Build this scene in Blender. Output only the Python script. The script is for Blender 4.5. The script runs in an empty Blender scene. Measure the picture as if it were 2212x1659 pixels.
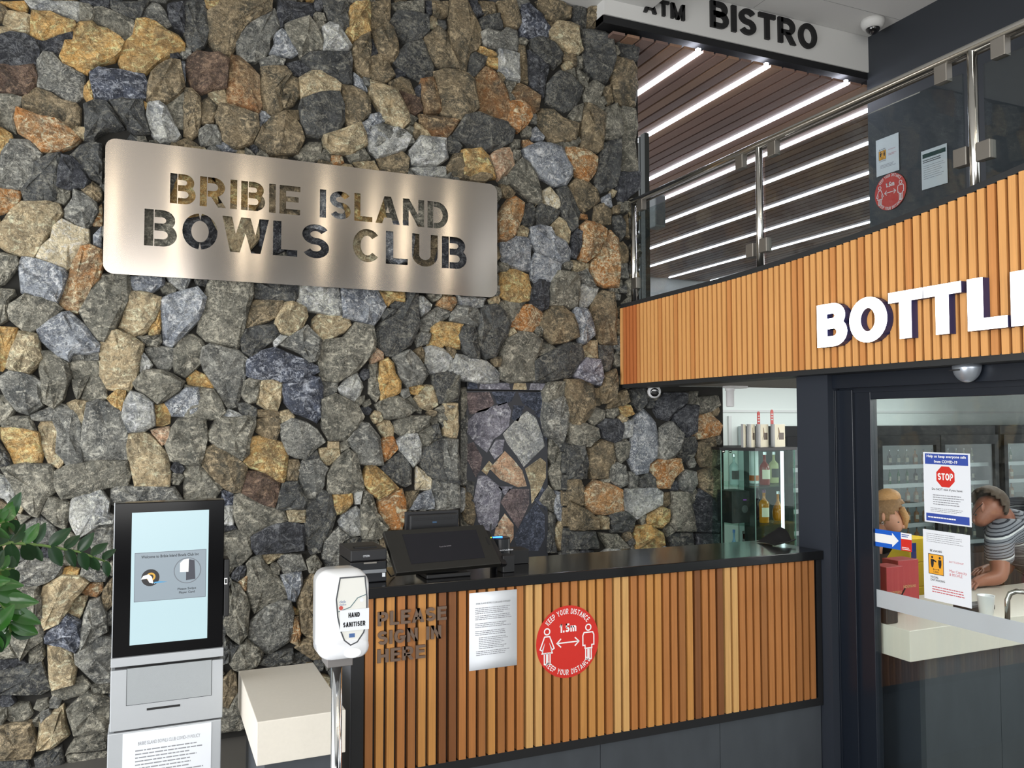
import bpy, bmesh, math, random
from mathutils import Vector, Matrix
sc = bpy.context.scene
COL = sc.collection
R = random.Random(11)
EYE = 1.85
# ------------------------------------------------------------------ camera, world, lights, exposure
FPX, YAW, PITCH, ROLL = 1800.0, 0.410187395, 0.0446110365, -0.00123135853
_f = Vector((math.sin(YAW)*math.cos(PITCH), math.cos(YAW)*math.cos(PITCH), math.sin(PITCH)))
_r0 = Vector((math.cos(YAW), -math.sin(YAW), 0)); _u0 = _r0.cross(_f)
_r = _r0*math.cos(ROLL) + _u0*math.sin(ROLL); _u = _u0*math.cos(ROLL) - _r0*math.sin(ROLL)
cam = bpy.data.cameras.new('camera'); camo = bpy.data.objects.new('camera', cam); COL.objects.link(camo)
cam.sensor_fit = 'HORIZONTAL'; cam.sensor_width = 36.0; cam.lens = 36.0*FPX/2212; cam.clip_start = 0.05
camo.matrix_world = Matrix(((_r.x, _u.x, -_f.x, 0), (_r.y, _u.y, -_f.y, 0), (_r.z, _u.z, -_f.z, EYE), (0, 0, 0, 1)))
sc.camera = camo
sc.view_settings.view_transform = 'Standard'; sc.view_settings.look = 'None'
sc.view_settings.gamma = 1.0; sc.view_settings.use_curve_mapping = False
sc.view_settings.exposure = 0.26
w = bpy.data.worlds.new('daylight'); sc.world = w; w.use_nodes = True
bg = w.node_tree.nodes['Background']; bg.inputs[0].default_value = (0.93, 0.97, 1.0, 1); bg.inputs[1].default_value = 1.5

def area(name, loc, target, sx, sy, power, col=(1, 1, 1)):
    l = bpy.data.lights.new(name, 'AREA'); l.shape = 'RECTANGLE'; l.size = sx; l.size_y = sy; l.energy = power; l.color = col
    o = bpy.data.objects.new(name, l); COL.objects.link(o); o.location = loc
    d = Vector(target) - Vector(loc); o.rotation_euler = d.to_track_quat('-Z', 'Y').to_euler()
    return o
area('window_daylight', (-1.6, -3.6, 2.4), (1.0, 5.0, 1.6), 4.5, 3.4, 210, (1.0, 0.98, 0.95))
area('side_window_daylight', (-4.0, 2.6, 1.3), (1.5, 5.0, 1.6), 3.2, 2.2, 190, (1.0, 1.0, 1.0))
area('shop_ceiling_panel', (5.4, 4.2, 2.22), (4.5, 4.9, 0.9), 1.0, 1.4, 34, (1.0, 0.99, 0.96))
area('shop_ceiling_panel_front', (4.4, 2.2, 2.10), (4.3, 2.6, 0), 1.2, 1.0, 22, (1.0, 0.99, 0.96))
area('fridge_lighting', (6.5, 6.3, 2.1), (6.5, 7.0, 1.0), 3.5, 0.5, 14, (0.92, 1.0, 1.0))

# ------------------------------------------------------------------ helpers
def ray(x, y): return _f*FPX + _r*(x - 1106) + _u*(829.5 - y)
def pt(x, y, ax, d):
    """world point seen at photo pixel (x, y) that lies on the plane axis ax = d"""
    v = ray(x, y)
    k = (d - EYE if ax == 2 else d)/v[ax]
    p = v*k; return Vector((p.x, p.y, p.z + EYE))
def lin(c):
    return tuple(((v/255)/12.92 if v/255 <= 0.04045 else ((v/255 + 0.055)/1.055)**2.4) for v in c) + (1,)
MATS = {}
def mat(name, col, rough=0.5, metal=0.0, emit=None, es=1.0, bump=0.0, bscale=60, var=0.0, coat=0.0, spec=0.5, stretch=None, aniso=0):
    if name in MATS: return MATS[name]
    m = bpy.data.materials.new(name); m.use_nodes = True; nt = m.node_tree; b = nt.nodes['Principled BSDF']
    b.inputs['Base Color'].default_value = lin(col); b.inputs['Roughness'].default_value = rough; b.inputs['Metallic'].default_value = metal
    b.inputs['Coat Weight'].default_value = coat; b.inputs['Coat Roughness'].default_value = 0.08; b.inputs['Specular IOR Level'].default_value = spec
    if emit: b.inputs['Emission Color'].default_value = lin(emit); b.inputs['Emission Strength'].default_value = es
    if bump or var or stretch:
        g = nt.nodes.new('ShaderNodeNewGeometry'); mp = nt.nodes.new('ShaderNodeMapping'); nt.links.new(g.outputs['Position'], mp.inputs[0])
        if stretch: mp.inputs['Scale'].default_value = stretch
        n = nt.nodes.new('ShaderNodeTexNoise'); n.inputs['Scale'].default_value = bscale; n.inputs['Detail'].default_value = 6; nt.links.new(mp.outputs[0], n.inputs[0])
        if bump:
            bp = nt.nodes.new('ShaderNodeBump'); bp.inputs['Strength'].default_value = bump; bp.inputs['Distance'].default_value = 0.004
            nt.links.new(n.outputs[0], bp.inputs['Height']); nt.links.new(bp.outputs[0], b.inputs['Normal'])
        if var:
            mx = nt.nodes.new('ShaderNodeMix'); mx.data_type = 'RGBA'; nt.links.new(n.outputs[0], mx.inputs[0])
            c = lin(col); mx.inputs[6].default_value = tuple(v*(1 - var) for v in c[:3]) + (1,); mx.inputs[7].default_value = tuple(min(1, v*(1 + var)) for v in c[:3]) + (1,)
            nt.links.new(mx.outputs[2], b.inputs['Base Color'])
    if aniso:
        b.inputs['Anisotropic'].default_value = aniso; cx = m.node_tree.nodes.new('ShaderNodeCombineXYZ'); cx.inputs[2].default_value = 1.0; m.node_tree.links.new(cx.outputs[0], b.inputs['Tangent'])
    MATS[name] = m; return m
def glass(name, tint=(247, 251, 250), rough=0.0, refl=1.0):
    if name in MATS: return MATS[name]
    m = bpy.data.materials.new(name); m.use_nodes = True; nt = m.node_tree; nt.nodes.clear()
    o = nt.nodes.new('ShaderNodeOutputMaterial'); mx = nt.nodes.new('ShaderNodeMixShader'); t = nt.nodes.new('ShaderNodeBsdfTransparent'); g = nt.nodes.new('ShaderNodeBsdfGlossy'); f = nt.nodes.new('ShaderNodeLayerWeight'); f.inputs[0].default_value = 0.5; pw = nt.nodes.new('ShaderNodeMath'); pw.operation = 'POWER'; pw.inputs[1].default_value = 4.0; ml = nt.nodes.new('ShaderNodeMath'); ml.operation = 'MULTIPLY_ADD'; ml.inputs[1].default_value = 0.9; ml.inputs[2].default_value = 0.045
    nt.links.new(f.outputs['Facing'], pw.inputs[0]); nt.links.new(pw.outputs[0], ml.inputs[0])
    t.inputs[0].default_value = lin(tint); g.inputs['Roughness'].default_value = rough
    mm = nt.nodes.new('ShaderNodeMath'); mm.operation = 'MULTIPLY'; mm.inputs[1].default_value = refl
    nt.links.new(ml.outputs[0], mm.inputs[0]); nt.links.new(mm.outputs[0], mx.inputs[0]); nt.links.new(t.outputs[0], mx.inputs[1]); nt.links.new(g.outputs[0], mx.inputs[2]); nt.links.new(mx.outputs[0], o.inputs[0])
    MATS[name] = m; return m
def stone_mat(name, c1, c2, c3, accent=None):
    c1, c2, c3, accent = [None if c is None else tuple(min(250, v*f) for v in c) for c, f in ((c1, 1.16), (c2, 1.08), (c3, 1.2), (accent, 1.1))]
    m = bpy.data.materials.new(name); m.use_nodes = True; nt = m.node_tree; N = nt.nodes; Lk = nt.links; b = N['Principled BSDF']
    g = N.new('ShaderNodeNewGeometry'); oi = N.new('ShaderNodeObjectInfo'); mu = N.new('ShaderNodeVectorMath'); mu.operation = 'MULTIPLY_ADD'
    cv = N.new('ShaderNodeCombineXYZ')
    for i, k in enumerate((31.0, 17.0, 53.0)):
        q = N.new('ShaderNodeMath'); q.operation = 'MULTIPLY'; q.inputs[1].default_value = k; Lk.new(oi.outputs['Random'], q.inputs[0]); Lk.new(q.outputs[0], cv.inputs[i])
    mu.inputs[1].default_value = (1, 1, 1); Lk.new(g.outputs['Position'], mu.inputs[0]); Lk.new(cv.outputs[0], mu.inputs[2])
    def noise(s, d, dist, st=(1, 1, 1)):
        mp = N.new('ShaderNodeMapping'); mp.inputs['Scale'].default_value = st; Lk.new(mu.outputs[0], mp.inputs[0])
        n = N.new('ShaderNodeTexNoise'); n.inputs['Scale'].default_value = s; n.inputs['Detail'].default_value = d; n.inputs['Distortion'].default_value = dist; n.inputs['Roughness'].default_value = 0.62; Lk.new(mp.outputs[0], n.inputs[0]); return n
    def mix(fac, a, bcol):
        x = N.new('ShaderNodeMix'); x.data_type = 'RGBA'; Lk.new(fac, x.inputs[0])
        for i, v in ((6, a), (7, bcol)):
            if isinstance(v, tuple): x.inputs[i].default_value = v
            else: Lk.new(v, x.inputs[i])
        return x.outputs[2]
    def rng(src, a, bb):
        r_ = N.new('ShaderNodeMapRange'); r_.inputs[1].default_value = a; r_.inputs[2].default_value = bb; Lk.new(src, r_.inputs[0]); return r_.outputs[0]
    n1 = noise(7, 7, 0.8); c = mix(rng(n1.outputs[0], 0.38, 0.62), lin(c2), lin(c1))
    if accent:
        n4 = noise(4.5, 5, 0.6); c = mix(rng(n4.outputs[0], 0.44, 0.6), c, lin(accent))
    n2 = noise(13, 8, 2.2); ab = N.new('ShaderNodeMath'); ab.operation = 'SUBTRACT'; ab.inputs[1].default_value = 0.5; Lk.new(n2.outputs[0], ab.inputs[0])
    a2 = N.new('ShaderNodeMath'); a2.operation = 'ABSOLUTE'; Lk.new(ab.outputs[0], a2.inputs[0]); v = rng(a2.outputs[0], 0.035, 0.0)
    n3 = noise(5, 3, 0); vm = N.new('ShaderNodeMath'); vm.operation = 'MULTIPLY'; Lk.new(v, vm.inputs[0]); Lk.new(rng(n3.outputs[0], 0.4, 0.65), vm.inputs[1])
    c = mix(vm.outputs[0], c, lin(c3))
    cr_ = noise(16, 12, 1.2, (1, 1, 1.5)); cr2 = N.new('ShaderNodeMath'); cr2.operation = 'MULTIPLY'; cr2.inputs[1].default_value = 0.7; Lk.new(rng(cr_.outputs[0], 0.53, 0.66), cr2.inputs[0]); c = mix(cr2.outputs[0], c, lin(tuple(min(255, q*1.12) for q in c3)))
    ck = noise(9, 9, 1.0); ck2 = N.new('ShaderNodeMath'); ck2.operation = 'MULTIPLY'; ck2.inputs[1].default_value = 0.6; Lk.new(rng(ck.outputs[0], 0.47, 0.33), ck2.inputs[0]); c = mix(ck2.outputs[0], c, lin(tuple(q*0.62 for q in c2)))
    sp = noise(60, 6, 1.0); c = mix(rng(sp.outputs[0], 0.55, 0.72), c, lin(c3))
    dk = noise(38, 5, 1.5); dm = N.new('ShaderNodeMath'); dm.operation = 'MULTIPLY'; dm.inputs[1].default_value = 0.55; Lk.new(rng(dk.outputs[0], 0.5, 0.36), dm.inputs[0])
    c = mix(dm.outputs[0], c, lin(tuple(q*0.5 for q in c2)))
    Lk.new(c, b.inputs['Base Color']); b.inputs['Roughness'].default_value = 0.62; b.inputs['Specular IOR Level'].default_value = 0.45
    ad = N.new('ShaderNodeMath'); ad.operation = 'ADD'; n5 = noise(11, 10, 0.5, (1.0, 1.0, 1.8)); h2 = N.new('ShaderNodeMath'); h2.operation = 'MULTIPLY'; h2.inputs[1].default_value = 0.45
    n6 = noise(34, 9, 2.0); Lk.new(n6.outputs[0], h2.inputs[0]); Lk.new(n5.outputs[0], ad.inputs[0]); Lk.new(h2.outputs[0], ad.inputs[1])
    bp = N.new('ShaderNodeBump'); bp.inputs['Strength'].default_value = 1.0; bp.inputs['Distance'].default_value = 0.045; Lk.new(ad.outputs[0], bp.inputs['Height']); Lk.new(bp.outputs[0], b.inputs['Normal'])
    MATS[name] = m; return m
def wood(name, col, dark=0.72):
    if name in MATS: return MATS[name]
    m = bpy.data.materials.new(name); m.use_nodes = True; nt = m.node_tree; N = nt.nodes; Lk = nt.links; b = N['Principled BSDF']
    g = N.new('ShaderNodeNewGeometry'); mp = N.new('ShaderNodeMapping'); mp.inputs['Scale'].default_value = (60, 60, 2.2); Lk.new(g.outputs['Position'], mp.inputs[0])
    n = N.new('ShaderNodeTexNoise'); n.inputs['Scale'].default_value = 1.6; n.inputs['Detail'].default_value = 7; n.inputs['Distortion'].default_value = 0.6; Lk.new(mp.outputs[0], n.inputs[0])
    x = N.new('ShaderNodeMix'); x.data_type = 'RGBA'; Lk.new(n.outputs[0], x.inputs[0]); c = lin(col)
    x.inputs[6].default_value = tuple(v*dark for v in c[:3]) + (1,); x.inputs[7].default_value = tuple(min(1, v*1.22) for v in c[:3]) + (1,)
    Lk.new(x.outputs[2], b.inputs['Base Color']); b.inputs['Roughness'].default_value = 0.42; b.inputs['Specular IOR Level'].default_value = 0.4
    MATS[name] = m; return m

class Fr:
    """a flat frame: origin, right, up, and the side that faces the viewer"""
    def __init__(s, O, u, v): s.O = Vector(O); s.u = Vector(u).normalized(); s.v = Vector(v).normalized(); s.n = s.u.cross(s.v).normalized()
    def P(s, a, b, c=0.0): return s.O + s.u*a + s.v*b + s.n*c
def FY(Y, X=0.0, Z=0.0): return Fr((X, Y, Z), (1, 0, 0), (0, 0, 1))        # faces -Y (towards the camera); a = X, b = Z
def FX(X, Y=0.0, Z=0.0): return Fr((X, Y, Z), (0, -1, 0), (0, 0, 1))       # faces -X; a = -Y, b = Z

WL = {}
class MB:
    def __init__(s): s.v = []; s.f = []; s.mi = []; s.cur = 0
    def quad(s, *p):
        i = len(s.v); s.v += [tuple(q) for q in p]; s.f.append(tuple(range(i, i + len(p)))); s.mi.append(s.cur); return s
    def face(s, idx): s.f.append(tuple(idx)); s.mi.append(s.cur)
    def box(s, x0, x1, y0, y1, z0, z1):
        return s.fbox(Fr((0, 0, 0), (1, 0, 0), (0, 0, 1)), x0, x1, z0, z1, -y1, -y0)
    def fbox(s, F, a0, a1, b0, b1, c0, c1):
        i = len(s.v)
        for c in (c0, c1):
            for a, b in ((a0, b0), (a1, b0), (a1, b1), (a0, b1)): s.v.append(tuple(F.P(a, b, c)))
        for q in ((3, 2, 1, 0), (4, 5, 6, 7), (0, 1, 5, 4), (1, 2, 6, 5), (2, 3, 7, 6), (3, 0, 4, 7)): s.face([i + k for k in q])
        return s
    def hexa(s, front, back):
        i = len(s.v); s.v += [tuple(p) for p in back] + [tuple(p) for p in front]
        for q in ((3, 2, 1, 0), (4, 5, 6, 7), (0, 1, 5, 4), (1, 2, 6, 5), (2, 3, 7, 6), (3, 0, 4, 7)): s.face([i + k for k in q])
        return s
    def prism(s, F, poly, c0, c1):
        i = len(s.v); n = len(poly)
        for c in (c0, c1):
            for a, b in poly: s.v.append(tuple(F.P(a, b, c)))
        s.face([i + k for k in reversed(range(n))]); s.face([i + n + k for k in range(n)])
        for k in range(n): s.face((i + k, i + (k + 1) % n, i + n + (k + 1) % n, i + n + k))
        return s
    def strip(s, F, L, Rr, c0, c1, closed=False):
        i = len(s.v); n = len(L)
        for k in range(n):
            for (a, b), c in ((L[k], c0), (Rr[k], c0), (Rr[k], c1), (L[k], c1)): s.v.append(tuple(F.P(a, b, c)))
        for k in range(n if closed else n - 1):
            p = i + 4*k; q = i + 4*((k + 1) % n)
            for e in range(4): s.face((p + e, q + e, q + (e + 1) % 4, p + (e + 1) % 4))
        if not closed: s.face((i, i + 1, i + 2, i + 3)); q = i + 4*(n - 1); s.face((q + 3, q + 2, q + 1, q))
        return s
    def tube(s, pts, r, n=10, caps=True, flat=1.0):
        pts = [Vector(p) for p in pts]; m = len(pts); rr = r if isinstance(r, (list, tuple)) else [r]*m; i0 = len(s.v); pu = None
        for k in range(m):
            d = (pts[min(k + 1, m - 1)] - pts[max(k - 1, 0)]).normalized()
            if pu is None:
                a = Vector((0, 0, 1)) if abs(d.z) < 0.9 else Vector((1, 0, 0)); pu = d.cross(a).normalized()
            pu = (pu - d*pu.dot(d)).normalized(); pv = d.cross(pu)
            for j in range(n):
                t = 2*math.pi*j/n; s.v.append(tuple(pts[k] + pu*(rr[k]*math.cos(t)) + pv*(rr[k]*flat*math.sin(t))))
        for k in range(m - 1):
            for j in range(n): a = i0 + k*n + j; b = i0 + k*n + (j + 1) % n; s.face((a, b, b + n, a + n))
        if caps: s.face([i0 + j for j in reversed(range(n))]); s.face([i0 + (m - 1)*n + j for j in range(n)])
        return s
    def lathe(s, c, prof, n=20, axis=(0, 0, 1), sx=1.0, sy=1.0):
        c = Vector(c); ax = Vector(axis).normalized(); a = Vector((1, 0, 0)) if abs(ax.x) < 0.9 else Vector((0, 1, 0)); u = ax.cross(a).normalized(); v = ax.cross(u); i0 = len(s.v)
        for (r, h) in prof:
            for j in range(n): t = 2*math.pi*j/n; s.v.append(tuple(c + ax*h + u*(r*sx*math.cos(t)) + v*(r*sy*math.sin(t))))
        for k in range(len(prof) - 1):
            for j in range(n): a_ = i0 + k*n + j; b_ = i0 + k*n + (j + 1) % n; s.face((a_, b_, b_ + n, a_ + n))
        s.face([i0 + j for j in reversed(range(n))]); s.face([i0 + (len(prof) - 1)*n + j for j in range(n)])
        return s
    def ball(s, c, r, n=16, m=10, sc_=(1, 1, 1)):
        c = Vector(c); i0 = len(s.v)
        for k in range(1, m):
            ph = math.pi*k/m
            for j in range(n): t = 2*math.pi*j/n; s.v.append((c.x + r*sc_[0]*math.sin(ph)*math.cos(t), c.y + r*sc_[1]*math.sin(ph)*math.sin(t), c.z + r*sc_[2]*math.cos(ph)))
        tp = len(s.v); s.v.append((c.x, c.y, c.z + r*sc_[2])); s.v.append((c.x, c.y, c.z - r*sc_[2]))
        for k in range(m - 2):
            for j in range(n): a = i0 + k*n + j; b = i0 + k*n + (j + 1) % n; s.face((a, a + n, b + n, b))
        for j in range(n): s.face((tp, i0 + j, i0 + (j + 1) % n)); q = i0 + (m - 2)*n; s.face((tp + 1, q + (j + 1) % n, q + j))
        return s
    def mesh(s, name, mats, smooth=False, fix=True):
        me = bpy.data.meshes.new(name); me.from_pydata(s.v, [], s.f); mats = mats if isinstance(mats, (list, tuple)) else [mats]
        for m in mats: me.materials.append(m)
        for p, k in zip(me.polygons, s.mi): p.material_index = k; p.use_smooth = smooth
        if fix:
            bm = bmesh.new(); bm.from_mesh(me); bmesh.ops.recalc_face_normals(bm, faces=bm.faces); bm.to_mesh(me); bm.free()
        return me
    def build(s, name, mats, parent=None, smooth=False, bevel=0, fix=True, **props):
        return link(name, s.mesh(name, mats, smooth, fix), parent, bevel, **props)
def link(name, me, parent=None, bevel=0, loc=None, **props):
    o = bpy.data.objects.new(name, me); COL.objects.link(o)
    if loc is not None: o.location = loc
    if parent is not None:
        o.parent = parent; o.matrix_parent_inverse = Matrix.Translation(-Vector(WL.get(parent.name, (0, 0, 0))))
    WL[o.name] = tuple(loc) if loc is not None else (0, 0, 0)
    if bevel:
        b = o.modifiers.new('bevel', 'BEVEL'); b.width = bevel; b.segments = 2; b.limit_method = 'ANGLE'
    for k, v in props.items(): o[k] = v
    return o
def thing(name, label, cat, loc, group=None, **pr):
    o = bpy.data.objects.new(name, None); COL.objects.link(o); o.location = loc; o.empty_display_size = 0.1; WL[o.name] = tuple(loc)
    o['label'] = label; o['category'] = cat
    if group: o['group'] = group
    for k, v in pr.items(): o[k] = v
    return o
def tag(o, label, cat, group=None):
    o['label'] = label; o['category'] = cat
    if group: o['group'] = group
    return o
def flat(F, a0, b0, w_, h_, s_, name, m, parent, c=0.0006, off=0.0, size_only=False):
    """printed lettering in the default face, laid flat on a frame and fitted to w_ x h_"""
    cu = bpy.data.curves.new('t', 'FONT'); cu.body = s_; cu.offset = off; cu.resolution_u = 2
    o = bpy.data.objects.new('t', cu); COL.objects.link(o); bpy.context.view_layer.update()
    me0 = bpy.data.meshes.new_from_object(o.evaluated_get(bpy.context.evaluated_depsgraph_get()))
    xs = [v.co.x for v in me0.vertices]; ys = [v.co.y for v in me0.vertices]; x0, x1, y0, y1 = min(xs), max(xs), min(ys), max(ys)
    for v in me0.vertices: v.co = F.P(a0 + (v.co.x - x0)/(x1 - x0)*w_, b0 + (v.co.y - y0)/(y1 - y0)*h_, c)
    bpy.data.objects.remove(o); me0.materials.clear(); me0.materials.append(m); me0.name = name
    return link(name, me0, parent)
def lines(F, a0, b1, w_, rows, pitch, th, name, m, parent, c=0.0006, seed=1, ragged=0.25):
    r = random.Random(seed); b_ = MB()
    for k in range(rows):
        b = b1 - k*pitch; a = a0; end = a0 + w_*(1 - ragged*r.random())
        while a < end:
            e = min(end, a + w_*r.uniform(0.03, 0.12)); b_.quad(F.P(a, b - th, c), F.P(e, b - th, c), F.P(e, b, c), F.P(a, b, c)); a = e + w_*0.012
    return b_.build(name, m, parent, fix=False)
def cpy(o, loc, label=None):
    """a copy of a thing with copies of its parts and sub-parts"""
    c = o.copy(); COL.objects.link(c); c.location = loc; WL[c.name] = tuple(loc)
    if label: c['label'] = label
    for p in list(o.children):
        q = p.copy(); COL.objects.link(q); q.parent = c; q.matrix_parent_inverse = p.matrix_parent_inverse.copy()
        for s_ in list(p.children): t = s_.copy(); COL.objects.link(t); t.parent = q; t.matrix_parent_inverse = s_.matrix_parent_inverse.copy()
    return c

# ------------------------------------------------------------------ block lettering
def arc(cx, cy, rx, ry, a0, a1, n=12): return [(cx + rx*math.cos(math.radians(a0 + (a1 - a0)*k/n)), cy + ry*math.sin(math.radians(a0 + (a1 - a0)*k/n))) for k in range(n + 1)]
def glyph(ch, t, gap=0.0):
    W = dict(I=t, M=0.9, W=1.08, O=0.8, C=0.76, G=0.8, A=0.8, N=0.74, L=0.6, E=0.64, F=0.6, T=0.7, S=0.68, Y=0.78, V=0.78, D=0.74, U=0.72, H=0.72, R=0.76, B=0.72, P=0.68, K=0.76, m=0.9).get(ch, 0.62)
    if ch == '1': W = 0.4
    if ch in '.\'': W = t
    if ch == '-': W = 0.4
    w_ = W; q = []; S = []; h = t/2; T = 1 - h; x0 = t + gap if gap else h
    def rc(a0, b0, a1, b1): q.append([(a0, b0), (a1, b0), (a1, b1), (a0, b1)])
    def dg(xa, ya, xb, yb, th=t*1.12): q.append([(xa - th/2, ya), (xa + th/2, ya), (xb + th/2, yb), (xb - th/2, yb)])
    if ch in 'BDEFHKLMNPRI': rc(0, 0, t, 1)
    if ch == 'A': dg(h, 0, w_/2, 1); dg(w_ - h, 0, w_/2, 1); rc(w_*0.24, 0.22, w_*0.76, 0.22 + t*0.9)
    elif ch == 'B':
        m = 0.53; r1 = (T - m)/2; r2 = (m - h)/2; c1 = w_*0.94 - h - r1; c2 = w_ - h - r2
        S.append(([(x0, T)] + arc(c1, T - r1, r1, r1, 90, -90) + [(x0, m)], 0)); S.append(([(x0, m)] + arc(c2, h + r2, r2, r2, 90, -90) + [(x0, h)], 0))
    elif ch == 'C':
        S.append((arc(w_/2, 0.5, w_/2 - h, 0.5 - h, 42, 318, 22), 0))
    elif ch == 'D': S.append(([(x0, T)] + arc(w_*0.42, 0.5, w_*0.58 - h, 0.5 - h, 90, -90, 16) + [(x0, h)], 0))
    elif ch in 'EF':
        rc(t, 1 - t*0.92, w_, 1); rc(t, 0.44, w_*0.92, 0.44 + t*0.9)
        if ch == 'E': rc(t, 0, w_, t*0.92)
    elif ch == 'G': S.append((arc(w_/2, 0.5, w_/2 - h, 0.5 - h, 42, 325, 22) + [(w_ - h, 0.42), (w_*0.52, 0.42)], 0))
    elif ch == 'H': rc(w_ - t, 0, w_, 1); rc(t, 0.5 - h, w_ - t, 0.5 + h)
    elif ch == 'K': dg(t, 0.36, w_ - h, 1, t*1.35); dg(w_ - h, 0, t*1.5, 0.62, t*1.3)
    elif ch == 'L': rc(t, 0, w_, t*0.92)
    elif ch == 'M': rc(w_ - t, 0, w_, 1); dg(w_/2, 0, h, 1); dg(w_/2, 0, w_ - h, 1)
    elif ch == 'N': rc(w_ - t, 0, w_, 1); dg(w_ - h, 0, h, 1, t*1.15)
    elif ch in 'O0':
        if gap: S.append((arc(w_/2, 0.5, w_/2 - h, 0.5 - h, 90 + 3, 270 - 3, 18), 0)); S.append((arc(w_/2, 0.5, w_/2 - h, 0.5 - h, 87, -87, 18), 0))
        else: S.append((arc(w_/2, 0.5, w_/2 - h, 0.5 - h, 0, 360, 32)[:-1], 1))
    elif ch in 'PR':
        m = 0.44; r1 = (T - m)/2; c1 = w_*(1 if ch == 'P' else 0.95) - h - r1
        S.append(([(x0, T)] + arc(c1, T - r1, r1, r1, 90, -90) + [(x0, m)], 0))
        if ch == 'R': dg(w_ - t*0.6, 0, w_*0.5, 0.44, t*1.15)
    elif ch == 'S': r1 = (1 - t)/4; S.append((arc(w_/2, T - r1, w_/2 - h, r1, 25, 270, 16) + arc(w_/2, h + r1, w_/2 - h, r1, 90, -155, 16)[1:], 0))
    elif ch == 'T': rc(0, 1 - t*0.92, w_, 1); rc(w_/2 - h, 0, w_/2 + h, 1 - t*0.9)
    elif ch == 'U': r1 = w_/2 - h; S.append(([(h, 1)] + arc(w_/2, h + r1, r1, r1, 180, 360, 14) + [(w_ - h, 1)], 0))
    elif ch == 'V': dg(w_/2, 0, h, 1); dg(w_/2, 0, w_ - h, 1)
    elif ch == 'W': dg(w_*0.27, 0, h, 1); dg(w_*0.27, 0, w_/2, 1); dg(w_*0.73, 0, w_/2, 1); dg(w_*0.73, 0, w_ - h, 1)
    elif ch == 'Y': rc(w_/2 - h, 0, w_/2 + h, 0.45); dg(w_/2, 0.4, h, 1); dg(w_/2, 0.4, w_ - h, 1)
    elif ch == '1': rc(w_ - t, 0, w_, 1); dg(h, 0.66, w_ - h, 1, t)
    elif ch == '5': r1 = 0.31 - h; rc(t*0.3, 1 - t, w_*0.95, 1); rc(t*0.3, 0.5, t*1.2, 1); S.append(([(t*0.6, 0.56)] + arc(w_*0.45, 0.31, w_*0.55 - h, r1 + 0.0, 90, -150, 16), 0))
    elif ch in '69':
        k = 1 if ch == '6' else -1; o_ = 0 if k == 1 else 1
        S.append(([(x if k == 1 else w_ - x, y if k == 1 else 1 - y) for x, y in arc(w_/2, 0.31, w_/2 - h, 0.31 - h, 0, 360, 20)[:-1]], 1)); S.append(([(x if k == 1 else w_ - x, y if k == 1 else 1 - y) for x, y in [(h, 0.31)] + arc(w_/2 + 0.02, 0.6, w_/2 - h, 0.4 - h, 180, 60, 8)], 0))
    elif ch == '8': S.append((arc(w_/2, 0.29, w_/2 - h, 0.29 - h, 0, 360, 20)[:-1], 1)); S.append((arc(w_/2, 0.75, w_*0.44 - h, 0.25 - h, 0, 360, 20)[:-1], 1))
    elif ch == 'm': rc(0, 0, t, 0.72); S.append(([(w_/2, 0)] + arc(w_/4 + h/2, 0.5, w_/4 - h/2, 0.22 - h, 0, 180, 8), 0)); S.append(([(w_ - h, 0)] + arc(w_*0.75 - h/2, 0.5, w_/4 - h/2, 0.22 - h, 0, 180, 8), 0))
    elif ch == '.': rc(0, 0, t, t)
    elif ch == '\'': rc(0, 0.7, t, 1)
    elif ch == '-': rc(0, 0.5 - h, w_, 0.5 + h)
    return w_, q, S
def offs(pts, t, closed, sx=1.0):
    n = len(pts); L = []; Rr = []
    for k in range(n):
        a = pts[(k - 1) % n] if (closed or k > 0) else None; b = pts[(k + 1) % n] if (closed or k < n - 1) else None; p = pts[k]
        d1 = Vector((p[0] - a[0], p[1] - a[1])).normalized() if a else None; d2 = Vector((b[0] - p[0], b[1] - p[1])).normalized() if b else None
        if d1 is None or d1.length == 0: d1 = d2
        if d2 is None or d2.length == 0: d2 = d1
        nn = Vector((-(d1 + d2).y, (d1 + d2).x)); nn = nn.normalized() if nn.length > 1e-6 else Vector((-d1.y, d1.x)); k_ = max(0.5, nn.dot(Vector((-d1.y, d1.x)))); m = t/2/k_
        L.append((p[0] + nn.x*m, p[1] + nn.y*m)); Rr.append((p[0] - nn.x*m, p[1] - nn.y*m))
    return L, Rr
def glyph_mb(mb, F, ch, a, b, h, xs, t, c0, c1, gap=0.0, rot=None):
    w_, q, S = glyph(ch, t, gap)
    def tr(p):
        x, y = p[0]*h*xs, p[1]*h
        if rot: cx, cy, th = rot; x -= w_*h*xs/2; return (cx + x*math.cos(th) - y*math.sin(th), cy + x*math.sin(th) + y*math.cos(th))
        return (a + x, b + y)
    for poly in q: mb.prism(F, [tr(p) for p in poly], c0, c1)
    for pts, cl in S:
        L, Rr = offs(pts, t, cl); mb.strip(F, [tr(p) for p in L], [tr(p) for p in Rr], c0, c1, bool(cl))
    return w_*h*xs
def word_w(s_, t, sp): return sum((glyph(c, t)[0] if c != ' ' else 0.38) + sp for c in s_) - sp
def word(F, s_, a0, b0, h, width, t, c0, c1, m, parent, name='lettering', sp=0.13, per=None, gap=0.0, shear=0.0):
    xs = width/(h*word_w(s_, t, sp)); a = a0; mb = MB(); out = []
    for ch in s_:
        if ch == ' ': a += (0.38 + sp)*h*xs; continue
        if per: mb = MB()
        wd = glyph_mb(mb, F, ch, a, b0, h, xs, t, c0, c1, gap)
        if per: out.append(mb.build(per, m, parent, fix=True))
        a += wd + sp*h*xs
    if per: return out
    return mb if name is None else mb.build(name, m, parent)

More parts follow.
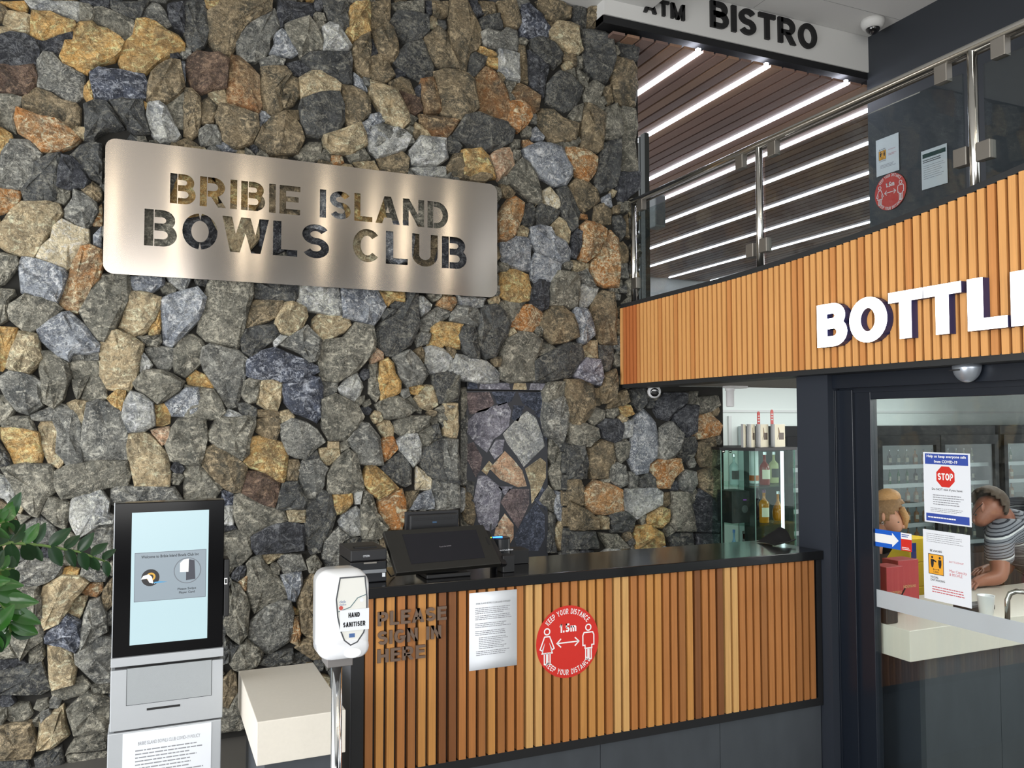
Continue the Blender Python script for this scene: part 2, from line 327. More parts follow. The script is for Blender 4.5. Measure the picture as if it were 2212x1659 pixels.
# ------------------------------------------------------------------ materials
M_dark = mat('charcoal_paint', (40, 45, 54), 0.55, spec=0.4)
M_black = mat('black_laminate', (14, 14, 16), 0.16, coat=0.3)
M_blk = mat('matt_black', (18, 18, 20), 0.5)
M_white = mat('white_paint', (205, 205, 203), 0.8)
M_alu = mat('dark_powder_coat', (22, 28, 38), 0.32)
M_mortar = mat('dark_mortar', (34, 33, 30), 0.95, bump=0.6, bscale=40)
M_steel = mat('brushed_stainless', (176, 168, 160), 0.15, 1.0, aniso=0.9)
M_chrome = mat('polished_stainless', (215, 213, 208), 0.16, 1.0)
M_clamp = mat('satin_clamp_metal', (150, 145, 138), 0.4, 0.9)
M_slate = mat('slate_tile', (64, 68, 73), 0.45, bump=0.5, bscale=2.2, var=0.25, stretch=(5, 5, 2.0))
M_back = mat('dark_batten_backing', (52, 40, 36), 0.8)
M_pap = mat('white_paper', (226, 230, 236), 0.6)
M_ink = mat('black_ink', (30, 30, 34), 0.7)
M_grey = mat('grey_ink', (140, 142, 148), 0.7)
M_red = mat('red_vinyl', (206, 44, 34), 0.4)
M_wvin = mat('white_vinyl', (240, 240, 240), 0.5)
M_stonew = mat('white_composite_stone', (222, 216, 204), 0.35, var=0.04, bscale=90)
M_glass = glass('clear_glass'); M_gl2 = glass('balustrade_glass', (226, 231, 231)); M_glg = glass('green_tinted_glass', (238, 249, 245), 0.0, 0.45)
WD = {'L': wood('wood_pale', (206, 160, 100)), 'y': wood('wood_honey', (190, 134, 72)), 'o': wood('wood_orange', (174, 114, 62)), 'n': wood('wood_brown', (156, 102, 56)), 'd': wood('wood_dark', (124, 78, 44))}
WF = {'y': wood('fascia_honey', (214, 156, 94), 0.82), 'o': wood('fascia_orange', (200, 136, 78), 0.8), 'r': wood('fascia_red', (184, 108, 60), 0.8)}

# ------------------------------------------------------------------ the room shell
XF, YC, YW = 3.11, 3.36, 5.17
MB().box(-9, 16, -12, 16, -0.1, 0.0).build('floor', mat('floor_tile', (96, 94, 90), 0.5, var=0.1, bscale=3), kind='structure')
ZC1, ZC2, ZC3 = EYE + 2.985, EYE + 3.17, EYE + 2.76
low_c = MB().box(-4.2, 3.29, -4.2, 5.4, ZC1, ZC1 + 0.25).build('ceiling', M_white, kind='structure')
hc = MB().box(3.29, 5.55, -4.2, 5.02, ZC2, ZC2 + 0.1).build('ceiling', M_white, kind='structure')
jm = MB()
for k in range(5): jm.box(3.30, 5.39, 4.7 - 0.6*k - 0.003, 4.7 - 0.6*k, ZC2 - 0.0015, ZC2)
jm.box(4.2, 4.204, 1.5, 5.0, ZC2 - 0.0015, ZC2).build('panel_joint', mat('joint_grey', (150, 150, 150), 0.9), hc)  # grey grid lines between the ceiling panels
vm = MB()
for k in range(9): vm.box(4.28 + 0.05*k, 4.31 + 0.05*k, 3.75, 4.25, ZC2 - 0.012, ZC2 + 0.001)
vm.build('vent_slat', mat('vent_grey', (170, 170, 170), 0.6), hc)
# bulkhead with lettering
pb = pt(1877, 171, 0, 5.4); YB = pb.y
zb = pt(1884, 158, 1, YB).z; zb2 = pb.z
bh = MB().box(2.9, 5.4, YB, YB + 0.3, zb, ZC2 + 0.05).build('wall_bulkhead', M_white, kind='structure')
MB().box(2.9, 5.4, YB + 0.012, YB + 0.32, zb2, zb).build('bulkhead_trim', mat('black_trim', (16, 17, 20), 0.6), bh)
Fb = FY(YB)
bl = thing('bulkhead_lettering', 'black BISTRO lettering on the white bulkhead', 'sign', (4.3, YB, EYE + 2.95))
def pxword(F, ax, d, s_, tl, bl_, br, t, c0, c1, m, parent, per=None, sp=0.13, gap=0.0, name='lettering'):
    """letters on a plane, sized from where the word's corners lie"""
    A = pt(*tl, ax, d); B = pt(*bl_, ax, d); C = pt(*br, ax, d)
    a0 = (B - F.O).dot(F.u); a1 = (C - F.O).dot(F.u); b0 = ((B - F.O).dot(F.v) + (C - F.O).dot(F.v))/2
    return word(F, s_, a0, b0, (A - F.O).dot(F.v) - (B - F.O).dot(F.v), a1 - a0, t, c0, c1, m, parent, name=name, per=per, sp=sp, gap=gap)
pxword(Fb, 1, YB, 'BISTRO', (1532, 5), (1533, 62), (1762, 107), 0.19, 0, 0.02, M_blk, bl, per='letter')
b2 = thing('bulkhead_lettering', 'black ATM lettering half hidden by the ceiling edge', 'sign', (3.6, YB, EYE + 3.0))
pxword(Fb, 1, YB, 'ATM', (1394, -5), (1389, 27), (1477, 46), 0.19, 0, 0.02, M_blk, b2, per='letter')
# upper dark wall, upper floor, far wall
MB().box(5.4, 5.55, 0.5, YB + 0.02, EYE + 0.6, ZC2 + 0.05).build('wall_upper_right', mat('upper_charcoal', (44, 48, 54), 0.5), kind='structure')
MB().box(3.3, 15, 0.8, 15, EYE + 0.5, EYE + 0.62).build('floor_upper', mat('upper_carpet', (130, 124, 116), 0.9), kind='structure')
MB().box(3.3, 15, 13.6, 13.75, EYE + 0.6, ZC3 + 0.2).build('wall_upper_far', M_white, kind='structure')
# slatted ceiling of the upper room: boards and light strips
ce = MB().box(2.9, 15, YB + 0.02, 13.6, ZC3 + 0.07, ZC3 + 0.12).build('ceiling_upper', mat('void_black', (10, 9, 9), 0.9), kind='structure')
M_slc = [wood('ceiling_slat_brown', (132, 104, 92), 0.75), wood('ceiling_slat_plum', (118, 96, 88), 0.75), wood('ceiling_slat_tan', (142, 112, 92), 0.75)]
LEDX = [3.73, 4.37, 5.19, 5.815, 6.51, 7.30, 8.15, 9.13, 10.1, 11.1, 12.1]
sm = [MB().box(-0.5, 0.5, YB + 0.03, 13.5, 0, 0.02).mesh('slat', m_) for m_ in M_slc]
spans = [(2.95, LEDX[0])] + list(zip(LEDX[:-1], LEDX[1:])) + [(LEDX[-1], 13.0)]
for xa, xb in spans:
    n = max(1, round((xb - xa - 0.05)/0.128)); p = (xb - xa - 0.05)/n
    for k in range(n):
        o = link('slat', sm[R.randrange(3)], ce, loc=(xa + 0.025 + p*(k + 0.5), 0, ZC3)); o.scale.x = p - 0.022
M_led = mat('led_strip_light', (255, 255, 255), 0.5, emit=(235, 240, 255), es=15.0)
for k, x in enumerate(LEDX[:9]):
    o = MB().box(x - 0.014, x + 0.014, YB + 0.03, 13.4, ZC3 - 0.012, ZC3 + 0.03).build('light_strip', M_led)
    tag(o, ['long white light strip nearest the stone wall in the slatted ceiling', 'second white light strip from the stone wall in the slatted ceiling', 'third white light strip in the slatted ceiling, ending at the bulkhead corner', 'fourth light strip, seen just under the handrail through the balustrade glass'][k] if k < 4 else '%s white light strip out from the stone wall, seen through the balustrade glass' % ['fifth', 'sixth', 'seventh', 'eighth', 'ninth', 'tenth', 'eleventh'][k - 4], 'light', 'light strips of the slatted ceiling')
# lower level: soffit, shop ceiling, back wall
MB().box(3.3, 16, -1, 7.2, EYE + 0.42, EYE + 0.5).build('ceiling_shop', M_white, kind='structure')
MB().box(3.125, 4.9, 3.52, 5.0, EYE + 0.25, EYE + 0.42).build('trim_soffit', mat('soffit_grey', (150, 148, 142), 0.7), kind='structure')
YS = 7.0
wb = MB().box(3.4, 14, YS, YS + 0.2, 0, EYE + 0.5).build('wall_shop_back', mat('shop_white', (214, 218, 214), 0.8), kind='structure')
zz = pt(2000, 890, 1, YS).z
MB().box(4.0, 14, YS - 0.02, YS, zz - 0.012, zz + 0.012).build('conduit', M_white, wb)
zz = pt(1575, 930, 1, YS); MB().box(zz.x - 0.02, zz.x + 0.02, YS - 0.02, YS, 0.9, zz.z + 0.15).build('conduit', M_white, wb)

# ------------------------------------------------------------------ stone wall
NL, NR = pt(1000, 1000, 1, YW).x, pt(1225, 1000, 1, YW).x
NT, NB = pt(1100, 825, 1, YW).z, 0.7
wall = MB().box(-4.2, NL, YW + 0.045, YW + 0.32, 0, ZC1 + 0.02).box(NL, NR, YW + 0.045, YW + 0.32, 0, NB).box(NL, NR, YW + 0.045, YW + 0.32, NT, ZC1 + 0.02).box(NL, NR, YW + 0.2, YW + 0.32, NB, NT).box(NR, 3.29, YW + 0.045, YW + 0.32, 0, ZC1 + 0.02).box(3.29, 4.03, YW + 0.045, YW + 0.3, 0, EYE + 0.26).build('wall_back', M_mortar, kind='structure')
SC = dict(g=((122, 122, 116), (84, 86, 85), (172, 170, 160)), G=((82, 84, 84), (54, 56, 58), (128, 126, 116)), e=((124, 122, 111), (84, 84, 77), (170, 165, 150)),
  b=((138, 143, 150), (100, 106, 116), (200, 202, 200)), w=((172, 172, 166), (124, 128, 132), (212, 208, 196)), t=((180, 160, 126), (138, 126, 102), (212, 196, 164)),
  c=((216, 202, 170), (186, 172, 142), (232, 222, 198)), y=((192, 150, 88), (146, 122, 84), (216, 190, 142)), o=((170, 128, 82), (132, 108, 82), (218, 196, 164), (176, 116, 58)),
  u=((130, 104, 74), (92, 82, 68), (172, 152, 120), (138, 96, 58)), n=((124, 110, 86), (84, 80, 68), (166, 150, 122)), k=((60, 62, 68), (42, 44, 50), (110, 112, 114)),
  d=((78, 84, 98), (50, 54, 66), (168, 172, 180)), p=((196, 158, 128), (150, 124, 102), (222, 200, 172)), r=((104, 84, 72), (74, 62, 54), (140, 118, 98)),
  P=((112, 98, 98), (84, 78, 82), (150, 136, 132)), D=((62, 68, 82), (44, 50, 62), (110, 116, 132)), l=((134, 132, 142), (98, 98, 110), (186, 186, 194)))
SMAT = {k: stone_mat('stone_' + {'g': 'grey', 'G': 'charcoal', 'e': 'olive', 'b': 'bluegrey', 'w': 'pale', 't': 'tan', 'c': 'cream', 'y': 'ochre', 'o': 'rust', 'u': 'umber', 'n': 'brown', 'k': 'black', 'd': 'slateblue', 'p': 'pink', 'r': 'maroon', 'P': 'plum', 'D': 'navy', 'l': 'lilac'}[k], *v) for k, v in SC.items()}
TILES = [
(0, 0, .553, """y 0,1 28,0 32,6 31,10 24,9 12,5|w 30,0 94,0 95,22 88,21 72,14 55,10 46,10 36,6|e 95,1 105,3 112,9 112,21 102,23 96,22|k 96,0 130,0 130,8 115,7 107,3|G 132,0 178,0 172,8 168,18 163,22 152,20 146,16 136,13 132,8|g 172,10 182,0 190,2 198,12 205,28 200,29 188,24 168,18|k 201,3 210,0 221,0 221,40 210,33 202,20|e 113,8 122,8 135,13 146,18 162,24 161,38 153,46 143,42 124,32 113,22|t 2,14 10,9 28,12 36,16 34,28 35,34 32,40 22,36 10,31 3,25|y 38,10 60,13 74,20 88,24 90,29 86,35 75,38 60,42 50,45 38,41 36,36 37,20|t 0,29 8,30 13,34 4,40 -3,41|y 88,32 95,25 110,24 116,31 128,35 142,44 148,51 144,62 136,70 122,73 110,79 90,77 76,74 72,66 76,56 78,48 87,47|y 164,24 174,24 186,28 198,36 213,43 220,52 220,59 208,62 190,71 174,85 160,84 146,81 143,73 145,62 148,52 160,42|k -4,42 12,37 30,40 40,45 47,60 44,76 20,78 -4,76|k 37,43 50,46 62,42 75,38 87,37 87,45 77,48 72,60 70,66 62,61 48,63 42,54|r -4,78 40,77 44,90 42,100 32,111 12,109 -4,107|g 45,72 52,62 62,63 72,74 88,82 100,88 99,112 88,121 80,118 65,108 45,102 44,88|d 109,86 118,81 140,83 160,86 172,88 177,100 174,116 160,118 135,118 114,116 109,95|n 190,78 205,70 215,72 218,90 220,103 212,112 197,122 176,119 178,100 182,86|b 207,70 221,72 221,98 214,90 207,80|y 88,78 98,79 108,82 104,86 92,82|y 101,102 107,95 111,108 112,120 106,121 100,112|e -4,111 14,112 26,115 24,125 18,140 18,157 10,152 -4,146|n 26,116 38,107 44,104 60,110 72,118 90,122 95,128 94,145 88,155 74,148 60,142 40,136 28,128|o 18,140 20,129 28,132 48,140 66,143 84,155 95,166 84,174 70,178 50,178 38,166 30,160 22,155|y -4,149 12,158 14,164 10,176 -4,190|G 101,124 112,120 126,121 140,140 147,152 128,154 116,160 112,166 102,166 103,145|G 130,119 145,117 170,120 172,140 178,158 162,159 152,150 140,134|w 178,124 190,122 198,128 206,144 215,161 210,166 190,170 180,155 176,138|e 198,122 221,108 221,152 212,150 204,136|y 170,118 178,124 177,129 171,129"""),
(400, 0, .553, """G 0,0 22,0 27,10 28,35 22,55 12,60 4,54 0,40|y 24,0 42,0 38,8 30,12 26,8|n 28,14 40,8 44,0 104,0 103,12 90,18 76,26 66,38 60,54 54,64 52,69 38,60 28,48 29,30|g 107,9 112,20 114,26 108,36 101,44 100,58 94,66 84,72 74,71 64,62 61,50 66,38 74,30 90,18|k 112,0 155,3 155,16 146,20 128,26 116,30 112,16|b 106,38 117,32 125,40 133,54 136,62 128,66 112,64 101,61 108,50|e 120,30 132,25 148,20 158,34 166,50 165,58 150,60 139,67 136,58 126,42|G 162,0 196,0 197,34 188,36 180,28 173,22 166,8|w 165,32 173,26 184,30 190,42 198,56 194,60 166,60 166,46|y 198,8 206,0 221,0 221,38 210,45 200,50 192,40 196,28|n 202,50 221,38 221,92 212,90 204,80 200,66|r 4,68 14,61 30,64 40,64 52,72 50,92 49,102 34,104 20,109 10,106 6,96 2,80|u 55,64 66,66 78,78 88,90 88,110 91,128 87,134 72,130 52,122 53,90|g 90,70 104,65 120,70 118,76 106,79 92,77|k 122,74 136,70 150,74 152,82 140,88 127,88|G 140,68 150,62 198,62 199,98 190,99 176,90 164,84 152,80 144,72|n 92,80 108,79 120,80 127,88 118,100 114,118 116,130 104,138 94,130 90,108|n 127,89 136,92 138,112 130,124 118,129 114,116 118,100|t 138,92 152,84 164,84 178,92 186,100 185,108 168,109 150,114 140,116|G 140,120 162,111 184,110 190,126 190,145 184,155 160,162 146,160 140,148 138,128|n 188,100 200,102 214,110 221,120 221,134 210,144 196,150 192,140|n 0,104 8,106 17,115 18,140 15,158 8,164 0,160|t 28,108 48,104 50,118 50,124 40,124 30,116|n 20,120 28,114 38,124 34,145 20,146|n 36,140 42,124 56,126 70,132 86,138 88,155 80,170 60,176 46,166 42,152|g 16,155 26,148 38,148 44,160 43,172 20,174|b 90,131 96,132 104,140 96,150 90,154|n 92,152 106,138 120,132 132,142 138,152 142,166 134,182 104,184 84,170|n 122,130 138,130 138,142 132,142|t 166,162 184,156 210,146 216,160 217,172 200,182 176,182 168,172|b 212,146 221,140 221,160 217,160|b 202,86 212,94 218,108 204,102"""),
(800, 0, .553, """n 0,0 24,0 24,20 20,26 10,34 0,40|e 26,2 36,0 65,0 65,13 50,12 38,10 30,8|k 66,0 74,0 74,16 70,18|n 74,0 96,0 95,16 86,20 76,18|G 25,24 34,11 50,13 70,18 70,36 62,44 46,50 38,46 30,34|n 4,40 20,28 26,34 32,50 33,64 28,73 22,73 14,64 8,52|G 46,50 62,45 68,52 72,66 77,78 76,88 60,94 50,90 40,82 29,74 34,62|n 66,44 76,36 82,30 92,38 98,54 104,68 108,80 90,80 80,76 72,60|n 97,0 116,0 122,12 128,22 133,34 133,50 128,58 120,62 116,74 115,86 108,82 100,60 96,40|k 118,0 128,0 136,16 128,19 122,10|n 130,0 150,0 152,13 138,18|G 131,22 142,17 155,15 160,30 160,34 134,34|n 152,0 174,0 180,20 181,28 176,32 162,28 158,14|g 134,38 140,35 158,38 164,32 176,36 178,48 176,60 160,58 142,56 136,48|d 182,6 190,4 205,16 218,34 212,46 194,44 182,42|n 200,0 221,0 221,30 214,22 205,10|y 132,54 150,62 152,65 140,64 131,60|y 142,66 155,68 154,80 144,76 140,72|G 120,62 128,60 142,66 138,76 128,88 122,92 117,86|w 154,59 166,61 178,64 178,97 164,92 156,82 156,70|n 178,52 186,54 190,80 190,98 180,94|k 190,60 200,66 214,78 210,96 208,114 196,104 191,90|G 192,48 206,44 221,50 232,64 228,74 221,80 208,72 196,60|n 0,68 14,64 22,74 30,88 22,94 16,97 0,92|k 0,44 6,44 12,60 0,66|n 24,96 38,90 48,94 56,112 40,108 26,104|t 0,96 16,100 32,108 40,122 45,134 46,146 38,153 20,146 14,134 6,120 0,110|n 77,85 90,82 106,84 116,88 124,96 126,110 128,130 118,138 108,142 94,140 86,134 82,110|u 62,94 76,91 80,104 84,120 85,132 68,134 64,120|k 55,104 62,98 62,115 58,115|r 36,107 50,112 60,116 64,130 54,136 48,132 42,118|u 128,90 140,78 150,84 158,96 164,110 166,124 162,144 146,142 130,132 128,110|e 162,96 176,98 168,110 164,106|u 168,110 178,98 190,104 204,114 202,130 194,136 186,128 176,116|o 165,122 178,120 190,128 192,140 186,150 178,156 168,150 163,144|b 0,136 12,133 18,144 12,148 0,150|g 6,150 14,148 36,154 50,162 52,170 30,180 6,176|e 46,134 58,140 52,147 46,146|u 60,136 80,139 106,144 98,156 90,165 74,164 62,150|G 100,160 112,140 128,136 146,142 164,146 174,156 170,168 156,176 144,180 134,180 116,172|b 192,156 200,150 210,162 208,166 196,166"""),
(1000, 0, .553, """n 92,0 115,0 131,8 130,18 112,24 100,20 95,10|G 132,6 140,5 150,8 150,24 148,34 138,32 134,20|n 152,8 162,9 170,12 168,34 150,34|n 172,14 186,15 186,30 183,47 176,42 171,30|G 188,20 200,22 208,32 211,40 210,70 200,70 188,60 183,50|t 104,36 114,25 128,27 138,32 140,50 143,60 138,64 128,62 120,54 106,48|G 142,36 152,36 168,40 178,46 182,70 178,86 172,98 160,94 150,84 145,74 146,60|n 182,66 192,68 205,70 210,80 209,110 206,126 190,124 182,112 180,90|G 102,100 116,85 130,90 146,104 142,116 134,128 124,132 112,126 102,122|e 152,100 160,94 170,102 166,112 162,128 150,122 147,112|n 170,104 178,100 182,120 176,124 170,118|n 92,136 96,129 110,130 120,140 138,148 136,162 134,166 108,170 98,156 90,142|e 128,138 136,126 146,122 144,136 142,144 132,144|n 148,123 158,126 170,136 168,160 166,178 160,182 142,176 144,148|e 172,128 186,122 192,134 191,160 184,166 168,166 170,145|e 192,126 206,130 209,150 206,168 211,202 204,204 190,202 190,170|n 128,62 136,64 136,78 130,76|e 137,66 144,66 144,80 138,84|e 124,84 134,80 136,92|e 138,82 152,92 150,102 140,96|e 107,170 124,166 140,174 138,184 120,180"""),
(0, 300, .553, """g 2,16 12,0 34,0 48,16 44,28 38,44 30,56 20,58 -4,55|G 84,20 96,8 110,4 121,6 121,52 108,46 96,30|G 42,28 58,18 72,16 72,34 68,50 66,72 30,73 26,60 38,46|k 74,20 86,22 98,34 108,50 100,58 80,60 68,56 70,40|o -4,57 14,58 24,62 22,72 14,82 -4,90|t 4,98 14,84 26,75 56,74 70,78 74,88 66,98 60,108 52,118 46,130 40,140 24,138 8,132 -4,124 -2,105|e 66,58 84,62 82,70 76,77 65,74|g 88,60 100,66 114,76 116,86 110,98 102,106 92,102 78,92 78,84 88,70|n 97,60 110,50 121,58 121,72 112,74|o 110,92 121,76 121,102 112,102 108,98|c 64,104 74,96 90,104 105,108 105,122 94,134 88,150 80,155 60,148 44,140 50,128 62,118|b 112,114 121,104 121,130 112,126|e -4,134 20,140 22,150 14,160 4,172 -4,176"""),
(1000, 300, .553, """e 58,0 70,0 70,8 60,13|o 74,0 80,0 87,6 86,11 76,9 74,6|b 74,12 78,9 92,4 104,6 118,10 124,24 130,34 130,44 124,54 112,55 104,50 92,44 84,30 76,20|y 0,14 20,12 30,20 38,36 40,46 20,46 0,44|p 34,20 44,12 56,10 61,18 62,30 56,38 44,48 40,40 36,28|e 72,22 80,28 88,42 93,60 93,76 84,74 72,64 60,54 56,42 60,36|o 124,10 138,11 152,16 160,22 160,34 154,46 150,50 140,46 132,36 124,18|G 168,6 188,0 188,40 184,56 166,64 160,56 160,44 164,24|k 188,40 212,40 212,58 200,68 192,78 188,70 186,56|n 128,56 136,48 150,50 162,60 166,72 156,80 148,86 138,80 130,68|G 114,60 124,56 130,64 136,78 140,88 138,104 132,109 124,96 118,84 120,76|c 96,62 106,56 116,68 119,80 112,84 96,74|n 46,54 56,56 64,64 60,70 50,68|o 42,96 50,80 56,72 64,68 74,76 72,90 66,104 60,116 50,122 42,120|G 70,92 76,78 84,74 89,82 89,96 84,104 74,102|G 90,88 94,76 104,80 117,86 114,94 104,102 92,103|t 106,106 112,96 116,92 126,98 130,110 128,124 120,122 110,112|t 66,106 72,103 80,108 78,116 66,116|b 82,106 92,104 104,106 110,116 124,122 130,132 130,146 118,148 104,140 90,134 84,124|k 131,116 138,106 144,110 142,130 136,142 132,140|o 142,104 150,98 164,102 172,108 168,124 158,138 148,146 141,142 144,124|o 156,145 166,128 176,110 184,120 187,145 186,166 186,176 172,176 162,172 154,152|n 160,80 170,76 180,84 180,100 168,102 158,98|b 47,124 58,116 76,118 82,122 81,157 68,154 52,148 47,138|b 83,148 88,137 102,142 118,150 116,158 108,172 92,174 84,166|t 131,145 142,146 152,148 152,154 140,158 134,158|g 134,160 150,154 156,166 160,178 148,174|G 182,92 190,90 196,100 194,116 188,122 184,108|n 196,92 200,88 200,118 195,114|t 179,60 185,62 182,68 178,64|b 168,70 178,64 180,80 172,78|n 182,80 188,78 188,88 182,88|n 186,124 194,122 200,130 200,146 190,148|g 188,150 198,148 200,166 188,164|o 140,88 150,90 150,95 141,94|y 47,160 56,156 66,156 80,162 84,182 80,192 68,195 56,192 46,186|t 94,72 100,64 88,80"""),
(0, 600, .553, """b 22,-16 26,-26 44,-22 62,-16 76,-10 80,-2 74,14 68,28 50,24 26,16|o 98,-36 108,-38 121,-32 122,-16 117,2 108,12 104,22 98,34 92,41 82,38 71,32 70,24 76,14 82,0 88,-18|e 96,40 106,22 112,10 122,-4 154,-4 156,14 152,28 142,48 136,60 124,76 118,74 106,58|b 155,-2 196,-4 196,8 180,18 162,17 156,10|w 198,-3 224,-8 229,-2 221,16 206,8|t 146,52 156,20 158,17 178,19 192,24 190,36 184,50 174,64 160,70 150,62 142,58|e 12,32 30,20 50,24 66,30 73,36 64,46 50,56 36,64 26,60 12,48 10,40|b 45,62 60,50 74,42 82,40 92,50 104,60 110,70 119,80 118,88 100,90 88,90 82,98 70,92 58,82 48,72|b 191,26 206,20 236,12 246,24 243,38 237,50 225,62 206,82 196,78 194,50|t 22,64 34,66 44,68 46,84 50,96 42,106 34,114 14,110 8,106 14,84 20,74|t 119,80 126,72 134,64 140,63 156,70 171,80 168,90 166,100 162,120 155,135 144,134 128,132 120,118 121,100 118,90|e 164,70 192,68 193,76 188,82 174,80|y 192,38 192,60 190,68 178,70 178,60 186,46|e 50,88 60,88 68,94 80,102 84,120 78,130 74,145 64,155 52,148 50,130 48,110|e 84,100 90,98 118,98 120,112 116,118 90,122 84,110|e 86,122 106,118 98,134 92,146 88,134|e 108,118 120,118 126,134 128,144 116,148 96,146 100,134|g 87,92 100,90 100,97 86,98|g 101,91 108,90 108,98 101,98|g 109,91 118,90 118,98 109,98|g 2,118 12,112 26,114 38,118 48,124 50,140 50,152 34,162 20,158 8,142 2,130|y -4,58 20,60 16,80 8,100 2,112 -4,110|e -4,12 16,14 18,20 10,26 8,50 -4,57|e 160,126 172,112 192,111 206,116 220,124 214,134 200,144 188,150 176,140 164,132|g 172,84 190,82 208,84 210,96 206,106 200,112 190,108 180,96|w 166,94 172,90 182,104 178,110 168,114|y 128,144 140,134 150,135 148,150 145,161 134,154|t 80,150 90,146 104,148 104,160 100,178 92,166|e -4,140 8,142 18,158 12,166 -4,175|b 198,150 214,140 223,132 236,132 240,150 236,166 206,164|g 36,164 60,154 74,152 84,160 90,166 60,170 36,170|e 209,86 221,68 230,68 241,74 245,82 241,100 231,110 221,118 210,112"""),
(400, 600, .553, """e 18,48 22,30 28,8 34,-2 80,2 81,20 76,36 72,54 66,80 62,84 44,78 26,74 16,64|G 82,2 134,4 134,24 130,28 110,26 84,24|w 136,6 182,8 186,30 186,44 176,44 160,40 146,38 134,28|b 186,10 229,12 236,24 240,34 233,46 225,57 206,50 190,46 188,30|n 76,36 84,27 116,27 118,32 112,44 100,50 88,54 74,60|t 112,44 120,30 128,28 144,36 146,46 140,58 126,68 114,64 109,54|G 74,62 90,58 108,56 114,66 108,72 92,84 80,94 70,88 68,74|g 114,80 128,68 146,57 152,64 162,74 160,90 156,99 148,101 140,90 128,84|t 154,50 162,42 184,44 196,50 198,56 190,64 178,70 164,74 154,64|e 162,82 166,74 190,72 204,54 224,58 227,76 226,86 206,110 182,124 164,122 158,94|g 22,84 30,80 64,88 74,96 72,118 66,140 62,154 52,156 44,144 36,128 24,110 20,98|d 76,98 92,88 108,84 120,90 142,98 158,106 160,112 146,118 136,125 110,124 84,120 74,116 74,104|y 2,120 12,110 24,116 34,128 34,132 20,130 4,127|e 0,128 20,132 34,134 42,146 47,160 40,168 0,168|e 68,140 70,124 78,120 90,122 90,134 86,148 76,150|t 88,150 92,124 104,122 117,127 116,142 110,158 98,156|d 117,128 136,126 150,118 160,120 164,130 162,166 158,172 148,166 130,160 120,148|g 165,124 184,122 182,136 172,142 165,142|w 184,132 196,118 206,112 214,130 210,140 204,148 190,142|G 64,150 74,150 86,156 86,166 76,170 66,160|n 87,158 114,160 113,166 88,166|t 114,160 124,158 132,166 118,176 114,172|w 44,166 52,157 64,162 74,168 60,172|w 106,76 114,68 122,70 112,80 108,83"""),
(800, 600, .553, """y 10,14 42,16 42,28 30,26 22,34 16,26|G 20,30 40,26 42,34 30,37|G 12,44 22,36 32,38 28,44 16,50|G 8,62 14,54 30,44 44,30 50,17 56,18 56,36 58,56 54,68 48,80 28,94 20,92 8,80|w 56,22 64,22 74,32 72,38 62,46 58,36|g 58,54 68,44 82,34 97,40 97,44 80,56 70,64 62,62|o 80,32 88,20 102,22 104,30 98,38 86,34|w 104,21 140,24 136,34 124,36 108,32|g 98,44 106,34 116,34 128,38 132,48 128,58 112,54 98,50|y 74,60 84,53 110,56 106,68 108,84 96,82 86,76 76,66|G 110,58 124,58 128,80 130,96 118,94 110,80 106,68|G 132,40 138,34 150,32 160,40 168,54 164,68 156,80 150,94 140,96 132,90 128,70 130,56|g 54,70 62,64 74,66 70,78 58,82|y 70,80 76,68 84,72 90,80 86,85 76,84|w 66,84 74,82 88,86 98,96 96,108 84,114 74,114 66,100|g 28,96 46,87 56,96 62,104 68,116 62,126 46,130 38,120 34,106|n 52,88 62,82 66,90 64,102 58,98|w 97,106 104,92 120,96 140,100 150,108 156,114 156,124 132,124 112,121 96,112|e 0,104 10,100 12,120 14,138 8,148 0,138|y 14,100 22,96 28,102 30,114 37,124 37,136 30,140 14,146 12,120|p 0,92 8,84 16,90 16,97 2,102|G 75,116 90,114 100,112 108,118 106,146 96,148 84,150 80,134|e 8,152 20,144 34,142 44,148 54,158 42,166 16,168|e 44,144 50,142 62,156 62,162 54,158|t 54,144 66,128 78,128 80,140 82,152 70,158 60,154|y 46,130 56,126 66,130 58,140 50,138|e 78,158 92,150 104,152 105,172 84,172|g 36,134 46,132 48,140 40,146"""),
(1000, 600, .553, """t 32,26 44,20 46,26 42,34 36,32|k 84,14 92,2 108,6 104,20 102,36 96,38 88,32 82,28|e 105,10 114,-8 134,-6 139,0 140,20 138,34 130,36 122,32 106,32|w 140,14 146,7 164,12 160,24 152,34 144,36|n 160,24 168,16 180,18 184,40 183,68 184,79 168,78 160,64 158,52 154,40|e 46,28 62,26 78,28 72,34 66,46 58,54 50,44|o 60,52 66,40 74,32 84,32 96,40 97,48 90,58 84,64 70,62 58,57|n 94,54 100,42 108,34 120,34 132,44 136,56 138,70 124,76 108,78 98,66|b 136,36 148,38 154,50 158,68 148,78 142,80 138,60 134,42|e 46,104 48,84 56,70 68,64 84,66 96,74 92,90 86,100 88,122 60,124 48,120|e 93,92 96,76 108,80 114,84 102,92|G 88,100 100,92 116,84 128,78 140,80 144,94 136,106 130,118 110,122 88,124 88,110|t 145,84 152,76 164,74 164,95 146,96|G 165,80 183,80 183,98 176,112 168,108 166,94|l 135,118 140,104 148,96 164,98 167,120 164,128 150,124|n 168,118 182,110 185,130 184,146 168,150 167,134|n 125,122 140,122 156,128 158,140 156,154 148,160 140,178 127,178 125,144|e 105,125 124,124 124,140 112,146 102,150 100,134|g 102,150 122,142 126,158 124,178 118,196 104,188 100,168|n 159,132 166,132 167,152 158,153|n 184,140 196,134 201,148 190,154 174,156|G 202,134 218,132 221,150 212,160 204,150"""),
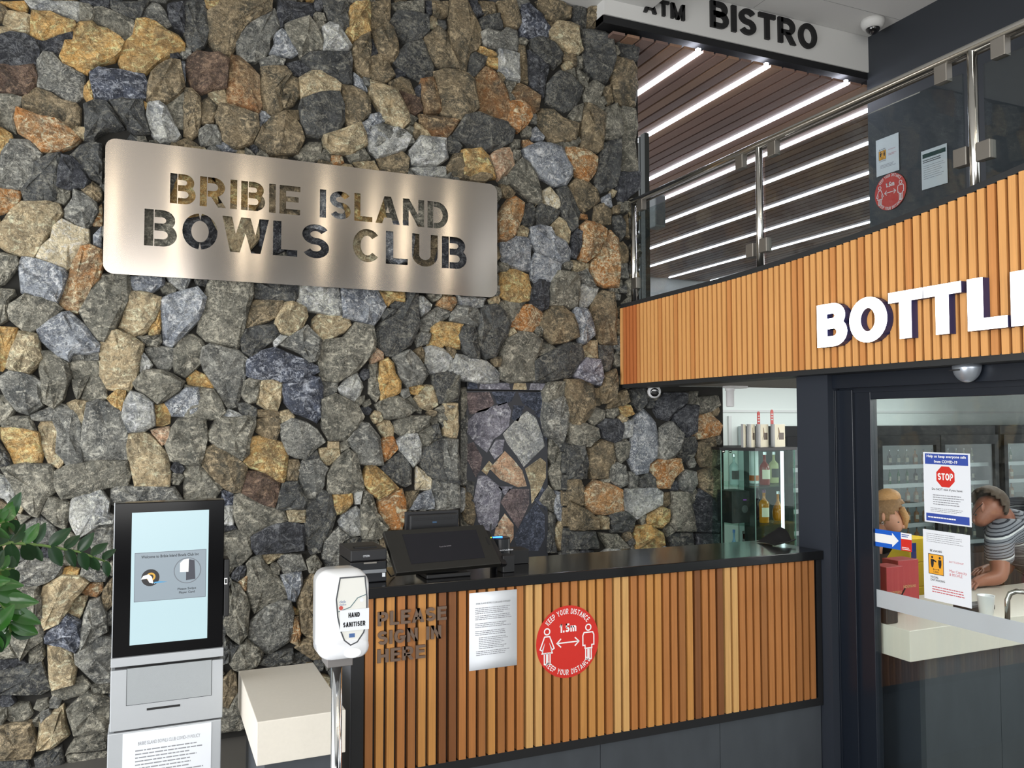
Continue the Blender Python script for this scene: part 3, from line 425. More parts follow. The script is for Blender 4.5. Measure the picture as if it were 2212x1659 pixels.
(0, 900, .553, """e 0,8 14,0 34,0 42,16 36,17 18,13 2,12|y 1,14 20,14 32,16 44,20 46,36 49,46 48,54 34,55 18,59 12,44 2,26|G -4,30 8,44 14,58 -4,60|t 44,12 50,0 60,2 70,18 66,30 66,44 76,54 70,62 58,56 52,44 48,26|g 54,-4 72,-14 90,-10 96,16 94,34 98,54 80,58 76,50 68,42 70,18 62,0|g 105,-16 118,-19 128,-16 144,-6 148,6 152,24 156,44 150,52 120,52 100,53 95,36 99,16|w 148,-16 156,-30 170,-26 182,-16 184,10 172,16 154,18 146,0|y 184,-14 198,-16 204,-8 203,8 194,11 185,11|t 154,22 168,18 178,22 188,32 200,46 203,66 202,84 180,82 162,82 157,60 153,34|p 180,16 202,12 204,20 198,32 194,34 186,24|e 199,34 206,14 214,4 224,2 245,3 247,26 243,46 239,57 221,57 204,52|e 2,62 30,57 60,58 64,68 64,90 54,98 48,112 44,120 38,118 28,108 20,92 14,80|w -4,68 8,76 15,88 18,104 12,106 4,98 -4,96|e 66,66 84,58 120,54 152,54 156,70 152,82 128,84 108,92 74,98 66,84|e 50,116 58,96 68,98 84,104 80,124 78,136 66,130|w 84,106 88,98 104,92 120,88 130,102 128,116 136,120 134,126 118,128 104,138 94,144 84,124|g 134,88 140,84 180,84 208,86 218,100 200,108 138,106 132,104|g 104,140 118,130 136,128 136,166 110,160|g 24,132 48,119 62,130 68,140 66,150 40,156 28,142|t 12,110 22,104 28,108 24,116|e 18,116 36,120 24,130|e 66,146 84,140 96,148 96,158 84,162 70,158"""),
(400, 900, .553, """e 28,20 40,0 84,0 84,10 78,24 76,44 68,52 56,44 40,36 30,28|n 86,4 104,0 114,2 114,16 110,28 96,26 86,18|g 115,10 128,2 146,8 158,16 168,30 156,38 146,50 134,48 124,44 118,28|e 164,-20 180,-26 190,-22 206,-14 214,0 206,16 192,28 174,28 166,14|y 76,26 90,24 104,28 118,32 124,44 122,56 120,70 118,78 112,76 98,66 78,60 70,54 76,44|n 20,56 24,40 34,34 48,42 60,48 74,60 70,76 66,90 58,90 46,84 32,70|e 0,58 18,57 30,68 44,86 36,96 0,99|r 68,86 74,66 84,66 100,70 114,78 112,90 107,108 98,106 80,96 68,90|G 118,79 134,78 140,92 146,100 142,110 110,110|n 124,52 136,52 138,60 134,76 122,76|g 137,62 142,54 160,52 170,62 166,72 166,82 158,98 148,99 140,84 137,72|e 172,68 180,56 196,40 204,46 208,62 213,80 214,88 196,92 172,92|t 161,39 170,38 186,40 186,46 174,58 168,58 162,48|t 172,30 184,30 184,38 172,38|e 186,32 194,28 198,36 188,42|G 146,50 158,40 162,50 146,54|e 59,94 68,92 90,104 106,110 118,112 122,124 110,130 90,136 78,142 66,134 60,120|t 122,112 144,112 144,126 124,126|G 146,100 158,100 164,88 174,92 178,106 181,116 178,128 172,144 162,162 152,164 144,150 145,120|k 80,142 94,134 112,128 128,126 142,130 144,146 142,160 120,162 86,164 80,156|e 46,140 62,136 76,142 78,150 79,164 66,178 46,180|w 184,126 190,116 206,108 210,112 211,142 200,144 190,138|y 177,94 200,91 201,104 192,114 182,118 178,106|g 166,150 184,134 196,144 186,150 186,180 166,170|d 44,88 58,92 57,105 46,106|w 44,107 58,107 58,130 44,130|k 44,132 58,130 62,134 48,138"""),
(700, 900, .3173, """g 17,16 25,4 31,5 38,14 40,30 41,33 33,33 24,32 22,24|y 28,42 30,34 34,33 40,38 46,44 51,49 48,51 38,56 32,52 28,46|G 40,36 46,30 52,25 56,28 60,36 60,46 56,48 48,44 42,40|o 39,18 42,14 48,14 51,22 46,28 42,31|w 50,17 58,12 64,12 67,20 66,30 62,34 56,26 52,22|e 64,12 74,6 80,14 72,20 68,20|t 37,6 41,2 46,3 49,8 48,14 42,15|e 49,4 60,0 73,0 72,6 56,14 50,10|G 80,2 86,0 93,0 92,14 84,14|G 74,6 79,5 81,14 75,16|G 65,30 70,20 80,15 90,15 93,30 93,46 82,44 72,40|c 64,34 72,40 75,44 74,50 64,50|g 75,44 84,42 93,46 93,62 78,64 76,54|o 38,58 46,52 54,50 56,58 56,66 53,77 46,77 40,70 38,64|n 57,52 66,51 62,60 57,65|b 59,64 66,54 74,50 76,56 76,63|e 28,50 33,54 36,66 44,76 38,83 27,83 26,70|w 21,52 27,50 25,60 22,60"""),
(1180, 850, .3173, """n 15,1 32,0 34,8 30,16 26,21 15,20|e 30,18 34,9 42,12 41,17 34,22|k 37,22 42,18 50,18 54,22 52,32 48,33 40,30|e 43,11 50,10 51,14 47,17 43,16|y 50,9 58,8 61,14 56,16 52,13|b 61,18 68,10 73,15 77,20 78,36 77,44 71,48 70,54 62,55 58,46 60,36 60,24|k 77,4 82,0 96,0 96,6 88,12 84,18 78,16 74,8|k 86,16 96,8 104,8 103,26 96,30 90,22|e 104,3 118,2 120,8 112,13 104,13|o 101,29 104,16 112,13 120,22 118,28 106,31|g 78,44 80,24 86,20 94,28 92,38 88,44 82,46|G 92,42 95,30 102,30 105,36 102,44 97,47|n 105,34 114,30 117,40 116,50 108,50 105,44|e 15,20 28,21 36,24 37,30 30,36 22,36 16,33|w 54,20 60,18 60,30 53,31|n 30,38 40,32 47,34 48,46 43,52 42,58 32,58 30,48|e 48,34 56,31 60,36 58,44 52,48 49,44|G 15,36 26,36 29,48 28,58 17,58|o 71,50 78,46 92,45 94,52 88,58 86,65 77,65 74,56|g 44,50 50,48 55,50 57,62 50,65 44,60|G 64,58 72,54 76,58 76,64 66,65|g 57,54 64,55 63,65 58,65|g 92,60 96,53 103,54 104,62 100,68 91,65|n 104,58 106,54 114,51 119,54 118,66 115,71 108,66|o 26,68 34,60 42,62 51,66 52,80 40,83 32,82 28,76|w 53,74 56,66 76,65 80,68 79,76 72,80 63,86 54,80|n 80,70 86,68 86,76 80,80|y 69,86 78,78 84,80 84,88 80,92 70,90|n 16,60 24,58 27,66 26,78 17,73|n 17,75 28,80 36,86 36,93 18,93|t 37,84 43,85 43,93 38,93|G 44,82 54,81 62,86 60,95 46,95|e 86,90 88,68 98,68 100,78 102,94 88,94|k 101,76 106,66 112,70 119,78 119,95 104,95|y 62,92 70,90 80,96 82,104 74,108 62,106|G 84,97 102,96 102,106 86,106|e 37,96 50,97 58,106 44,108|G 18,95 34,95 36,106 18,106|k 104,97 119,97 119,108 104,108"""),
(200, 250, .24254, """n 42,14 50,11 56,15 48,17|b 64,14 72,12 76,18 66,18|k 112,1 132,1 130,7 116,9|e 106,21 114,13 121,13 120,22 114,24|o 124,15 130,18 132,24 126,26|e 132,18 142,16 146,22 136,24|w 144,12 148,4 160,5 167,11 164,17 150,21 146,18|n 150,22 162,18 166,22 165,30 154,32|t 137,24 148,23 151,29 142,28|w 167,18 172,11 185,12 186,22 180,26 168,25|w 167,27 186,26 186,31 174,32|n 186,27 190,20 200,19 208,23 211,31 206,34 190,32"""),
(0, 1200, .3173, """g 10,10 20,2 36,2 43,6 42,12 32,18 26,20 12,20|y 42,10 48,8 54,10 53,14 42,13|g 55,14 58,4 64,4 74,14 72,18 62,18|t 28,28 30,22 42,14 54,15 60,19 50,30 46,38 40,46 30,51 29,40|e 12,22 26,21 28,30 30,50 29,58 20,64 14,72 8,60|o 56,26 62,20 70,19 70,24 66,29 60,28|t 46,38 52,29 60,28 56,40 54,44 46,41|d 30,56 40,46 46,41 55,46 55,58 52,67 42,62 31,60|g 56,50 62,32 68,30 72,40 73,52 62,58 55,64|n 71,24 77,16 77,34 72,39 70,30|t 33,63 40,62 48,66 52,76 50,88 36,92 34,80|g 52,68 62,58 70,56 78,58 78,88 66,88 58,80 52,74|e 20,66 29,60 30,70 28,73 20,75|G 10,78 28,74 32,86 34,92 28,95 -2,96 -2,80|k -2,72 14,72 18,76 -2,80|e -2,66 6,62 12,70 -2,72|e 34,94 56,84 62,90 58,95 44,100 36,98|e 62,90 78,89 78,95 64,95"""),
(0, 1050, .27243, """e 40,132 52,122 64,126 64,144 44,146|t 22,155 24,140 37,130 38,142 40,147 30,154|e 16,142 24,134 22,142|n -2,142 18,140 22,152 18,160 -2,162|e 38,160 44,150 60,144 63,146 62,156 40,158|e 39,160 63,158 63,166 42,172|G 20,162 36,154 38,170 22,170|G -2,163 16,163 18,170 -2,172"""),
(400, 1200, .3173, """e 26,0 44,0 42,4 34,8 30,14 24,10|k 33,12 38,7 42,8 41,14 36,18 32,16|o 37,18 43,14 42,24 40,25|e 43,6 46,3 52,0 54,6 60,12 66,18 70,26 71,29 60,33 52,37 48,40 45,34 43,24|e 32,18 37,20 42,28 44,36 42,54 37,60 30,54 27,46 31,38 33,26|g 43,54 46,46 56,36 66,32 72,32 74,40 73,58 68,62 58,68 50,66 44,58|b 66,14 80,12 81,20 76,32 72,32 68,20|g 64,6 66,0 80,0 84,10 68,13|e 84,4 90,0 94,6 92,12 86,12|n 78,32 82,20 88,13 92,13 94,30 94,56 88,58 80,52 80,42|G 95,0 106,0 106,10 98,10|o 74,44 78,42 80,54 78,62 73,60|y 73,35 78,38 78,41 74,41|n 76,64 82,58 90,58 94,66 99,70 97,72 88,72|G 50,76 54,70 64,67 74,65 75,74 62,77|G 75,68 82,68 88,74 74,75|e 31,74 34,68 42,58 50,64 53,68 49,76 37,79 34,78|G 27,56 34,62 38,62 30,74 26,75|n 26,86 32,80 35,82 36,95 30,106 26,104|t 52,0 66,-4 68,0 57,6"""),
(960, 800, .41473, """e 0,3 14,3 13,24 4,28 0,28|t 0,30 12,30 12,50 10,60 0,58|g 0,62 12,62 12,98 4,98 0,92|e 102,28 109,26 109,46 104,50"""),
]
def area2(p): return 0.5*sum(p[i][0]*p[(i + 1) % len(p)][1] - p[(i + 1) % len(p)][0]*p[i][1] for i in range(len(p)))
def inside(q, p):
    r_ = False; x, y = q
    for i in range(len(p)):
        a, b = p[i], p[i - 1]
        if (a[1] > y) != (b[1] > y) and x < (b[0] - a[0])*(y - a[1])/(b[1] - a[1]) + a[0]: r_ = not r_
    return r_
def seg_d(q, a, b):
    ax, ay = a; bx, by = b; dx, dy = bx - ax, by - ay; L = dx*dx + dy*dy
    t = 0 if L == 0 else max(0, min(1, ((q[0] - ax)*dx + (q[1] - ay)*dy)/L)); return math.hypot(q[0] - ax - t*dx, q[1] - ay - t*dy)
STONES = []
for ox, oy, s_, txt in TILES:
    for line in txt.split('|'):
        f = line.split(); poly = []
        for q in f[1:]:
            a, b = q.split(','); P = pt(ox + float(a)/s_*1.0, oy + float(b)/s_*1.0, 1, YW); poly.append((P.x, P.z))
        if len(poly) < 3: continue
        if area2(poly) < 0: poly.reverse()
        STONES.append([f[0], poly])
# the niche opening
NL, NR = pt(1000, 1000, 1, YW).x, pt(1225, 1000, 1, YW).x
NT, NB = pt(1100, 825, 1, YW).z, 0.7
# fillers: stones behind the sign, out of frame and in the gaps
polys = [p for _, p in STONES]; boxes = [(min(a for a, b in p), max(a for a, b in p), min(b for a, b in p), max(b for a, b in p)) for p in polys]
def near(q, rad):
    best = 9
    for p, bx in zip(polys, boxes):
        if q[0] < bx[0] - rad or q[0] > bx[1] + rad or q[1] < bx[2] - rad or q[1] > bx[3] + rad: continue
        if inside(q, p): return -1
        for i in range(len(p)): best = min(best, seg_d(q, p[i], p[i - 1]))
    return best
def in_wall(x, z, m=0.0):
    if z < 0.05 or z > ZC1 - 0.03: return False
    if x > 3.285 - m and z > EYE + 0.22 - m: return False
    if x > 4.0 - m or x < -2.9: return False
    if NL - 0.02 - m < x < NR + 0.02 + m and z < NT + 0.02 + m: return False
    return True
def clip_ray(q, th, mx, extra):
    dx, dy = math.cos(th), math.sin(th); best = mx
    for p, bx in zip(polys, boxes):
        if q[0] < bx[0] - mx or q[0] > bx[1] + mx or q[1] < bx[2] - mx or q[1] > bx[3] + mx: continue
        for i in range(len(p)):
            a, b = p[i], p[i - 1]; ex, ey = b[0] - a[0], b[1] - a[1]; den = dx*ey - dy*ex
            if abs(den) < 1e-9: continue
            t = ((a[0] - q[0])*ey - (a[1] - q[1])*ex)/den; u_ = ((a[0] - q[0])*dy - (a[1] - q[1])*dx)/den
            if 0 <= u_ <= 1 and 0 < t < best: best = t
    for s2 in extra:
        vx, vy = s2[0] - q[0], s2[1] - q[1]; d2 = math.hypot(vx, vy)
        if d2 < 1e-6 or d2 > 2*mx: continue
        cc = (dx*vx + dy*vy)/d2
        if cc > 0.05: best = min(best, d2/2/cc)
    k = 1.0
    while k > 0.2 and not in_wall(q[0] + dx*best*k, q[1] + dy*best*k): k -= 0.1
    return best*k
for step, rad, mx, na in ((0.24, 0.10, 0.17, 11), (0.10, 0.036, 0.07, 7), (0.055, 0.018, 0.04, 6)):
    seeds = []
    if step < 0.2: xr = (-1.0, 4.05)
    else: xr = (-2.9, 4.05)
    x = xr[0]
    while x < xr[1]:
        z = 0.1
        while z < ZC1:
            q = (x + R.uniform(-.3, .3)*step, z + R.uniform(-.3, .3)*step)
            if in_wall(*q, 0.02) and near(q, rad) > rad: seeds.append(q)
            z += step
        x += step
    new = []
    for q in seeds:
        ex = [s2 for s2 in seeds if s2 is not q and abs(s2[0] - q[0]) < 2*mx and abs(s2[1] - q[1]) < 2*mx]
        poly = [(q[0] + math.cos(t)*d, q[1] + math.sin(t)*d) for t in [2*math.pi*(k + R.uniform(-.25, .25))/na for k in range(na)] for d in [clip_ray(q, t, mx, ex)]]
        if abs(area2(poly)) > (0.0004): new.append([R.choice('ggGGeeennktwbuy' if step > 0.2 else 'ggGeeennkt'), poly])
    STONES += new
    for c_, p in new: polys.append(p); boxes.append((min(a for a, b in p), max(a for a, b in p), min(b for a, b in p), max(b for a, b in p)))
def stone_geo(mb, poly, Y, thick, cx=None, gap=-0.011, dome=1.0, fr=None):
    """one rough stone: an irregular outline, a broken rim and an uneven face"""
    n = len(poly); A = abs(area2(poly)); mxx = sum(a for a, b in poly)/n; mzz = sum(b for a, b in poly)/n; size = math.sqrt(A)
    out = []
    for i in range(n):
        a, b = poly[i], poly[(i + 1) % n]; L = math.hypot(b[0] - a[0], b[1] - a[1]); k = max(1, int(L/(size*0.22))) if size > 0.06 else 1
        for j in range(k):
            t = j/k; jx = R.uniform(-1, 1)*size*0.018 if j else 0; jz = R.uniform(-1, 1)*size*0.018 if j else 0
            out.append((a[0] + (b[0] - a[0])*t + jx, a[1] + (b[1] - a[1])*t + jz))
    def shrink(d):
        r_ = []; m = len(out)
        for i in range(m):
            a, b, c = out[i - 1], out[i], out[(i + 1) % m]
            e1 = Vector((b[0] - a[0], b[1] - a[1])); e2 = Vector((c[0] - b[0], c[1] - b[1]))
            if e1.length < 1e-6 or e2.length < 1e-6: r_.append(b); continue
            e1.normalize(); e2.normalize(); nn = Vector((-(e1 + e2).y, (e1 + e2).x)); nn = nn.normalized() if nn.length > 1e-5 else Vector((0, 0))
            r_.append((b[0] + nn.x*d, b[1] + nn.y*d))
        return r_
    tx, tz = R.uniform(-.12, .12), R.uniform(-.14, .14)
    F_ = fr or (lambda x, y, z: (x, y, z))
    def dep(p, base, rgh=0.12): return Y - (base + (p[0] - mxx)*tx + (p[1] - mzz)*tz + R.uniform(-1, 1)*thick*rgh)
    rings = [([(p[0], p[1]) for p in shrink(gap - 0.003)], lambda p: Y + 0.05), (shrink(gap), lambda p: dep(p, thick*0.45)), (shrink(gap + min(0.007, size*0.05)), lambda p: dep(p, thick*0.86)), (shrink(gap + min(0.03, size*0.16)), lambda p: dep(p, thick*1.05*dome, 0.26))]
    i0 = len(mb.v); m = len(out)
    for ring, fn in rings:
        for p in ring: mb.v.append(F_(p[0], fn(p), p[1]))
    for k in range(3):
        for j in range(m): a = i0 + k*m + j; b = i0 + k*m + (j + 1) % m; mb.face((a, b, b + m, a + m))
    c = len(mb.v); mid = [(mxx + R.uniform(-.1, .1)*size, mzz + R.uniform(-.1, .1)*size)]
    mb.v.append(F_(mid[0][0], dep(mid[0], thick*1.14*dome), mid[0][1])); q = i0 + 3*m
    for j in range(m): mb.face((q + j, q + (j + 1) % m, c))
STONES.sort(key=lambda s: -abs(area2(s[1])))
vis = lambda p: sum(a for a, b in p)/len(p) > -0.75
big = [s for s in STONES if vis(s[1])][:296]; bigid = {id(s) for s in big}; rest = [s for s in STONES if id(s) not in bigid]
for c_, p in big:
    mb = MB(); stone_geo(mb, p, YW + 0.045, R.uniform(0.035, 0.075)); mb.build('stone', SMAT[c_], wall, smooth=False)
mb = MB(); keys = sorted(SMAT)
for c_, p in rest: mb.cur = keys.index(c_); stone_geo(mb, p, YW + 0.045, R.uniform(0.02, 0.05) if abs(area2(p)) < 0.02 else R.uniform(0.03, 0.06), gap=-0.006)
mb.build('small_stones', [SMAT[k] for k in keys], wall, kind='stuff')
print('stones', len(big), len(rest))

# ------------------------------------------------------------------ niche with printed stone panel
DN = YW + 0.11
nb = MB().box(NL, NR, DN, DN + 0.03, NB, NT).build('niche_back', M_mortar, wall)
Nt = [("e", "93,11 110,10 110,24 96,24 92,18"), ("g", "93,26 108,24 111,44 108,58 104,70 94,60 92,40"), ("e", "93,62 100,64 102,74 96,84 92,78"), ("e", "103,72 110,70 112,106 98,106 92,90 97,84"), ("e", "84,116 92,104 98,112 96,126 88,120"), ("b", "98,108 108,110 108,128 102,134 97,122"), ("t", "98,142 106,134 110,140 110,162 100,158"), ("G", "92,126 98,130 96,150 98,162 91,162"), ("e", "13,18 18,16 18,34 13,44"), ("g", "13,46 19,38 19,60 17,102 13,102"), ("w", "13,106 17,106 16,122 13,126"), ("n", "17,104 24,112 26,130 24,138 16,134"), ("e", "13,128 18,136 25,142 22,158 13,158"), ("G", "22,140 30,142 32,158 24,160")]
for c_, q in Nt:
    poly = []
    for e_ in q.split():
        a, b = e_.split(','); P = pt(960 + float(a)/.41473, 800 + float(b)/.41473, 1, DN); poly.append((min(max(P.x, NL + 0.004), NR), min(P.z, NT)))
    if area2(poly) < 0: poly.reverse()
    mb = MB(); stone_geo(mb, poly, DN - 0.005, 0.035); mb.build('stone', SMAT[c_], wall)
pl, pr_ = pt(1007, 1000, 1, DN - 0.03).x, pt(1183, 1000, 1, DN - 0.03).x; ptop = pt(1100, 845, 1, DN - 0.03).z
zj = NT - .01
while zj > NB + .1:
    hj = R.uniform(.1, .22); mb = MB(); stone_geo(mb, [(0.0, zj - hj), (DN - YW, zj - hj - .01), (DN - YW, zj), (0.0, zj - .008)], 0.0, .012, gap=0.002, fr=lambda a, y, z: (NR + y, YW + .03 + a, z)); mb.build('stone', SMAT[R.choice('geGn')], wall); zj -= hj + .004
pan = thing('printed_panel', 'flat panel printed with lilac and grey stones in the wall niche', 'panel', ((pl + pr_)/2, DN - 0.02, NB))
MB().box(pl, pr_, DN - 0.03, DN - 0.006, NB, ptop).build('board', mat('print_black', (44, 46, 52), 0.5), pan, bevel=0.001)
PM = {k: SMAT[k] for k in 'PDlwtyopG'}
Pt = """P 19,20 40,19 45,30 38,36 22,40|D 42,19 64,19 60,28 48,32|D 66,20 92,19 92,32 82,37 70,30|l 18,46 30,36 56,28 60,36 58,50 50,58 44,62 38,74 28,66 20,56|D 62,31 72,32 66,46 60,44|w 52,57 64,44 74,36 82,42 88,58 90,68 80,78 71,87 64,76 56,66|D 80,38 92,34 92,46 84,42|D 85,45 92,48 92,66|l 40,72 46,62 54,62 52,74 45,80|P 18,66 26,64 34,78 32,90 28,96 20,80|p 40,88 54,72 62,80 70,90 74,104 66,105 50,98|t 33,90 40,81 43,84 38,94|t 72,88 86,78 91,82 91,96 84,112 78,120 77,104|l 30,94 38,94 52,106 50,120 48,140 38,146 30,136 26,116|P 50,118 58,106 76,106 76,120 66,142 58,130|D 62,150 70,134 82,118 90,130 90,150 84,162 66,162|p 46,140 54,128 62,138 62,150 56,160 44,150|l 48,104 62,104 54,112|D 80,116 88,104 91,108 91,126|G 19,98 27,100 26,112 20,114|t 19,118 26,118 27,134 20,132|l 20,136 36,148 42,162 20,162"""
F_ = FY(DN - 0.03); mb = MB(); pk = sorted(set(x.split()[0] for x in Pt.split('|')))
for q in Pt.split('|'):
    f = q.split(); mb.cur = pk.index(f[0]); poly = []
    for e_ in f[1:]:
        a, b = e_.split(','); P = pt(960 + float(a)/.41473, 800 + float(b)/.41473, 1, DN - 0.03); poly.append((max(pl, min(P.x, pr_)), min(P.z, ptop)))
    cx_ = sum(a for a, b in poly)/len(poly); cz_ = sum(b for a, b in poly)/len(poly)
    mb.prism(F_, [(cx_ + (a - cx_)*0.985, cz_ + (b - cz_)*0.985) for a, b in poly], 0, 0.0015)
mb.build('printed_stones', [SMAT[k] for k in pk], pan, kind='stuff')
mb = MB(); zt0 = pt(1100, 843, 1, DN - 0.02).z
lp = MB().box(pl, pr_, DN - 0.045, DN - 0.006, zt0, NT).build('header_strip', mat('print_black', (30, 31, 36), 0.5), pan)
for c_, a, b in (('D', 16, 30), ('l', 31, 59), ('t', 61, 74), ('l', 76, 92)):
    A = pt(960 + a/.41473, 835, 1, DN - 0.045).x; B = pt(960 + b/.41473, 835, 1, DN - 0.045).x
    MB().prism(FY(DN - 0.045), [(max(A, pl), zt0 + 0.004), (min(B, pr_), zt0 + 0.004), (min(B, pr_) - 0.01, NT - 0.004), (max(A, pl) + 0.012, NT - 0.004)], 0, 0.001).build('printed_stone', SMAT[c_], lp)

# ------------------------------------------------------------------ steel sign with cut-out lettering
YSG = YW - 0.075
FS = FY(YSG)
q1, q2_, q3, q4 = pt(225, 293, 1, YSG), pt(225, 589, 1, YSG), pt(1074, 402, 1, YSG), pt(1074, 644, 1, YSG)
sx0, sx1 = (q1.x + q2_.x)/2, (q3.x + q4.x)/2; sz1, sz0 = (q1.z + q3.z)/2, (q2_.z + q4.z)/2
sg = thing('steel_sign', 'brushed steel plate sign with cut-out club lettering on the stone wall', 'sign', ((sx0 + sx1)/2, YSG, sz0))
rr = 0.055; outl = [(sx0 + rr + rr*math.cos(t), sz0 + rr + rr*math.sin(t)) for t in [math.pi + k*math.pi/12 for k in range(7)]] + [(sx1 - rr + rr*math.cos(t), sz0 + rr + rr*math.sin(t)) for t in [1.5*math.pi + k*math.pi/12 for k in range(7)]] + [(sx1 - rr + rr*math.cos(t), sz1 - rr + rr*math.sin(t)) for t in [k*math.pi/12 for k in range(7)]] + [(sx0 + rr + rr*math.cos(t), sz1 - rr + rr*math.sin(t)) for t in [math.pi/2 + k*math.pi/12 for k in range(7)]]
plate = MB().prism(FS, outl, -0.003, 0.0).build('plate', M_steel, sg)
cut = MB()
def cutword(s_, tl, bl_, br, t):
    A = pt(*tl, 1, YSG); B = pt(*bl_, 1, YSG); C = pt(*br, 1, YSG); h_ = A.z - B.z; zb_ = (B.z + C.z)/2; a = B.x; xs = (C.x - B.x)/(h_*word_w(s_, t, 0.12))
    for ch in s_:
        if ch == ' ': a += 0.5*h_*xs; continue
        w_, q, S = glyph(ch, t, 0.022); i = 0
        for poly in q:
            # cut-outs never touch each other: stems stay apart from bowls by a thin bridge
            m = MB(); m.prism(FS, [(a + p[0]*h_*xs, zb_ + p[1]*h_) for p in poly], -0.02, 0.02); CUTS.append(m)
        for pts_, cl in S:
            L, Rr = offs(pts_, t, cl); m = MB(); m.strip(FS, [(a + p[0]*h_*xs, zb_ + p[1]*h_) for p in L], [(a + p[0]*h_*xs, zb_ + p[1]*h_) for p in Rr], -0.02, 0.02, bool(cl)); CUTS.append(m)
        a += w_*h_*xs + 0.12*h_*xs
CUTS = []
cutword('BRIBIE ISLAND', (366, 373), (367, 438), (968, 496), 0.2)
cutword('BOWLS CLUB', (313, 449), (311, 528), (1008, 584), 0.2)
allc = MB()
for m in CUTS:
    i = len(allc.v); allc.v += m.v; allc.f += [tuple(i + k for k in f) for f in m.f]; allc.mi += m.mi
co = bpy.data.objects.new('cutter', allc.mesh('cutter', M_steel)); COL.objects.link(co)
bo = plate.modifiers.new('cut', 'BOOLEAN'); bo.operation = 'DIFFERENCE'; bo.object = co; bo.solver = 'EXACT'; bo.use_self = True
bpy.context.view_layer.update()
nm = bpy.data.meshes.new_from_object(plate.evaluated_get(bpy.context.evaluated_depsgraph_get())); plate.modifiers.clear(); plate.data = nm; bpy.data.objects.remove(co)
print('plate verts', len(nm.vertices))
for x in (sx0 + 0.06, sx1 - 0.06):
    for z in (sz0 + 0.06, sz1 - 0.06): MB().lathe((x, YSG + 0.003, z), [(0.008, 0), (0.008, 0.07)], 10, (0, 1, 0)).build('standoff', M_chrome, sg)

# ------------------------------------------------------------------ reception counter
cxL = pt(757.5, 1500, 1, YC).x; cxR = 3.195; ztop = EYE - 0.669
sl0, sl1 = pt(1100, 1259.5, 1, YC).z, pt(1291, 1587, 1, YC).z; rb = pt(1291, 1607, 1, YC).z
ct = thing('reception_counter', 'long reception counter clad in upright timber slats with a black top', 'counter', ((cxL + cxR)/2, YC + 0.2, 0))
MB().box(cxL - 0.01, cxR, YC - 0.03, YC + 0.41, ztop - 0.045, ztop).build('countertop', M_black, ct, bevel=0.003)
MB().box(cxL + 0.02, cxR, YC + 0.012, YC + 0.03, sl1 - 0.01, ztop - 0.045).build('backing', mat('counter_backing', (14, 12, 12), 0.7), ct)
MB().box(cxL, pt(784, 1500, 1, YC).x, YC - 0.012, YC + 0.03, rb, ztop - 0.045).build('side_frame', M_blk, ct)
MB().box(cxL + 0.0, cxR, YC - 0.012, YC + 0.03, rb, sl1).build('bottom_rail', M_blk, ct)
xr0 = pt(1762, 1400, 1, YC).x
MB().box(xr0, cxR, YC - 0.012, YC + 0.03, sl1, ztop - 0.045).build('side_frame', M_blk, ct)
MB().box(cxL - 0.002, cxL + 0.018, YC - 0.002, YC + 0.4, 0, ztop - 0.045).build('end_panel', mat('end_panel_grey', (92, 94, 98), 0.5), ct)
MB().box(cxL + 0.02, cxR, YC + 0.36, YC + 0.4, 0, ztop - 0.045).build('rear_panel', M_blk, ct)
xt = [cxL + 0.001, pt(1293, 1630, 1, YC + 0.02).x, pt(1551, 1600, 1, YC + 0.02).x, cxR]
w0 = xt[2] - xt[1]; tiles = [xt[1] - w0*k for k in (3, 2, 1)] + [xt[1], xt[2], xt[2] + w0]
tiles = [max(x, cxL + 0.02) for x in tiles]
for a, b in zip(tiles[:-1], tiles[1:]):
    if b - a > 0.02: MB().box(a + 0.0015, min(b, cxR) - 0.0015, YC + 0.004, YC + 0.02, 0.0, rb).build('tile', M_slate, ct)
x = pt(786.8, 1500, 1, YC).x; p = (pt(1761, 1400, 1, YC).x - x)/53.0
pat = 'nyyonyyddoonymooLLooooyyyoLLooyyoonydoodLLooonoooonnnon'
sm_ = {k: MB().box(0, p*0.70, -0.016, 0.014, 0, sl0 - sl1).mesh('slat', WD[k]) for k in WD}
for k in range(53): link('slat', sm_[pat[k] if pat[k] in WD else 'n'], ct, loc=(x + p*k, YC, sl1))
# lettering on the counter
cl = thing('counter_lettering', 'brushed bronze PLEASE SIGN IN HERE lettering fixed across the counter slats', 'sign', (1.0, YC - 0.03, 0.75))
FCn = FY(YC - 0.016); M_brz = mat('brushed_bronze', (124, 104, 90), 0.42, 0.6)
for s_, tl, bl_, br in (('PLEASE', (813, 1322), (815, 1352), (963, 1337)), ('SIGN IN', (813, 1362), (815, 1391), (951, 1379)), ('HERE', (813, 1402), (814, 1431), (917, 1420))):
    pxword(FCn, 1, YC - 0.016, s_, tl, bl_, br, 0.21, 0.001, 0.012, M_brz, cl, per='letter')
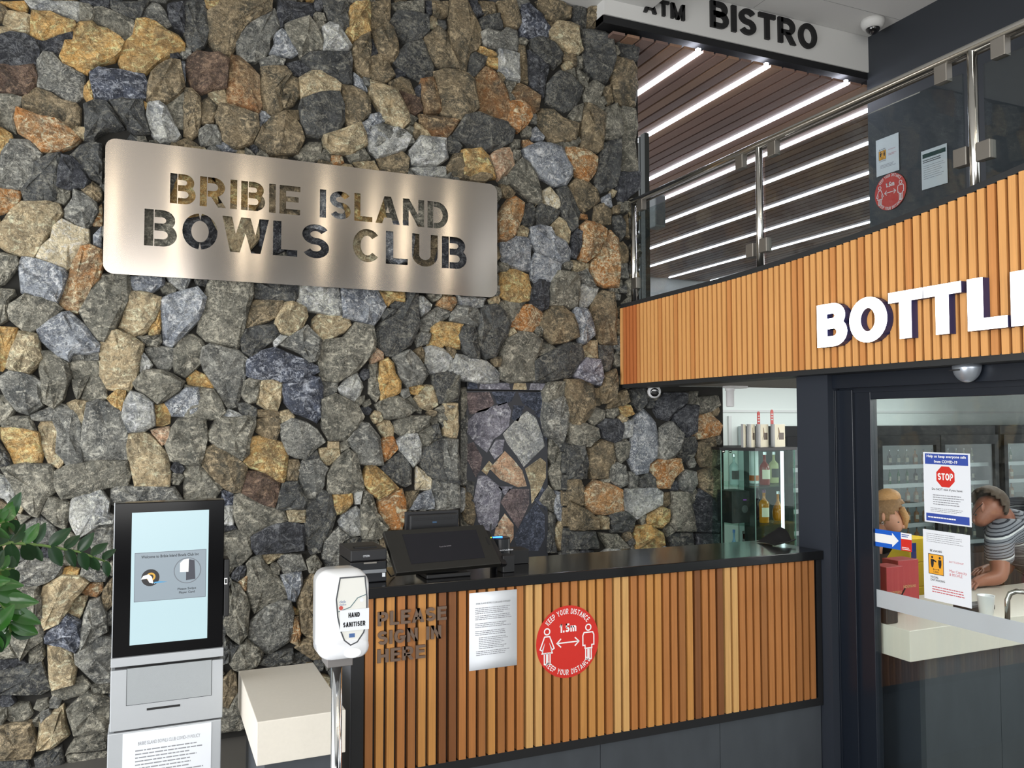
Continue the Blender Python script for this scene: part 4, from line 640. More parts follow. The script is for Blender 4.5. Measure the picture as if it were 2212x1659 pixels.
# A4 policy sheets
def sheet(name, label, F, a0, a1, b0, b1, c=0.004, curl=0.006):
    t = thing(name, label, 'notice', tuple(F.P((a0 + a1)/2, b0, c))); m = MB(); n = 8
    for k in range(n + 1):
        f = k/n; cc = c + curl*(math.sin(f*3.1)**2)*0.5
        for a in (a0, a1): m.v.append(tuple(F.P(a, b0 + (b1 - b0)*f, cc)))
    for k in range(n): m.face((2*k, 2*k + 1, 2*k + 3, 2*k + 2))
    o = m.build('paper', M_pap, t, smooth=True); s_ = o.modifiers.new('thickness', 'SOLIDIFY'); s_.thickness = 0.0005; s_.offset = -1
    return t, curl + c + 0.0008
A = pt(1014, 1282, 1, YC - 0.02); B = pt(1117, 1437, 1, YC - 0.02); C = pt(1014, 1450, 1, YC - 0.02)
t, cc = sheet('policy_sheet', 'white policy sheet taped to the timber slats of the counter', FCn, A.x, B.x, C.z, A.z, 0.002, 0.0)
cc = 0.003; W_ = B.x - A.x; H_ = A.z - C.z
flat(FCn, A.x + W_*0.14, A.z - H_*0.155, W_*0.72, H_*0.022, 'BRIBIE ISLAND BOWLS CLUB COVID-19 POLICY', 'printed_title', M_ink, t, cc)
for k, (f0, rows) in enumerate(((0.2, 4), (0.3, 3), (0.4, 3), (0.5, 3), (0.585, 7))): lines(FCn, A.x + W_*(0.12 if k < 4 else 0.2), A.z - H_*f0, W_*(0.78 if k < 4 else 0.62), rows, H_*0.023, H_*0.009, 'printed_text', M_grey, t, cc, k + 3)
lines(FCn, A.x + W_*0.14, A.z - H_*0.76, W_*0.7, 3, H_*0.023, H_*0.009, 'printed_text', M_grey, t, cc, 31)

def distance_sticker(F, ca, cb, rx, rz, label, name='distance_sticker', c=0.001):
    t = thing(name, label, 'sticker', tuple(F.P(ca, cb, c))); n = 48
    MB().prism(F, [(ca + rx*math.cos(2*math.pi*k/n), cb + rz*math.sin(2*math.pi*k/n)) for k in range(n)], c, c + 0.001).build('disc', M_red, t)
    c1 = c + 0.0012; mb = MB()
    def L_(s_, base, up, rad):
        th = 0.17; h_ = rx*0.155; tot = word_w(s_, th, 0.16)*h_*0.62; pos = -tot/2
        for ch in s_:
            wd = (0.38 if ch == ' ' else glyph(ch, th)[0])*h_*0.62; am = (pos + wd/2)/rad
            if ch != ' ':
                if up: x_, z_, ro = math.sin(am)*rad, math.cos(am)*rad, -am
                else: r2 = rad + h_; x_, z_, ro = math.sin(am)*r2, -math.cos(am)*r2, am
                glyph_mb(mb, Fq, ch, 0, 0, h_, 0.62, th, c1, c1 + 0.0004, rot=(x_, z_, ro))
            pos += wd + 0.16*h_*0.62
    Fq = Fr(F.P(ca, cb, 0), F.u, F.v*1.0)
    L_('KEEP YOUR DISTANCE', 0, True, rx*0.78); L_('KEEP YOUR DISTANCE', 0, False, rx*0.78)
    k = rz/rx
    glyph_run = word(Fq, '1.5m', -rx*0.27, rx*0.27, rx*0.24, rx*0.54, 0.22, c1, c1 + 0.0004, M_wvin, t, name=None)
    i = len(mb.v); mb.v += glyph_run.v; mb.f += [tuple(i + q for q in f) for f in glyph_run.f]; mb.mi += glyph_run.mi
    mb.build('lettering', M_wvin, t)
    ic = MB(); th = rx*0.035
    def st(pts_, cl=0): Lq, Rq = offs(pts_, th, cl); ic.strip(Fq, Lq, Rq, c1, c1 + 0.0004, bool(cl))
    st([(-rx*0.33, -0.02*rx), (rx*0.33, -0.02*rx)])
    for s_ in (-1, 1): st([(s_*rx*0.22, rx*0.1), (s_*rx*0.35, -rx*0.02), (s_*rx*0.22, -rx*0.14)])
    for sx_, kind in ((-0.66, 'w'), (0.66, 'm')):
        X_ = sx_*rx; st(arc(X_, rx*0.34, rx*0.085, rx*0.085, 0, 360, 16)[:-1], 1)
        if kind == 'w': st([(X_ - .08*rx, rx*.2), (X_ + .08*rx, rx*.2), (X_ + .22*rx, -.14*rx), (X_ + .15*rx, -.18*rx), (X_ + .08*rx, 0), (X_ + .16*rx, -.26*rx), (X_ - .16*rx, -.26*rx), (X_ - .08*rx, 0), (X_ - .15*rx, -.18*rx), (X_ - .22*rx, -.14*rx)], 1)
        else: st([(X_ - .14*rx, rx*.2), (X_ + .14*rx, rx*.2), (X_ + .18*rx, rx*.12), (X_ + .18*rx, -.16*rx), (X_ + .11*rx, -.16*rx), (X_ + .11*rx, -.25*rx), (X_ - .11*rx, -.25*rx), (X_ - .11*rx, -.16*rx), (X_ - .18*rx, -.16*rx), (X_ - .18*rx, rx*.12)], 1)
        for s_ in (-1, 1): st([(X_ + s_*.09*rx, -.26*rx), (X_ + s_*.09*rx, -.56*rx), (X_ + s_*.02*rx, -.56*rx), (X_ + s_*.02*rx, -.26*rx)])
    ic.build('figures', M_wvin, t)
    return t
a1, a2 = pt(1158, 1384, 1, YC - 0.017), pt(1293, 1381, 1, YC - 0.017); z1, z2 = pt(1226, 1308, 1, YC - 0.017).z, pt(1226, 1464, 1, YC - 0.017).z
distance_sticker(FCn, (a1.x + a2.x)/2, (z1 + z2)/2, (a2.x - a1.x)/2, (z1 - z2)/2, 'red round keep your distance sticker on the timber counter front')

# ------------------------------------------------------------------ fascia over the shop front
CURVE = [(5.26, .838), (4.8, .842), (4.3, .846), (3.846, .851), (3.403, .871), (2.848, .908), (2.447, .956), (2.144, .998), (1.5, 1.09), (0.9, 1.17)]
def ctop(Y):
    for (a, za), (b, zb_) in zip(CURVE[:-1], CURVE[1:]):
        if a >= Y >= b:
            t = (a - Y)/(a - b); return EYE + za + (zb_ - za)*t
    return EYE + CURVE[-1][1]
# smooth the curve a little
def ctops(Y): return sum(ctop(min(5.26, max(0.9, Y + d))) for d in (-.25, -.12, 0, .12, .25))/5
FBOT = EYE + 0.262
fa = thing('shop_fascia', 'curved timber slat fascia above the sliding shop door, carrying the lit letters', 'fascia', (XF + 0.05, 3.2, FBOT))
ys = [5.165 - 0.12*k for k in range(36)]
m = MB()
for y in ys:
    zt = ctops(y) - 0.028
    for x_, z_ in ((XF + 0.016, FBOT), (XF + 0.17, FBOT), (XF + 0.17, zt), (XF + 0.016, zt)): m.v.append((x_, y, z_))
for k in range(len(ys) - 1):
    for e in range(4): m.face((4*k + e, 4*k + 4 + e, 4*k + 4 + (e + 1) % 4, 4*k + (e + 1) % 4))
m.face((0, 1, 2, 3)); m.face([4*(len(ys) - 1) + e for e in (3, 2, 1, 0)]); m.build('backing', M_back, fa)
m = MB()
for y in ys:
    zt = ctops(y)
    for x_, z_ in ((XF - 0.012, zt - 0.028), (XF + 0.18, zt - 0.028), (XF + 0.18, zt), (XF - 0.012, zt)): m.v.append((x_, y, z_))
for k in range(len(ys) - 1):
    for e in range(4): m.face((4*k + e, 4*k + 4 + e, 4*k + 4 + (e + 1) % 4, 4*k + (e + 1) % 4))
m.face((0, 1, 2, 3)); m.face([4*(len(ys) - 1) + e for e in (3, 2, 1, 0)]); m.build('cap', mat('cap_black', (34, 36, 38), 0.5), fa)
MB().box(XF - 0.008, XF + 0.18, 0.98, 5.165, FBOT - 0.026, FBOT + 0.004).build('bottom_trim', mat('cap_black', (34, 36, 38), 0.5), fa)
PT_ = 0.0449; y = 5.165; k = 0
fm = {q: MB().box(-0.016, 0.016, -PT_*0.70, 0, 0, 1).mesh('slat', WF[q]) for q in WF}
while y > 1.0:
    zt = ctops(y - PT_/2) - 0.03
    q = 'y' if k in (0,) else 'r' if k in (1, 2, 3, 4) else R.choice('yyyyo')
    o = link('slat', fm[q], fa, loc=(XF, y, FBOT)); o.scale.z = zt - FBOT; y -= PT_; k += 1
# lit letters
XL = XF - 0.055
lt = thing('lit_letters', 'glowing white BOTTLE letters with dark blue sides on the timber fascia', 'sign', (XL, 2.7, EYE + 0.35))
FL_ = FX(XL); M_lit = mat('lit_letter_face', (255, 255, 255), 0.4, emit=(255, 255, 255), es=2.6); M_ret = mat('letter_return_blue', (44, 48, 92), 0.4)
zb0 = (pt(1768, 753, 0, XL).z + pt(2130, 710, 0, XL).z)/2
hL = pt(1765, 662, 0, XL).z - pt(1768, 753, 0, XL).z
def lk(x): return -pt(x, 700, 0, XL).y
for ch, xa, xb in (('B', 1766, 1830), ('O', 1836, 1917), ('T', 1921, 1994), ('T', 1997, 2078), ('L', 2092, 2177), ('E', 2186, 2262), ('S', 2270, 2352)):
    a = lk(xa); w_ = lk(xb) - a; gw = glyph(ch, 0.24)[0]; mb = MB(); glyph_mb(mb, FL_, ch, a, zb0, hL, w_/(gw*hL), 0.24, 0.0, 0.004)
    o = mb.build('letter', M_lit, lt)
    mb = MB(); glyph_mb(mb, FL_, ch, a, zb0, hL, w_/(gw*hL), 0.24, -0.042, -0.0005); mb.build('letter_return', M_ret, o)

# ------------------------------------------------------------------ balustrade on the fascia
XR_ = 3.2
def rp(x, y): return pt(x, y, 0, XR_)
ra, rb_, rc_ = rp(1345, 447), rp(1638, 319.6), rp(2212, 53)
ba = thing('balustrade', 'stainless handrail with posts and clamped glass panels above the fascia', 'railing', (XR_, 3.5, EYE + 0.85))
def railz(Y): return ra.z + (rc_.z - ra.z)*(ra.y - Y)/(ra.y - rc_.y)
MB().tube([(XR_, ra.y, ra.z), (XR_, rb_.y, railz(rb_.y)), (XR_, rc_.y, rc_.z), (XR_, 1.2, railz(1.2))], 0.024, 14).build('handrail', M_chrome, ba, smooth=True)
MB().tube([(XR_ + 0.06, ra.y + 0.1, ra.z + 0.0), (XR_ + 0.06, 1.2, railz(1.2) - 0.0)], 0.011, 10).build('upper_cable_rail', M_clamp, ba, smooth=True)
py = [rp(1369, 550).y, rp(1641, 450).y, rp(2103, 250).y]; ez = EYE + 0.74
for Y in py:
    o = MB().lathe((XR_, Y, ez), [(0.021, 0), (0.021, railz(Y) - ez)], 16).build('post', M_chrome, ba, smooth=True)
    MB().lathe((XR_, Y, ez), [(0.04, 0), (0.04, 0.012)], 16).build('base_flange', M_clamp, o)
def clampb(x, y, dz=0.04, dy=0.032): P_ = rp(x, y); MB().box(XR_ - 0.02, XR_ + 0.02, P_.y - dy, P_.y + dy, P_.z - dz, P_.z + dz).build('glass_clamp', M_clamp, ba, bevel=0.003)
for x, y in ((1624, 542), (1653, 530), (2079, 341), (2130, 325), (1374, 612)): clampb(x, y)
for x, y in ((1386, 443), (1601, 351), (1671, 322), (2037, 161), (2161, 104)): clampb(x, y)
for a, b in ((py[0] - 0.06, py[1] + 0.05), (py[1] - 0.05, py[2] + 0.05), (py[2] - 0.05, 1.3)):
    m = MB(); i = 0
    zz_ = [(a, ez + 0.03), (b, ez + 0.03), (b, railz(b) - 0.09), (a, railz(a) - 0.09)]
    m.prism(Fr((XR_ + 0.006, 0, 0), (0, -1, 0), (0, 0, 1)), [(-y_, z_) for y_, z_ in zz_], -0.006, 0.006); m.build('glass_panel', M_gl2, ba)
# glass door frame and speaker behind the end of the balustrade
PX = 3.45; A = pt(1394, 460, 0, PX); B = pt(1394, 640, 0, PX)
o = MB().box(PX - 0.02, PX + 0.02, A.y - 0.03, A.y + 0.03, EYE + 0.6, EYE + 2.2).box(PX - 0.008, PX + 0.008, A.y + 0.06, A.y + 0.08, EYE + 0.6, EYE + 2.2).build('steel_door_post', mat('door_post_steel', (70, 72, 70), 0.35, 0.6))
tag(o, 'slim dark steel door post behind the left end of the balustrade', 'post')
P_ = pt(1418, 458, 0, 3.9); sp = thing('wall_speaker', 'small grey box speaker hanging behind the left end of the balustrade glass', 'speaker', tuple(P_))
MB().box(P_.x - 0.05, P_.x + 0.05, P_.y - 0.06, P_.y + 0.06, P_.z - 0.14, P_.z + 0.14).build('cabinet', mat('speaker_grey', (128, 132, 134), 0.5), sp, bevel=0.01)
MB().box(P_.x - 0.045, P_.x + 0.045, P_.y - 0.066, P_.y - 0.058, P_.z - 0.12, P_.z + 0.12).build('grille', mat('speaker_grille', (96, 100, 104), 0.6), sp)
MB().tube([(P_.x, P_.y + 0.06, P_.z), (P_.x - 0.1, P_.y + 0.22, P_.z), (P_.x - 0.1, P_.y + 0.22, EYE + 2.8)], 0.014, 8).build('bracket', M_blk, sp)

# notices on the upper dark wall
FU = FX(5.395)
def wpaper(name, label, F, ax, d, c4):
    """a sheet whose four corners (tl, tr, br, bl) are given"""
    q = [pt(x, y, ax, d) for x, y in c4]; ab = [((p_ - F.O).dot(F.u), (p_ - F.O).dot(F.v)) for p_ in q]
    a0 = (ab[0][0] + ab[3][0])/2; a1 = (ab[1][0] + ab[2][0])/2; b1 = (ab[0][1] + ab[1][1])/2; b0 = (ab[2][1] + ab[3][1])/2
    t = thing(name, label, 'notice', tuple(F.P((a0 + a1)/2, b0, 0))); MB().fbox(F, a0, a1, b0, b1, 0.0005, 0.0015).build('paper', M_pap, t); return t, a0, a1, b0, b1, a1 - a0, b1 - b0
M_amb = mat('amber_ink', (232, 164, 40), 0.6)
def distancing_print(F, t, a0, b0, W, H, c, big=True):
    """amber square with two standing figures, an arrow and 1.5m"""
    MB().fbox(F, a0, a0 + W, b0, b0 + H, c, c + 0.0003).build('amber_square', M_amb, t)
    q = MB(); c2 = c + 0.0006; bw = W*0.02
    for z in (b0, b0 + H - bw*1.5): q.fbox(F, a0, a0 + W, z, z + bw*1.5, c, c2)
    for z in (a0, a0 + W - bw*1.5): q.fbox(F, z, z + bw*1.5, b0, b0 + H, c, c2)
    for s_ in (0.26, 0.76):
        X_ = a0 + W*s_; q.prism(F, [(X_ + W*.07*math.cos(2*math.pi*k/12), b0 + H*.84 + W*.07*math.sin(2*math.pi*k/12)) for k in range(12)], c, c2)
        q.prism(F, [(X_ - W*.1, b0 + H*.74), (X_ + W*.1, b0 + H*.74), (X_ + W*.1, b0 + H*.52), (X_ + W*.05, b0 + H*.34), (X_ - W*.05, b0 + H*.34), (X_ - W*.1, b0 + H*.52)], c, c2)
    q.prism(F, [(a0 + W*.3, b0 + H*.66), (a0 + W*.52, b0 + H*.6), (a0 + W*.54, b0 + H*.66), (a0 + W*.34, b0 + H*.74)], c, c2)
    q.fbox(F, a0 + W*.3, a0 + W*.7, b0 + H*.245, b0 + H*.265, c, c2)
    for s_ in (-1, 1): q.prism(F, [(a0 + W*(.5 + s_*.22), b0 + H*.255), (a0 + W*(.5 + s_*.14), b0 + H*.29), (a0 + W*(.5 + s_*.14), b0 + H*.22)], c, c2)
    q.build('figures', M_ink, t); flat(F, a0 + W*.34, b0 + H*.09, W*.32, H*.1, '1.5m', 'printed_text', M_ink, t, c2, 0.01)
t, a0, a1, b0, b1, W, H = wpaper('distancing_notice', 'laminated notice with an amber square on the upper dark wall, left', FU, 0, 5.395, ((1892, 304), (1942, 286), (1942, 367), (1894, 383)))
distancing_print(FU, t, a0 + W*.12, b0 + H*.42, W*.32, H*.25, 0.0016)
flat(FU, a0 + W*.14, b0 + H*.69, W*.28, H*.03, 'BE AWARE', 'printed_text', M_ink, t, 0.002, 0.01); flat(FU, a0 + W*.14, b0 + H*.37, W*.3, H*.03, 'SOCIAL DISTANCING', 'printed_text', M_ink, t, 0.002, 0.01)
flat(FU, a0 + W*.55, b0 + H*.62, W*.3, H*.025, 'BOTTLESHOP', 'printed_text', mat('red_ink', (190, 60, 70), 0.7), t, 0.002); flat(FU, a0 + W*.55, b0 + H*.48, W*.34, H*.06, 'Max Capacity\n8 PEOPLE', 'printed_text', mat('red_ink', (190, 60, 70), 0.7), t, 0.002)
lines(FU, a0 + W*.18, b0 + H*.27, W*.7, 3, H*.035, H*.012, 'printed_text', M_grey, t, 0.002, 5)
t, a0, a1, b0, b1, W, H = wpaper('licence_notice', 'white notice with a dark green banner on the upper dark wall, beside the post', FU, 0, 5.395, ((1990, 328), (2046, 309), (2047, 395), (1992, 411)))
MB().fbox(FU, a0 + W*.05, a1 - W*.05, b1 - H*.2, b1 - H*.09, 0.0015, 0.002).build('green_banner', mat('dark_green_ink', (20, 60, 56), 0.6), t)
lines(FU, a0 + W*.06, b1 - H*.25, W*.88, 2, H*.05, H*.022, 'printed_text', M_ink, t, 0.002, 6)
lines(FU, a0 + W*.08, b1 - H*.4, W*.85, 7, H*.055, H*.012, 'printed_text', M_grey, t, 0.002, 7)
a1_, a2_ = pt(1890, 424, 0, 5.395), pt(1958, 404, 0, 5.395); z1, z2 = pt(1925, 374, 0, 5.395).z, pt(1925, 453, 0, 5.395).z
distance_sticker(FU, (-a1_.y - a2_.y)/2, (z1 + z2)/2, (a1_.y - a2_.y)/2, (z1 - z2)/2, 'red round keep your distance sticker on the upper dark wall', c=0.001)

# cameras
P_ = pt(1885, 44, 2, ZC2)
dc = thing('dome_camera', 'white dome security camera on the upper ceiling beside the dark wall', 'camera', tuple(P_))
MB().lathe((P_.x, P_.y, P_.z), [(0.09, 0), (0.09, -0.03), (0.075, -0.06), (0.05, -0.07)], 24).build('housing', M_white, dc, smooth=True)
MB().ball((P_.x, P_.y, P_.z - 0.06), 0.055, 20, 12).build('dome', mat('dome_black', (12, 12, 14), 0.08, coat=1), dc, smooth=True)
P_ = pt(1413, 840, 2, EYE + 0.24)
P_ = Vector((3.3, 4.98, EYE + 0.245)); k_ = pt(1413, 846, 0, 3.3); P_ = Vector((3.3, k_.y, k_.z + 0.045))
dc = thing('turret_camera', 'white turret security camera under the left end of the timber fascia', 'camera', tuple(P_))
MB().lathe(P_, [(0.055, 0.03), (0.055, -0.004), (0.05, -0.012)], 24).build('base', M_white, dc, smooth=True)
dirn = (Vector((0, 0, EYE)) - P_).normalized() + Vector((0.1, 0, -0.1)); bc = P_ + Vector((0, 0, -0.045))
MB().ball(bc, 0.048, 20, 12).build('ball', mat('camera_white', (232, 232, 232), 0.35), dc, smooth=True)
MB().lathe(bc + dirn*0.036, [(0.032, 0), (0.030, 0.012), (0.024, 0.014)], 20, dirn).build('lens', mat('dome_black', (12, 12, 14), 0.08, coat=1), dc, smooth=True)
P_ = pt(1577, 862, 1, 4.85)
sc_ = thing('white_sensor', 'small white cylindrical unit hanging under the soffit by the stone wall end', 'device', tuple(P_))
MB().box(P_.x - 0.04, P_.x + 0.12, 4.8, 4.88, EYE + 0.235, EYE + 0.25).build('mount_plate', M_white, sc_)
hz = EYE + 0.235 - (P_.z - 0.055)
MB().lathe((P_.x, P_.y, P_.z - 0.055), [(0.024, 0), (0.028, 0.006), (0.028, hz - 0.02), (0.034, hz - 0.018), (0.034, hz)], 20).build('body', mat('unit_white', (235, 235, 235), 0.35), sc_, smooth=True)

# ------------------------------------------------------------------ column, door frame, sliding door
XCc = 3.2
cy0, cy1 = pt(1787, 805, 0, XCc).y, pt(1720, 810, 0, XCc).y
MB().box(XCc, XCc + 0.13, cy0, cy1, 0, FBOT - 0.026).build('trim_column', M_dark, kind='structure')
XD = 3.3
ds = MB().box(XD - 0.07, XD + 0.12, -1.0, cy0 - 0.001, pt(2100, 825, 0, XD - 0.07).z, FBOT - 0.027).build('door_1', M_alu, kind='structure')
zg = pt(1900, 862, 0, XD).z; yg = pt(1888, 921, 0, XD).y
MB().box(XD - 0.03, XD + 0.09, -1.0, cy0 - 0.01, zg + 0.035, pt(2100, 825, 0, XD - 0.07).z).build('header_track', M_alu, ds)
for y0_, y1_, x_ in ((pt(1797, 1200, 0, XD - 0.06).y, cy0 - 0.001, -0.06), (pt(1811, 1200, 0, XD - 0.05).y, pt(1799, 1200, 0, XD - 0.05).y, -0.05), (pt(1847, 1200, 0, XD - 0.04).y, pt(1812, 1200, 0, XD - 0.04).y, -0.04)):
    MB().box(XD + x_, XD + 0.09, y0_, y1_, 0, zg + 0.05).build('jamb', M_alu, ds, bevel=0.002)
dl = thing('sliding_door', 'dark framed glass sliding door with a frosted band and posters', 'door', (XD, 2.4, 0))
ys0 = pt(1849, 1200, 0, XD).y
MB().box(XD - 0.022, XD + 0.022, yg, ys0 - 0.002, 0.02, zg + 0.04).build('stile', M_alu, dl, bevel=0.002)
MB().box(XD - 0.022, XD + 0.022, 1.3, yg, zg, zg + 0.04).build('top_rail', M_alu, dl, bevel=0.002)
MB().box(XD - 0.022, XD + 0.022, 1.3, yg, 0.02, 0.14).build('bottom_rail', M_alu, dl, bevel=0.002)
MB().box(XD - 0.022, XD + 0.022, 1.22, 1.3, 0.02, zg + 0.04).build('stile', M_alu, dl, bevel=0.002)
MB().box(XD - 0.004, XD + 0.004, 1.3, yg, 0.14, zg).build('glass_pane', M_glass, dl)
fz1, fz0 = pt(2212, 1346, 0, XD - 0.006).z, pt(2212, 1391, 0, XD - 0.006).z
M_fro = glass('frosted_film'); nt = M_fro.node_tree
M_fro = bpy.data.materials.new('frosted_band_film'); M_fro.use_nodes = True; nt = M_fro.node_tree; nt.nodes.clear()
o_ = nt.nodes.new('ShaderNodeOutputMaterial'); mx = nt.nodes.new('ShaderNodeMixShader'); t1 = nt.nodes.new('ShaderNodeBsdfTransparent'); d1 = nt.nodes.new('ShaderNodeBsdfDiffuse'); d2 = nt.nodes.new('ShaderNodeBsdfTranslucent'); mx2 = nt.nodes.new('ShaderNodeMixShader')
d1.inputs[0].default_value = lin((206, 210, 214)); d2.inputs[0].default_value = lin((206, 210, 214)); mx.inputs[0].default_value = 0.82; mx2.inputs[0].default_value = 0.45
nt.links.new(d1.outputs[0], mx2.inputs[1]); nt.links.new(d2.outputs[0], mx2.inputs[2]); nt.links.new(t1.outputs[0], mx.inputs[1]); nt.links.new(mx2.outputs[0], mx.inputs[2]); nt.links.new(mx.outputs[0], o_.inputs[0])
MB().box(XD - 0.0062, XD - 0.0052, 1.3, yg, fz0, fz1).build('frosted_band', M_fro, dl)
# second fixed leaf on the right, out of frame, and the handle seen through the glass
hp = pt(2192, 1345, 0, XD + 0.05)
hd = MB().tube([pt(2176, 1339, 0, XD + 0.07), pt(2176, 1296, 0, XD + 0.07), pt(2182, 1282, 0, XD + 0.08), pt(2196, 1277, 0, XD + 0.09), pt(2225, 1280, 0, XD + 0.09)], 0.011, 10).build('handle', M_chrome, dl, smooth=True)
P_ = pt(2099, 789, 0, XD - 0.07); P_.x = XD - 0.07
ms = thing('motion_sensor', 'silver half dome motion sensor on the header above the sliding door', 'sensor', tuple(P_))
mb = MB(); n = 20; mm = 8
for k in range(mm + 1):
    ph = math.pi/2*k/mm
    for j in range(n): t_ = 2*math.pi*j/n; mb.v.append((P_.x - 0.03 + 0.05*math.cos(t_)*math.cos(ph), P_.y + 0.062*math.sin(t_)*math.cos(ph), P_.z - 0.075*math.sin(ph)))
for k in range(mm):
    for j in range(n): a = k*n + j; b = k*n + (j + 1) % n; mb.face((a, b, b + n, a + n))
mb.face([j for j in range(n)]); mb.build('dome', mat('sensor_silver', (186, 194, 204), 0.3, 0.7), ms, smooth=True)
MB().box(P_.x - 0.082, P_.x - 0.06, P_.y - 0.004, P_.y + 0.045, P_.z - 0.024, P_.z - 0.019).build('slot', M_blk, ms)

# posters on the door glass
FD = FX(XD - 0.006)
M_blue = mat('royal_blue_ink', (44, 72, 160), 0.6)
def gpaper(name, label, c4, cat='poster', m_=None):
    q = [pt(x, y, 0, XD - 0.006) for x, y in c4]
    a0 = -(q[0].y + q[3].y)/2; a1 = -(q[1].y + q[2].y)/2; b1 = (q[0].z + q[1].z)/2; b0 = (q[2].z + q[3].z)/2
    t = thing(name, label, cat, (XD - 0.006, -(a0 + a1)/2, b0)); MB().fbox(FD, a0, a1, b0, b1, 0.0002, 0.001).build('paper', m_ or M_pap, t); return t, a0, a1, b0, b1, a1 - a0, b1 - b0
t, a0, a1, b0, b1, W, H = gpaper('covid_poster', 'blue and white poster with a red STOP octagon on the shop door glass', ((1993, 977), (2094.7, 979), (2100, 1139.6), (1999, 1126)))
c_ = 0.0012
MB().fbox(FD, a0 + W*.04, a1 - W*.04, b1 - H*.17, b1 - H*.02, c_ - .0003, c_).build('blue_band', M_blue, t); MB().fbox(FD, a0 + W*.04, a1 - W*.04, b0 + H*.02, b0 + H*.13, c_ - .0003, c_).build('blue_band', M_blue, t)
flat(FD, a0 + W*.08, b1 - H*.085, W*.84, H*.05, 'Help us keep everyone safe', 'printed_text', M_wvin, t, c_ + .0003, 0.025); flat(FD, a0 + W*.24, b1 - H*.15, W*.5, H*.042, 'from COVID-19', 'printed_text', M_wvin, t, c_ + .0003, 0.025)
cx_, cz_, r_ = a0 + W*.48, b1 - H*.34, W*.21
MB().prism(FD, [(cx_ + r_*math.cos(math.pi/8 + k*math.pi/4), cz_ + r_*math.sin(math.pi/8 + k*math.pi/4)) for k in range(8)], c_ - .0003, c_ + 0.0002).build('stop_octagon', M_red, t)
word(FD, 'STOP', cx_ - r_*.78, cz_ - r_*.3, r_*.62, r_*1.56, 0.22, c_ + .0002, c_ + .0005, M_wvin, t, sp=0.1)
flat(FD, a0 + W*.18, b1 - H*.545, W*.66, H*.04, 'Do NOT visit if you have:', 'printed_text', M_ink, t, c_ + .0003, 0.01)
lines(FD, a0 + W*.2, b1 - H*.6, W*.68, 5, H*.032, H*.012, 'printed_text', M_grey, t, c_ + .0003, 12); lines(FD, a0 + W*.14, b1 - H*.79, W*.74, 3, H*.022, H*.007, 'printed_text', M_grey, t, c_ + .0003, 13)
lines(FD, a0 + W*.08, b0 + H*.085, W*.6, 1, H*.03, H*.018, 'printed_text', M_wvin, t, c_ + .0003, 14, 0.02)
t, a0, a1, b0, b1, W, H = gpaper('capacity_poster', 'white poster with an amber social distancing square on the door, lower sheet', ((1992, 1142), (2094, 1156), (2101, 1314), (1999, 1293)))
lines(FD, a0 + W*.08, b1 - H*.05, W*.8, 5, H*.028, H*.007, 'printed_text', M_grey, t, c_, 15)
flat(FD, a0 + W*.15, b0 + H*.69, W*.26, H*.03, 'BE AWARE', 'printed_text', M_ink, t, c_, 0.02)
distancing_print(FD, t, a0 + W*.11, b0 + H*.37, W*.33, H*.29, c_); flat(FD, a0 + W*.15, b0 + H*.275, W*.31, H*.07, 'SOCIAL\nDISTANCING', 'printed_text', M_ink, t, c_, 0.02)
M_ri = mat('red_ink', (190, 60, 70), 0.7)
flat(FD, a0 + W*.56, b0 + H*.575, W*.3, H*.025, 'BOTTLESHOP', 'printed_text', M_ri, t, c_); flat(FD, a0 + W*.56, b0 + H*.39, W*.36, H*.09, 'Max Capacity\n8 PEOPLE', 'printed_text', M_ri, t, c_)
lines(FD, a0 + W*.18, b0 + H*.2, W*.72, 3, H*.035, H*.012, 'printed_text', M_ri, t, c_, 16)
t, a0, a1, b0, b1, W, H = gpaper('arrow_sticker', 'blue sticker with a white arrow and a red corner on the door edge', ((1887, 1142), (1970, 1153), (1969.5, 1193), (1888, 1178)), 'sticker', mat('bright_blue_vinyl', (24, 92, 196), 0.4))
MB().prism(FD, [(a0 + W*.04, b0 + H*.25), (a0 + W*.5, b0 + H*.25), (a0 + W*.5, b0 + H*.1), (a0 + W*.67, b0 + H*.5), (a0 + W*.5, b0 + H*.9), (a0 + W*.5, b0 + H*.75), (a0 + W*.04, b0 + H*.75)], 0.001, 0.0014).build('white_arrow', M_wvin, t)
MB().fbox(FD, a0 + W*.73, a1, b0 + H*.66, b1, 0.001, 0.0013).build('white_corner', M_wvin, t); MB().fbox(FD, a0 + W*.73, a1, b0, b0 + H*.66, 0.001, 0.0013).build('red_corner', M_red, t)
lines(FD, a0 + W*.75, b1 - H*.08, W*.2, 2, H*.1, H*.05, 'printed_text', M_blue, t, 0.0016, 18); lines(FD, a0 + W*.75, b0 + H*.2, W*.22, 2, H*.09, H*.04, 'printed_text', M_wvin, t, 0.0016, 19)

